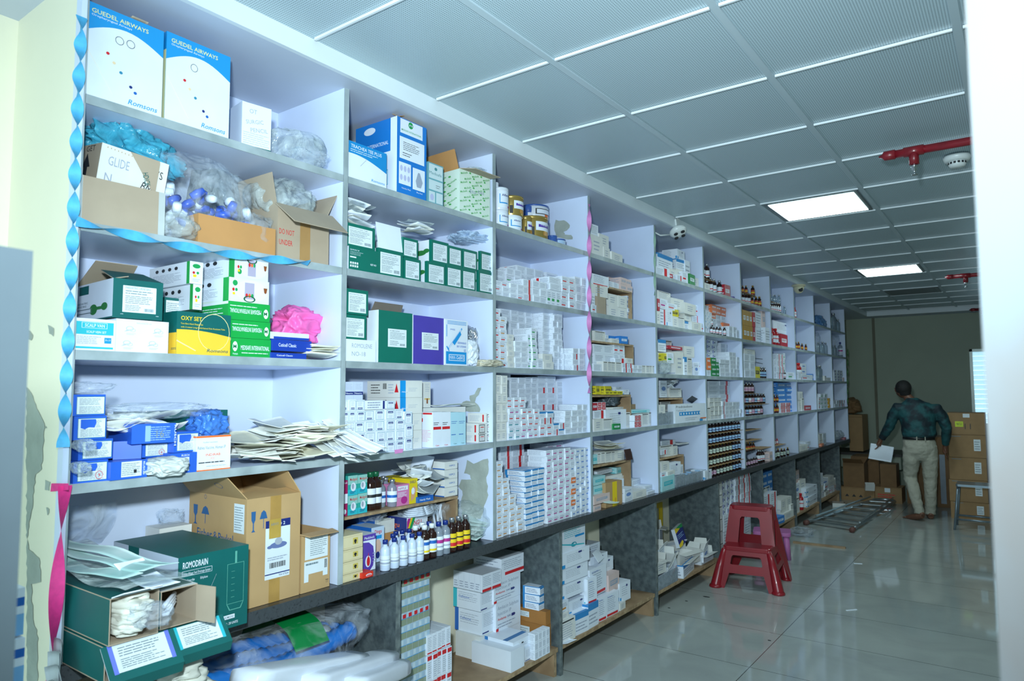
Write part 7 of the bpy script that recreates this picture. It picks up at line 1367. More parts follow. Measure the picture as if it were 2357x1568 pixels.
# between fourth and fifth slab: jumble of torn cartons
g = random.Random(21)
fm_ = mat('yellow_frame_card', 'D8B81C', .5)
yy0 = yz('k', 880, 230, -.3)[0]; e = tag(MB().box(-.01, 0, 0, .30, .60, .64, fm_).box(-.01, 0, .24, .30, .20, .60, fm_).build('yellow_carton', None, (-.38, yy0, 0)), 'yellow edged carton standing at the back between slabs', 'carton')
def jum(v, x0, y0, x1, kind, ybot, X, rot, lab, nm='open_carton_small', d_=.13, m=None):
    zz = max(zb, yz(v, x0, ybot, X)[1]) if ybot else zb; a_ = yz(v, x0, y0, X); b_ = yz(v, x1, y0, X); w0 = b_[0]-a_[0]; h0 = max(.03, a_[1]-zz)
    e = empty(nm, (X-d_/2, (a_[0]+b_[0])/2, zz), lab, 'carton', 'torn cartons on the floor shelf', rot)
    openbox(w0, h0, d_, m or ART[kind][1], W2, ART[kind][0]).build('body', e); flap(e, (d_/2, 0, h0), .05, w0*.95, R(g.uniform(20, 120)), 'F', W_, W2); flap(e, (0, w0/2, h0), .05, d_*.9, R(g.uniform(10, 60)), 'N', W_, W2); return e
jum('k', 880, 460, 950, 'red', 560, -.1, R(10), 'open white carton with red bar, upper left of the jumble'); jum('k', 882, 565, 950, 'plain2', 660, -.02, R(-5), 'open white carton at the left front of the jumble')
jum('k', 960, 560, 1050, 'redfoot', 670, -.03, (R(25), 0, R(5)), 'tilted white carton with red strip in the jumble'); jum('k', 1085, 500, 1200, 'plain2', 600, -.06, R(-10), 'large open white carton in the middle of the jumble'); jum('k', 1060, 580, 1190, 'blue', None, -.02, R(8), 'white and blue carton at the shelf edge in the jumble'); jum('k', 1215, 460, 1300, 'navy', 560, -.05, R(12), 'open white and navy carton at the right of the jumble'); jum('k', 1225, 520, 1320, 'plain', None, -.04, R(0), 'small carton below the navy one')
jum('k', 880, 300, 940, 'redfoot', 430, -.28, R(15), 'white carton leaning at the back left of the jumble'); jum('k', 980, 440, 1080, 'plain2', None, -.18, R(-20), 'grey open carton behind the jumble')
def rain(F): A = F['F']; A.r(0, .0, 1, 1, NV); A.poly([(0, .75), (0, 1), (1, 1), (1, .9), (.5, .82)], YE); A.poly([(.2, .98), (.3, 1), (1, 1), (1, .8), (.6, .85)], GR); A.poly([(0, 0), (.4, 0), (.6, .12), (.5, .25), (0, .15)], YE); A.lines(.1, .4, .85, .65, 3, LB, .3)
o = place(cardbox(.20, .15, .03, W_, rain), 'rainbow_carton', None, (-.13, yz('k', 1075, 400, -.13)[0], .345), (R(6), R(-15), R(5))); tag(o, 'navy carton with yellow and green rainbow sweep in the jumble', 'carton')
o = cbin('k', 890, 668, 1045, 5, 'F', 9, X=-.015, zb_=zb); o['label'] = 'clear plastic tub lying at the shelf edge below the torn cartons'; o['group'] = 'tubs'
# farther spaces (view j)
for x0, y0, x1, nc, nr, kd, X, lay in ((240, 1035, 355, 3, 6, 'dot', -.1, 'front'), (360, 1000, 500, 3, 7, 'redend', -.08, 'front')):
    stack('j', x0, y0, x1, .45, nc, nr, kd, 6, 'F', X=X, layer=lay, name='stock_carton')
stack('j', 210, 1060, 238, zb, 1, 6, 'tube', 6, 'F', X=-.03, layer='left', name='tube_carton')
stack('j', 250, 1215, 500, zb, 4, 3, 'plain', 6, 'F', X=-.1, layer='lower', name='stock_carton')
stack('j', 600, 980, 695, zb+.3, 2, 3, 'skyb', 7, 'F', X=-.16, layer='upper', name='stock_carton'); stack('j', 600, 1110, 670, zb, 2, 2, 'tube', 7, 'F', X=-.16, layer='lower', name='stock_carton'); stack('j', 625, 1182, 740, zb, 2, 3, 'redend', 7, 'F', X=-.08, name='stock_carton'); stack('j', 770, 1225, 870, zb, 2, 2, 'plain2', 7, 'F', X=-.05, name='stock_carton')
L('j', 7, 'F', [(800, 1348, 888, 'plain2', None, -.02), (750, 1380, 800, 'skyb', None, -.01), (862, 1265, 895, 'tube', 1330, -.03)], d=.12)
B_k('j', 8, 'F', 'redb', (970,), 1160, X=-.03, lab='tall coral bottle'); L('j', 8, 'F', [(900, 960, 940, 'pink', 1080, -.12), (900, 1080, 942, 'navy', 1200, -.1), (945, 1045, 995, 'plain2', 1170, -.1), (905, 1205, 940, 'tube')], d=.12)
stack('j', 1000, 1120, 1120, zb, 1, 4, 'bcor', 8, 'F', X=-.04, name='flat_carton')
for r_ in ((1120, 1100, 1160, 'plain2', 1165), (1165, 1075, 1210, 'redt', 1130), (1200, 1015, 1250, 'plain2', 1060), (1200, 1060, 1265, 'plain2', 1105), (1210, 1105, 1250, 'mag', 1165), (1255, 1090, 1300, 'pink', 1150), (1125, 985, 1150, 'red', 1080), (1150, 1040, 1195, 'navy', 1100), (1170, 1150, 1215, 'plain2', None), (1225, 1130, 1260, 'plain', None), (1130, 1150, 1165, 'bcor', None), (1265, 1020, 1285, 'tube', 1085)):
    L('j', 9, 'F', [r_+((-.06,) if len(r_) == 5 else ())], d=.1)

# ------------------------------------------------------------------ red step stool
sr = mat('maroon_plastic', '8E1A26', .32, var=.10, scale=5, coat=.2)
def frust(b, x0, x1, y0, y1, z0, z1, in_, m, t=.006): pass
def leg_panel(b, P, Q, wP, wQ, t, m): pass
st = empty('step_stool', (0, 0, 0), 'maroon two-step plastic stool standing on the tiled floor', 'step stool')
def plate(pts, hole, t, nrm):
    """flat panel with a rounded opening: outline pts and hole in 2-D (u,v), extruded by t; returned as MB in (u, t, v)"""
    bm = bmesh.new(); 
    def ring(pp): vs = [bm.verts.new((p_[0], 0, p_[1])) for p_ in pp]; return [bm.edges.new((vs[i], vs[(i+1) % len(vs)])) for i in range(len(vs))]
    es = ring(pts)
    for h_ in hole: es += ring(h_)
    bmesh.ops.triangle_fill(bm, use_beauty=True, use_dissolve=False, edges=es)
    r_ = bmesh.ops.extrude_face_region(bm, geom=bm.faces[:]); bmesh.ops.translate(bm, verts=[g_ for g_ in r_['geom'] if isinstance(g_, bmesh.types.BMVert)], vec=(0, t, 0))
    bmesh.ops.recalc_face_normals(bm, faces=bm.faces[:]); bm.verts.index_update(); out = MB(); out.add([tuple(v.co) for v in bm.verts], [tuple(v.index for v in f.verts) for f in bm.faces], nrm); bm.free(); return out
def rr(x0, x1, z0, z1, sl, r_=.03):
    """rounded trapezium: sides slope outwards by sl per unit of height"""
    P = []
    for cx_, cz_, a0 in ((x1-r_, z1-r_, 0), (x0+r_, z1-r_, 90), (x0+r_, z0+.006, 180), (x1-r_, z0+.006, 270)):
        rad = r_ if a0 < 180 else .006
        for k in range(5):
            a_ = R(a0+90*k/4); x_ = cx_+(r_ if a0 < 180 else r_)*math.cos(a_); z_ = cz_+rad*math.sin(a_); x_ += (1 if x_ > (x0+x1)/2 else -1)*(z1-z_)*sl; P.append((x_, z_))
    return P
# local frame: x across (width), y depth (front at 0), z up. tall part and low step
H1, H2, Wd, Dp = .505, .262, .33, .46
def sidepanel(xc, sgn, y0, y1, z1, m, holes=()):
    """side wall tapering upward, seen edge-on from the front"""
    q = plate([(y0, 0), (y0+.055, 0), (y0+.08, .17), (y1-.08, .17), (y1-.055, 0), (y1, 0), (y1-.05, z1), (y0+.05, z1)], holes, .006, m)
    q.v = [(xc+sgn*(.0+(z1-v[2])*.15)+v[1], v[0], v[2]) for v in q.v]; return q
fr = plate([(-.165-.09, 0), (-.165+.005, 0), (-.09-.035, .10), (.125, .10), (.16, 0), (.255, 0), (.165, H2), (-.165, H2)], [rr(-.105, .105, .155, .215, .2, .015)], .007, sr)
b1 = fr.build('front_panel', st, (0, 0, 0), (R(-9), 0, 0))
tb = MB()
def slab(x0, x1, y0, y1, z, t, m, r_=.03):
    P = []
    for cx_, cy_, a0 in ((x1-r_, y1-r_, 0), (x0+r_, y1-r_, 90), (x0+r_, y0+r_, 180), (x1-r_, y0+r_, 270)):
        for k in range(5): a_ = R(a0+90*k/4); P.append((cx_+r_*math.cos(a_), cy_+r_*math.sin(a_)))
    n = len(P); b = MB(); b.add([(x, y, z) for x, y in P]+[(x, y, z-t) for x, y in P], [tuple(range(n)), tuple(range(2*n-1, n-1, -1))]+[(i, i+n, (i+1) % n+n, (i+1) % n) for i in range(n)], m); return b
slab(-.172, .172, .035, .24, H2+.006, .03, sr).build('lower_step', st, bevel=.006)
up = plate([(-.20, 0), (-.125, 0), (-.105, .26), (.105, .26), (.125, 0), (.20, 0), (.143, H1-H2), (-.143, H1-H2)], [], .007, sr)
up2 = plate([(-.185, 0), (.185, 0), (.150, H1-H2), (-.150, H1-H2)], [[(-.088, -.001+.004), (.088, .003), (.072, .165), (.06, .178), (-.06, .178), (-.072, .165)]], .007, sr)
up2.build('riser_panel', st, (0, .20, H2), (R(-9), 0, 0))
slab(-.155, .155, .232, .42, H1+.004, .03, sr, .04).build('upper_step', st, bevel=.006)
bk = plate([(-.25, 0), (-.17, 0), (-.11, .12), (.11, .12), (.17, 0), (.25, 0), (.15, H1-.01), (-.15, H1-.01)], [rr(-.075, .075, .29, .42, .1, .02), ], .007, sr)
bk.build('back_panel', st, (0, .49, 0), (R(8), 0, 0))
for sgn in (-1, 1):
    q = plate([(.0, 0), (.05, 0), (.10, .13), (.38, .13), (.44, 0), (.50, 0), (.415, H1-.01), (.245, H1-.01), (.205, H2-.005), (.045, H2-.005)], [[(.13, .16), (.34, .16), (.31, .215), (.13, .215)], [(.24, .25), (.35, .25), (.34, .42), (.28, .42)]], .006, sr)
    q.v = [(sgn*(.152+(H1-v[2])*.19 if v[2] > H2 else .168+(H2-v[2])*.34)+v[1], v[0], v[2]) for v in q.v]; q.build('side_panel', st)
    for yy_, zt_, rt in ((.015, H2-.02, .04), (.47, .40, .03)):
        MB().tube([(sgn*.225, yy_-.005, .0), (sgn*.222, yy_, .02), (sgn*.195, yy_+.02, .13), (sgn*.160, yy_+(.04 if yy_ < .1 else -.045), zt_)], [rt*1.05, rt*.95, rt*.8, rt*.55], sr, 16).build('leg', st)
        MB().lathe([(rt*1.15, 0), (rt*1.2, .008), (rt*1.1, .016)], sr, c=(sgn*.225, yy_-.005, 0), n=18).build('foot', st)
fa, fb_ = on(1640, 1352, 2, 0), on(1795, 1372, 2, 0); mid = (fa+fb_)/2; di = (fb_-fa); st.location = (mid.x, mid.y+.02, 0); st.rotation_euler = (0, 0, math.atan2(di.y, di.x)); k_ = di.length/.50; st.scale = (k_*1.04, k_, k_*1.2)
# pink stool behind
pk = mat('pink_plastic', 'B96CA8', .4, var=.04)
ps = empty('small_stool', (0, 0, 0), 'low pink plastic stool behind the maroon step stool', 'stool')
slab(-.17, .17, -.13, .13, .25, .035, pk, .03).build('seat', ps, bevel=.006)
for sx in (-1, 1):
    for sy in (-1, 1): MB().tube([(sx*.14, sy*.10, 0), (sx*.125, sy*.09, .22)], [.026, .03], pk, 14).build('leg', ps)
c_ = on(1795, 1290, 2, 0); ps.location = (c_.x-.10, c_.y+.12, 0); ps.rotation_euler = (0, 0, R(15))
tag(MB().box(0, .50, -.02, .02, 0, .018, M['wood']).build('wooden_strip', None, (on(1826, 1250, 2, 0).x, on(1826, 1250, 2, 0).y, 0), R(2)), 'loose wooden strip on the floor beside the pink stool', 'wooden strip')
tag(bag(.35, .25, .06, FILM, 431, .4).build('plastic_wrap', None, (on(1850, 1235, 2, 0).x-.05, on(1850, 1235, 2, 0).y+.1, 0)), 'crumpled clear wrap on the floor behind the pink stool', 'plastic wrap')
# litter
for k, (x, y, l_) in enumerate(((1975, 1298, .07), (1960, 1405, .09))):
    p = on(x, y, 2, 0); tag(MB().box(-l_/2, l_/2, -.006, .006, 0, .004, W_).build('paper_scrap', None, (p.x, p.y, 0), R(20+30*k)), ('folded white scrap on the floor tiles ahead of the man', 'thin white stick lying nearest on the floor tiles')[k], 'litter')
for k, (x, y) in enumerate(((1626, 1374), (1580, 1384), (1540, 1400), (1771, 1475))):
    p = on(x, y, 2, 0); tag(MB().lathe([(0, 0), (.012 if k else .03, 0), (.009, .003), (0, .003)], dk, n=7, sy=.5).build('floor_crumb', None, (p.x, p.y, 0)), 'dark crumb on the floor tiles, %s from left' % ('rightmost' if k == 3 else ('third', 'second', 'first')[k]), 'crumb', 'crumbs on the floor')
o = tag(sheet(.10, .16, W_, 440, .02).build('paper_scrap', None, tuple(on(1290, 1478, 2, zb))[:2]+(zb,)), 'white paper scrap at the plywood edge right of third slab', 'paper')
# ladder
al = mat('ladder_aluminium', 'AEB8BC', .3, metal=.85, var=.05); rub = mat('brown_rubber', '6A4640', .6)
A1, A2, B1, B2 = on(1856, 1209, 2, 0), on(1962, 1226, 2, 0), on(2008, 1160, 2, 0), on(2060, 1163, 2, 0)
ld = empty('ladder', (0, 0, 0), 'aluminium step ladder lying flat on the floor', 'ladder')
for a_, b_, n_ in ((A1, B1, 0), (A2, B2, 1)):
    a_, b_ = Vector((a_.x, a_.y, .03)), Vector((b_.x, b_.y, .05)); MB().tube([a_, b_], .020, al, 4, smooth=False).build('side_rail', ld); MB().tube([a_-(b_-a_).normalized()*.03, a_+(b_-a_).normalized()*.04], .03, rub, 8).build('rubber_foot', ld)
    a2_, b2_ = a_+Vector((.03, 0, .05)), b_+Vector((-.02, 0, .05)); MB().tube([a2_.lerp(b2_, .1), b2_], .012, al, 4, smooth=False).build('rear_rail', ld)
for k in range(7):
    t = .05+.9*k/6; p, q_ = Vector((A1.x, A1.y, .045)).lerp(Vector((B1.x, B1.y, .06)), t), Vector((A2.x, A2.y, .045)).lerp(Vector((B2.x, B2.y, .06)), t); d_ = (B1-A1).normalized()*.035; d_.z = 0
    MB().add([p-d_, p+d_, q_+d_, q_-d_, p-d_-Vector((0, 0, .012)), p+d_-Vector((0, 0, .012)), q_+d_-Vector((0, 0, .012)), q_-d_-Vector((0, 0, .012))], [(0, 1, 2, 3), (7, 6, 5, 4), (0, 4, 5, 1), (1, 5, 6, 2), (2, 6, 7, 3), (3, 7, 4, 0)], al).build('rung', ld)
MB().tube([B1+Vector((0, 0, .05)), B1.lerp(B2, .1)+Vector((-.02, .10, .05)), B1.lerp(B2, .5)+Vector((-.0, .14, .05)), B1.lerp(B2, .9)+Vector((0, .10, .05)), B2+Vector((0, 0, .05))], .018, al, 8).build('top_bow', ld)
o = openbox(.2, .05, .16, W2, GRI).build('open_white_carton', None, tuple(on(1930, 1165, 2, 0)), R(15)); tag(o, 'small open white carton on the floor by the ladder', 'carton')
# ------------------------------------------------------------------ cartons at the back
KC = [mat('back_cardboard', '9C7C56', .75, var=.06), mat('back_cardboard_dark', '7E5F3E', .75, var=.06)]
def fbox(pl_, pr_, yt, depth, lab, x_=None, zb_=0, y=None, m=0, art=None, nm='storage_carton', opn=False, rz=0):
    """carton standing with its front at room depth y; pl_, pr_ are its left and right pixel columns"""
    a_ = on(pl_, yt, 1, y); b_ = on(pr_, yt, 1, y); w0, h0 = b_.x-a_.x, a_.z-zb_
    e = empty(nm, ((a_.x+b_.x)/2, y+depth/2, zb_), lab, 'carton', 'brown cartons at the back', rz)
    q = openbox(depth, h0, w0, KC[m], KC[1]) if opn else MB().box(-w0/2, w0/2, -depth/2, depth/2, 0, h0, KC[m])
    F = Face(q, (-w0/2, -depth/2, 0), (1, 0, 0), (0, 0, 1), w0, h0); F.r(.0, .93, 1, .95, KC[1]); 
    if art: art(F)
    q.build('body', e)
    if opn: flap(e, (0, -depth/2, h0), .14, w0*.96, R(60), 'S', KC[m], KC[1]); flap(e, (w0/2, 0, h0), .12, depth*.9, R(30), 'F', KC[m], KC[1])
    return e, h0
lab_ = lambda F: (F.r(.68, .3, .86, .8, LBL), F.lines(.7, .35, .84, .75, 4, INK, .3), F.lines(.08, .88, .35, .96, 1, INK, .4))
yl = lambda F: (F.r(.20, .35, .42, .6, mat('lime_sticker', 'C8DC2A', .5)), F.t(.24, .42, .12, 'MANTO-D', BK, .14), F.r(.42, .78, .6, .95, LBL), F.r(.46, .25, .48, .5, BK), F.r(.6, .25, .62, .5, BK))
YC = 10.35
hs = [(1207, None), (1155, lab_), (1103, lab_), (1052, lab_), (1001, lab_), (950, yl)]
z = 0; names = ('lowest', 'second up', 'third up', 'fourth up', 'fifth up', 'topmost with lime sticker')
zt_ = [on(2190, y, 1, YC).z for y in (1153, 1103, 1052, 1000, 950)]; zl = [0]+zt_
for k in range(5): fbox(2182, 2268, 0, .45, 'brown carton in the right-hand pile, %s' % (names[k] if k < 4 else names[5]), y=YC, zb_=zl[k]+.002) if 0 else None
for k in range(5):
    a_ = on(2182-2*(k < 2), 1000, 1, YC); b_ = on(2268, 1000, 1, YC); w0 = b_.x-a_.x; q = MB().box(-w0/2, w0/2, -.24, .24, 0, zl[k+1]-zl[k]-.004, KC[0]); F = Face(q, (-w0/2, -.24, 0), (1, 0, 0), (0, 0, 1), w0, zl[k+1]-zl[k]); (yl if k == 4 else lab_)(F)
    o = q.build('storage_carton', None, ((a_.x+b_.x)/2, YC+.24, zl[k]+.001), R(rnd.uniform(-1.5, 1.5)), .003); tag(o, 'brown carton in the right-hand pile, %s' % (names[k] if k < 4 else names[5]), 'carton', 'brown cartons at the back')
    q = MB().box(0, .42, -.24, .24, 0, zl[k+1]-zl[k]-.004, KC[k % 2]); tag(q.build('storage_carton', None, (b_.x+.035, YC+.26+.02*(k % 2), zl[k]+.001+.02*(k == 4)*0), 0, .003), 'brown carton in the rightmost pile, %s from below' % ORD(k+1), 'carton', 'brown cartons at the back')
stamp = lambda F: (F.lines(.15, .3, .8, .6, 2, RD, .4), F.r(.4, .68, .6, .95, LBL))
stamp2 = lambda F: [F.poly([(.15+.2*k, .3), (.27+.2*k, .3), (.21+.2*k, .5)], BK) for k in range(3)]
fbox(1933, 2012, 1120, .36, 'brown carton with black triangles, lower left of the back heap', y=11.15, art=stamp2); fbox(2010, 2075, 1120, .36, 'brown carton with red stamp, lower middle of the back heap', y=11.2, art=stamp)
z1 = on(1940, 1122, 1, 11.15).z
fbox(1940, 1988, 1065, .32, 'darker open brown carton, upper left of the back heap', y=11.17, zb_=z1, m=1, opn=True); fbox(2025, 2062, 1068, .3, 'taped brown carton behind the paper in his hand', y=11.25, zb_=z1, m=1)
fbox(1958, 2022, 1050, .5, 'brown carton at the back, between the heap and the wall', y=11.6, m=1); fbox(2150, 2182, 1006, .5, 'dark carton with pale strip behind the man', y=11.2, m=1, art=lambda F: F.r(.3, .05, .7, .75, mat('pale_strip', '8A97A4', .5)))
fbox(2085, 2128, 1070, .4, 'dark carton seen between his legs', y=11.3, m=1)
fbox(1953, 1984, 955, .5, 'tall brown sack-like carton at the end of the shelving', y=12.3, m=0, zb_=.62); 
tag(bag(.4, .40, .25, KC[1], 451, .3, 4).build('brown_paper_heap', None, (-.18, 12.5, on(1965, 955, 1, 12.3).z+.005)), 'crumpled brown paper on the tall carton by the back wall', 'paper')
tag(MB().box(-.50, .62, 12.25, 13.2, .56, .60, mat('dark_table_top', '30302E', .5)).box(-.5, .6, 12.3, 13.15, .36, .56, M['creamback']).build('low_table'), 'low dark-edged bench by the back wall', 'bench')
for k, (x0, y0, s_) in enumerate(((2000, 1092, .12),)): p = on(x0, y0, 1, 11.1); p.z = z1; tag(place(cardbox(s_, s_*.7, .06, W2, plain2), 'white_carton', None, p, (R(30), 0, R(70))), ('white carton end poking from the heap', 'small white carton among the back heap')[k], 'carton') if 0 else tag(MB().box(-.06, .06, -.03, .03, 0, .10, W2).build('white_carton', None, p, (R(25), 0, R(20))), ('white carton tilted on the back heap, higher one', 'white carton tilted on the back heap, lower one')[k], 'carton')
# steel table frame at right
ts = empty('steel_stool', (0, 0, 0), 'grey steel frame stool before the right-hand cartons', 'stool'); gs = mat('grey_steel', '7E8C96', .35, metal=.6)
TL_, TR_ = on(2205, 1114, 1, 9.55), on(2290, 1118, 1, 9.55); zt0 = TL_.z; x0, x1 = TL_.x, TR_.x
slab(x0-.02, x1+.02, 9.5, 9.85, zt0, .025, gs, .02).build('top', ts)
for x_, dx in ((x0, -.05), (x1, .06)):
    for y_ in (9.53, 9.82): MB().tube([(x_, y_, zt0-.02), (x_+dx, y_+(-.03 if y_ < 9.6 else .03), 0)], .013, gs, 10).build('leg', ts)
for y_ in (9.515, 9.835): MB().tube([(x0-.04, y_, .12), (x1+.05, y_, .12)], .011, gs, 8).build('crossbar', ts)
# cartons by the steel post at left foot
for k, (y0_, y1_) in enumerate(((1352, 1463), (1468, 1585))):
    p = on(58, y0_, 1, .55); q = on(58, y1_, 1, .55); h0 = p.z-q.z; b = MB().box(-.12, 0, -.1, .0, 0, h0, W_)
    F = Face(b, (-.12, -.1, 0), (1, 0, 0), (0, 0, 1), .12, h0); F2 = Face(b, (0, -.1, 0), (0, 1, 0), (0, 0, 1), .1, h0)
    for A in (F, F2): A.r(0, .62, 1, .8, BL); A.t(.45, .66, .08, 'ER', W_, .4, .02); A.r(0, 0, 1, .45, mat('fading_blue', '7FB4E4', .4, var=.05))
    o = b.build('blue_white_carton', None, (p.x, .55, q.z)); tag(o, 'white and blue carton behind the steel post, %s one' % ('upper', 'lower')[k], 'carton', 'cartons behind the steel post')
p = on(58, 1585, 1, .55); tag(MB().box(-.16, .01, .40, .56, 0, p.z-.001, M['steel']).build('pedestal', None, (p.x, 0, 0)), 'metal pedestal under the white and blue cartons', 'pedestal')
# ================================================================== the man walking away with a sheet of paper
def pm(v, th=0): return v
pp0 = on(2122, 1196, 2, 0)
man = empty('person', (pp0.x, pp0.y, 0), 'barefoot man in dark teal patterned shirt and pale trousers walking away, holding paper', 'person', rz=YAW*.0+R(12))
sk = mat('brown_skin', '6E4A38', .5, var=.05); hairm = mat('black_hair', '121010', .7, var=.2, scale=60, bump=.5, bscale=200)
shm = mat('teal_patterned_shirt', '184E52', .7, c2='0B212A', scale=9, lo=.42, hi=.6, bump=.2, bscale=25); trm = mat('pale_trousers', 'A8A698', .8, var=.05, scale=4, bump=.5, bscale=9); blm = mat('black_belt', '141416', .4, var=0)
def rings(b, L_, m, n=20):
    vs = []; fs = []
    for (cx, cy, z, rx, ry) in L_:
        for k in range(n): a_ = 2*math.pi*k/n; vs.append((cx+rx*math.cos(a_), cy+ry*math.sin(a_), z))
    q = len(L_)
    for i in range(q-1):
        for k in range(n): fs.append((i*n+k, i*n+(k+1) % n, (i+1)*n+(k+1) % n, (i+1)*n+k))
    fs += [tuple(range(n))[::-1], tuple((q-1)*n+k for k in range(n))]; return b.add(vs, fs, m, True)
def ball(b, c, r, m, n=14):
    """ellipsoid"""
    prof = [(math.sin(math.pi*i/10), -math.cos(math.pi*i/10)) for i in range(11)]; i0 = len(b.v); b.lathe([(max(p_, .001), q) for p_, q in prof], m, n=n)
    b.v = b.v[:i0]+[(c[0]+v[0]*r[0], c[1]+v[1]*r[1], c[2]+v[2]*r[2]) for v in b.v[i0:]]; return b
def fuse(o, vox, sm=6):
    r_ = o.modifiers.new('fuse', 'REMESH'); r_.mode = 'VOXEL'; r_.voxel_size = vox; r_.use_smooth_shade = True
    s_ = o.modifiers.new('smooth', 'SMOOTH'); s_.factor = .5; s_.iterations = sm; return o
# joints: x to the viewer's right, y away from the camera
HL, HR = (-.075, 0, .93), (.10, 0, .93); KL, KR = (-.10, .07, .50), (.115, .05, .50); AL_, AR_ = (-.035, -.10, .115), (.105, .10, .085)
SL, SR = (-.225, .0, 1.395), (.225, .0, 1.385); EL, ER = (-.30, .07, 1.14), (.31, .0, 1.12); WL, WR = (-.405, .16, .955), (.295, .10, .90)
body = MB()
rings(body, [(0, 0, .86, .15, .10), (0, 0, .95, .155, .105), (0, 0, 1.05, .145, .095), (-.0, .01, 1.2, .15, .09), (-.005, .02, 1.33, .14, .08), (-.015, .03, 1.41, .09, .06), (-.05, .05, 1.47, .06, .055)], sk)
body.tube([(-.045, .05, 1.44), (-.085, .08, 1.50), (-.115, .11, 1.56)], [.06, .052, .052], sk, 14)
ball(body, (-.13, .12, 1.595), (.084, .102, .108), sk, 18); ball(body, (-.165, .165, 1.565), (.045, .05, .055), sk)              # skull, jaw turned down and left
ball(body, (-.19, .215, 1.59), (.012, .018, .018), sk); ball(body, (-.185, .20, 1.555), (.02, .012, .008), sk)                # nose, lips
for sx in (-1, 1): ball(body, (-.14+sx*.074, .115-.01*sx, 1.595), (.012, .022, .03), sk); ball(body, (-.185+sx*.03, .195, 1.615), (.012, .008, .008), sk)
for S1, E1, W1 in ((SL, EL, WL), (SR, ER, WR)): body.tube([(S1[0]*.9, S1[1], S1[2]-.08), E1, W1], [.030, .030, .026], sk, 12)
for H_, K_2, A_2 in ((HL, KL, AL_), (HR, KR, AR_)): body.tube([H_, K_2, tuple(K_2[i]*.55+A_2[i]*.45+(0, -.015, 0)[i] for i in range(3)), A_2], [.085, .055, .052, .034], sk, 14)
def hand(b, w0, d_, side, curl):
    w0 = Vector(w0); d_ = Vector(d_).normalized(); s_ = Vector((0, 1, 0)).cross(d_)
    if s_.length < .1: s_ = Vector((1, 0, 0))
    s_.normalize(); a_ = Vector((0, 1, 0)) if side > 0 else Vector((.2, .9, 0)).normalized(); b.tube([w0, w0+d_*.04, w0+d_*.085], [.026, .030, .032], sk, 10)
    for k in range(4):
        p = w0+d_*.082+a_*(-.028+.019*k); l_ = (.062, .072, .068, .052)[k]; n_ = s_*side
        b.tube([p, p+d_*l_*.45+n_*.008*curl, p+d_*l_*.75+n_*.02*curl, p+d_*l_+n_*.038*curl], [.0095, .009, .008, .0065], sk, 8)
    p = w0+d_*.025-a_*.028; b.tube([p, p+d_*.03-a_*.022+s_*side*.008, p+d_*.062-a_*.022+s_*side*.02], [.012, .0105, .008], sk, 8)
hand(body, WL, (-.30, .12, -.85), 1, .8); hand(body, WR, (-.02, .1, -1), -1, .7)
for A_2, d_, lift in ((AL_, (-.09, .03, 0), .0), (AR_, (-.02, .16, 0), 0)):
    a_ = Vector(A_2)
    if A_2 is AL_: pts = [(a_.x+.03, a_.y-.05, .07), (a_.x-.02, a_.y-.01, .05), (a_.x-.08, a_.y+.06, .028), (a_.x-.13, a_.y+.11, .016)]
    else: pts = [(a_.x, a_.y-.05, .035), (a_.x, a_.y, .045), (a_.x, a_.y+.09, .028), (a_.x+.005, a_.y+.16, .016)]
    body.tube(pts, [.034, .038, .034, .02], sk, 12)
    for k in range(5): p = Vector(pts[-1]); q = (Vector(pts[-1])-Vector(pts[-2])).normalized(); sd = Vector((q.y, -q.x, 0)); body.tube([p+sd*(-.026+.013*k)-q*.01, p+sd*(-.03+.015*k)+q*(.03-.003*k)], [.011, .008], sk, 8)
    body.tube([tuple(A_2), pts[0]], [.034, .034], sk, 10); body.tube([tuple(A_2), pts[1]], [.034, .034], sk, 10)
fuse(body.build('body', man), .005, 3)
h = MB(); ball(h, (-.128, .105, 1.617), (.094, .106, .101), hairm, 20); rings(h, [(-.112, .075, 1.52, .060, .045), (-.124, .09, 1.59, .084, .082), (-.126, .10, 1.635, .088, .096)], hairm)
fuse(h.build('hair', man), .006, 4)
s = MB(); rings(s, [(.005, 0, 1.0, .168, .120), (.008, -.008, 1.015, .180, .128), (.012, -.01, 1.04, .190, .134), (.005, -.005, 1.15, .190, .130), (-.0, .005, 1.26, .212, .130), (-.003, .015, 1.36, .226, .115), (-.008, .025, 1.425, .165, .092), (-.03, .04, 1.465, .088, .070), (-.05, .055, 1.49, .070, .062)], shm, 26)
for S1, E1, W1 in ((SL, EL, WL), (SR, ER, WR)): W2_ = tuple(E1[i]*.08+W1[i]*.92 for i in range(3)); M2 = tuple((S1[i]+E1[i])/2 for i in range(3)); s.tube([(S1[0]*.55, S1[1], S1[2]-.03), (S1[0]*.93, S1[1], S1[2]-.028), M2, E1, tuple((E1[i]+W1[i])/2 for i in range(3)), W2_], [.066, .074, .070, .060, .052, .040], shm, 16)
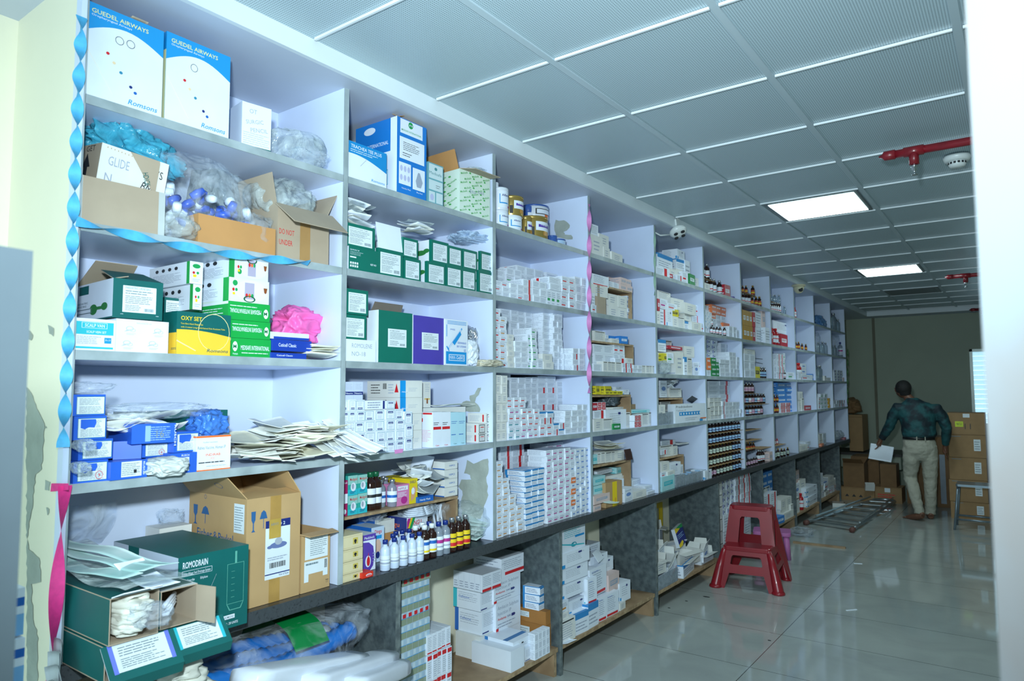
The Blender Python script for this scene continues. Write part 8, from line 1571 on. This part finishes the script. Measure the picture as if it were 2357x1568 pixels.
so = fuse(s.build('shirt', man), .007, 5); dt = bpy.data.textures.new('folds', 'CLOUDS'); dt.noise_scale = .07; d_ = so.modifiers.new('folds', 'DISPLACE'); d_.texture = dt; d_.strength = .018; d_.mid_level = .5
t = MB(); rings(t, [(.012, 0, .72, .09, .075), (.012, 0, .77, .15, .10), (.01, 0, .82, .172, .12), (.01, 0, .88, .182, .130), (.008, 0, .95, .178, .126), (.005, 0, .985, .168, .120), (.005, 0, 1.0, .165, .118)], trm, 26)
for H_, K_2, A_2, c_ in ((HL, KL, AL_, .085), (HR, KR, AR_, .07)):
    mid_ = tuple(K_2[i]*.5+A_2[i]*.5+(0, -.02, 0)[i] for i in range(3)); t.tube([(H_[0], 0, .90), (H_[0]*1.12, .01, .74), K_2, mid_, (A_2[0], A_2[1], A_2[2]+.005), (A_2[0]*1.0, A_2[1], A_2[2]-.03)], [.098, .096, .074, .066, .056, .058], trm, 18)
to = fuse(t.build('trousers', man), .007, 4); dt2 = bpy.data.textures.new('creases', 'CLOUDS'); dt2.noise_scale = .06; d_ = to.modifiers.new('creases', 'DISPLACE'); d_.texture = dt2; d_.strength = .020; d_.mid_level = .5
b_ = MB(); n = 32; vs = []; fs = []
for z in (.978, 1.012):
    for k in range(n): a_ = 2*math.pi*k/n; vs.append((.005+.176*math.cos(a_), .127*math.sin(a_), z))
for k in range(n): fs.append((k, (k+1) % n, n+(k+1) % n, n+k))
b_.add(vs, fs, blm, True); be = b_.build('belt', man); so_ = be.modifiers.new('thick', 'SOLIDIFY'); so_.thickness = .004
for k in (-.03, .06): MB().box(k-.005, k+.005, -.136, -.128, .97, 1.02, trm).build('belt_loop', man)
o = MB(); q = sheet(.27, .20, W_, 500, .02, 8, 8); o.v = [(v[1], v[2]*.8, v[0]) for v in q.v]; o.f = q.f; o.m = q.m; o.mats = q.mats; o.sm = q.sm
hp = man.matrix_basis @ Vector((-.44, .165, .80)) if 0 else (Matrix.Translation(man.location) @ Matrix.Rotation(R(12), 4, 'Z')) @ Vector((-.405, .155, .785))
tag(o.build('paper_sheet', None, hp, (R(6), R(10), R(20))), 'white sheet of paper hanging from the left hand of the man', 'paper')
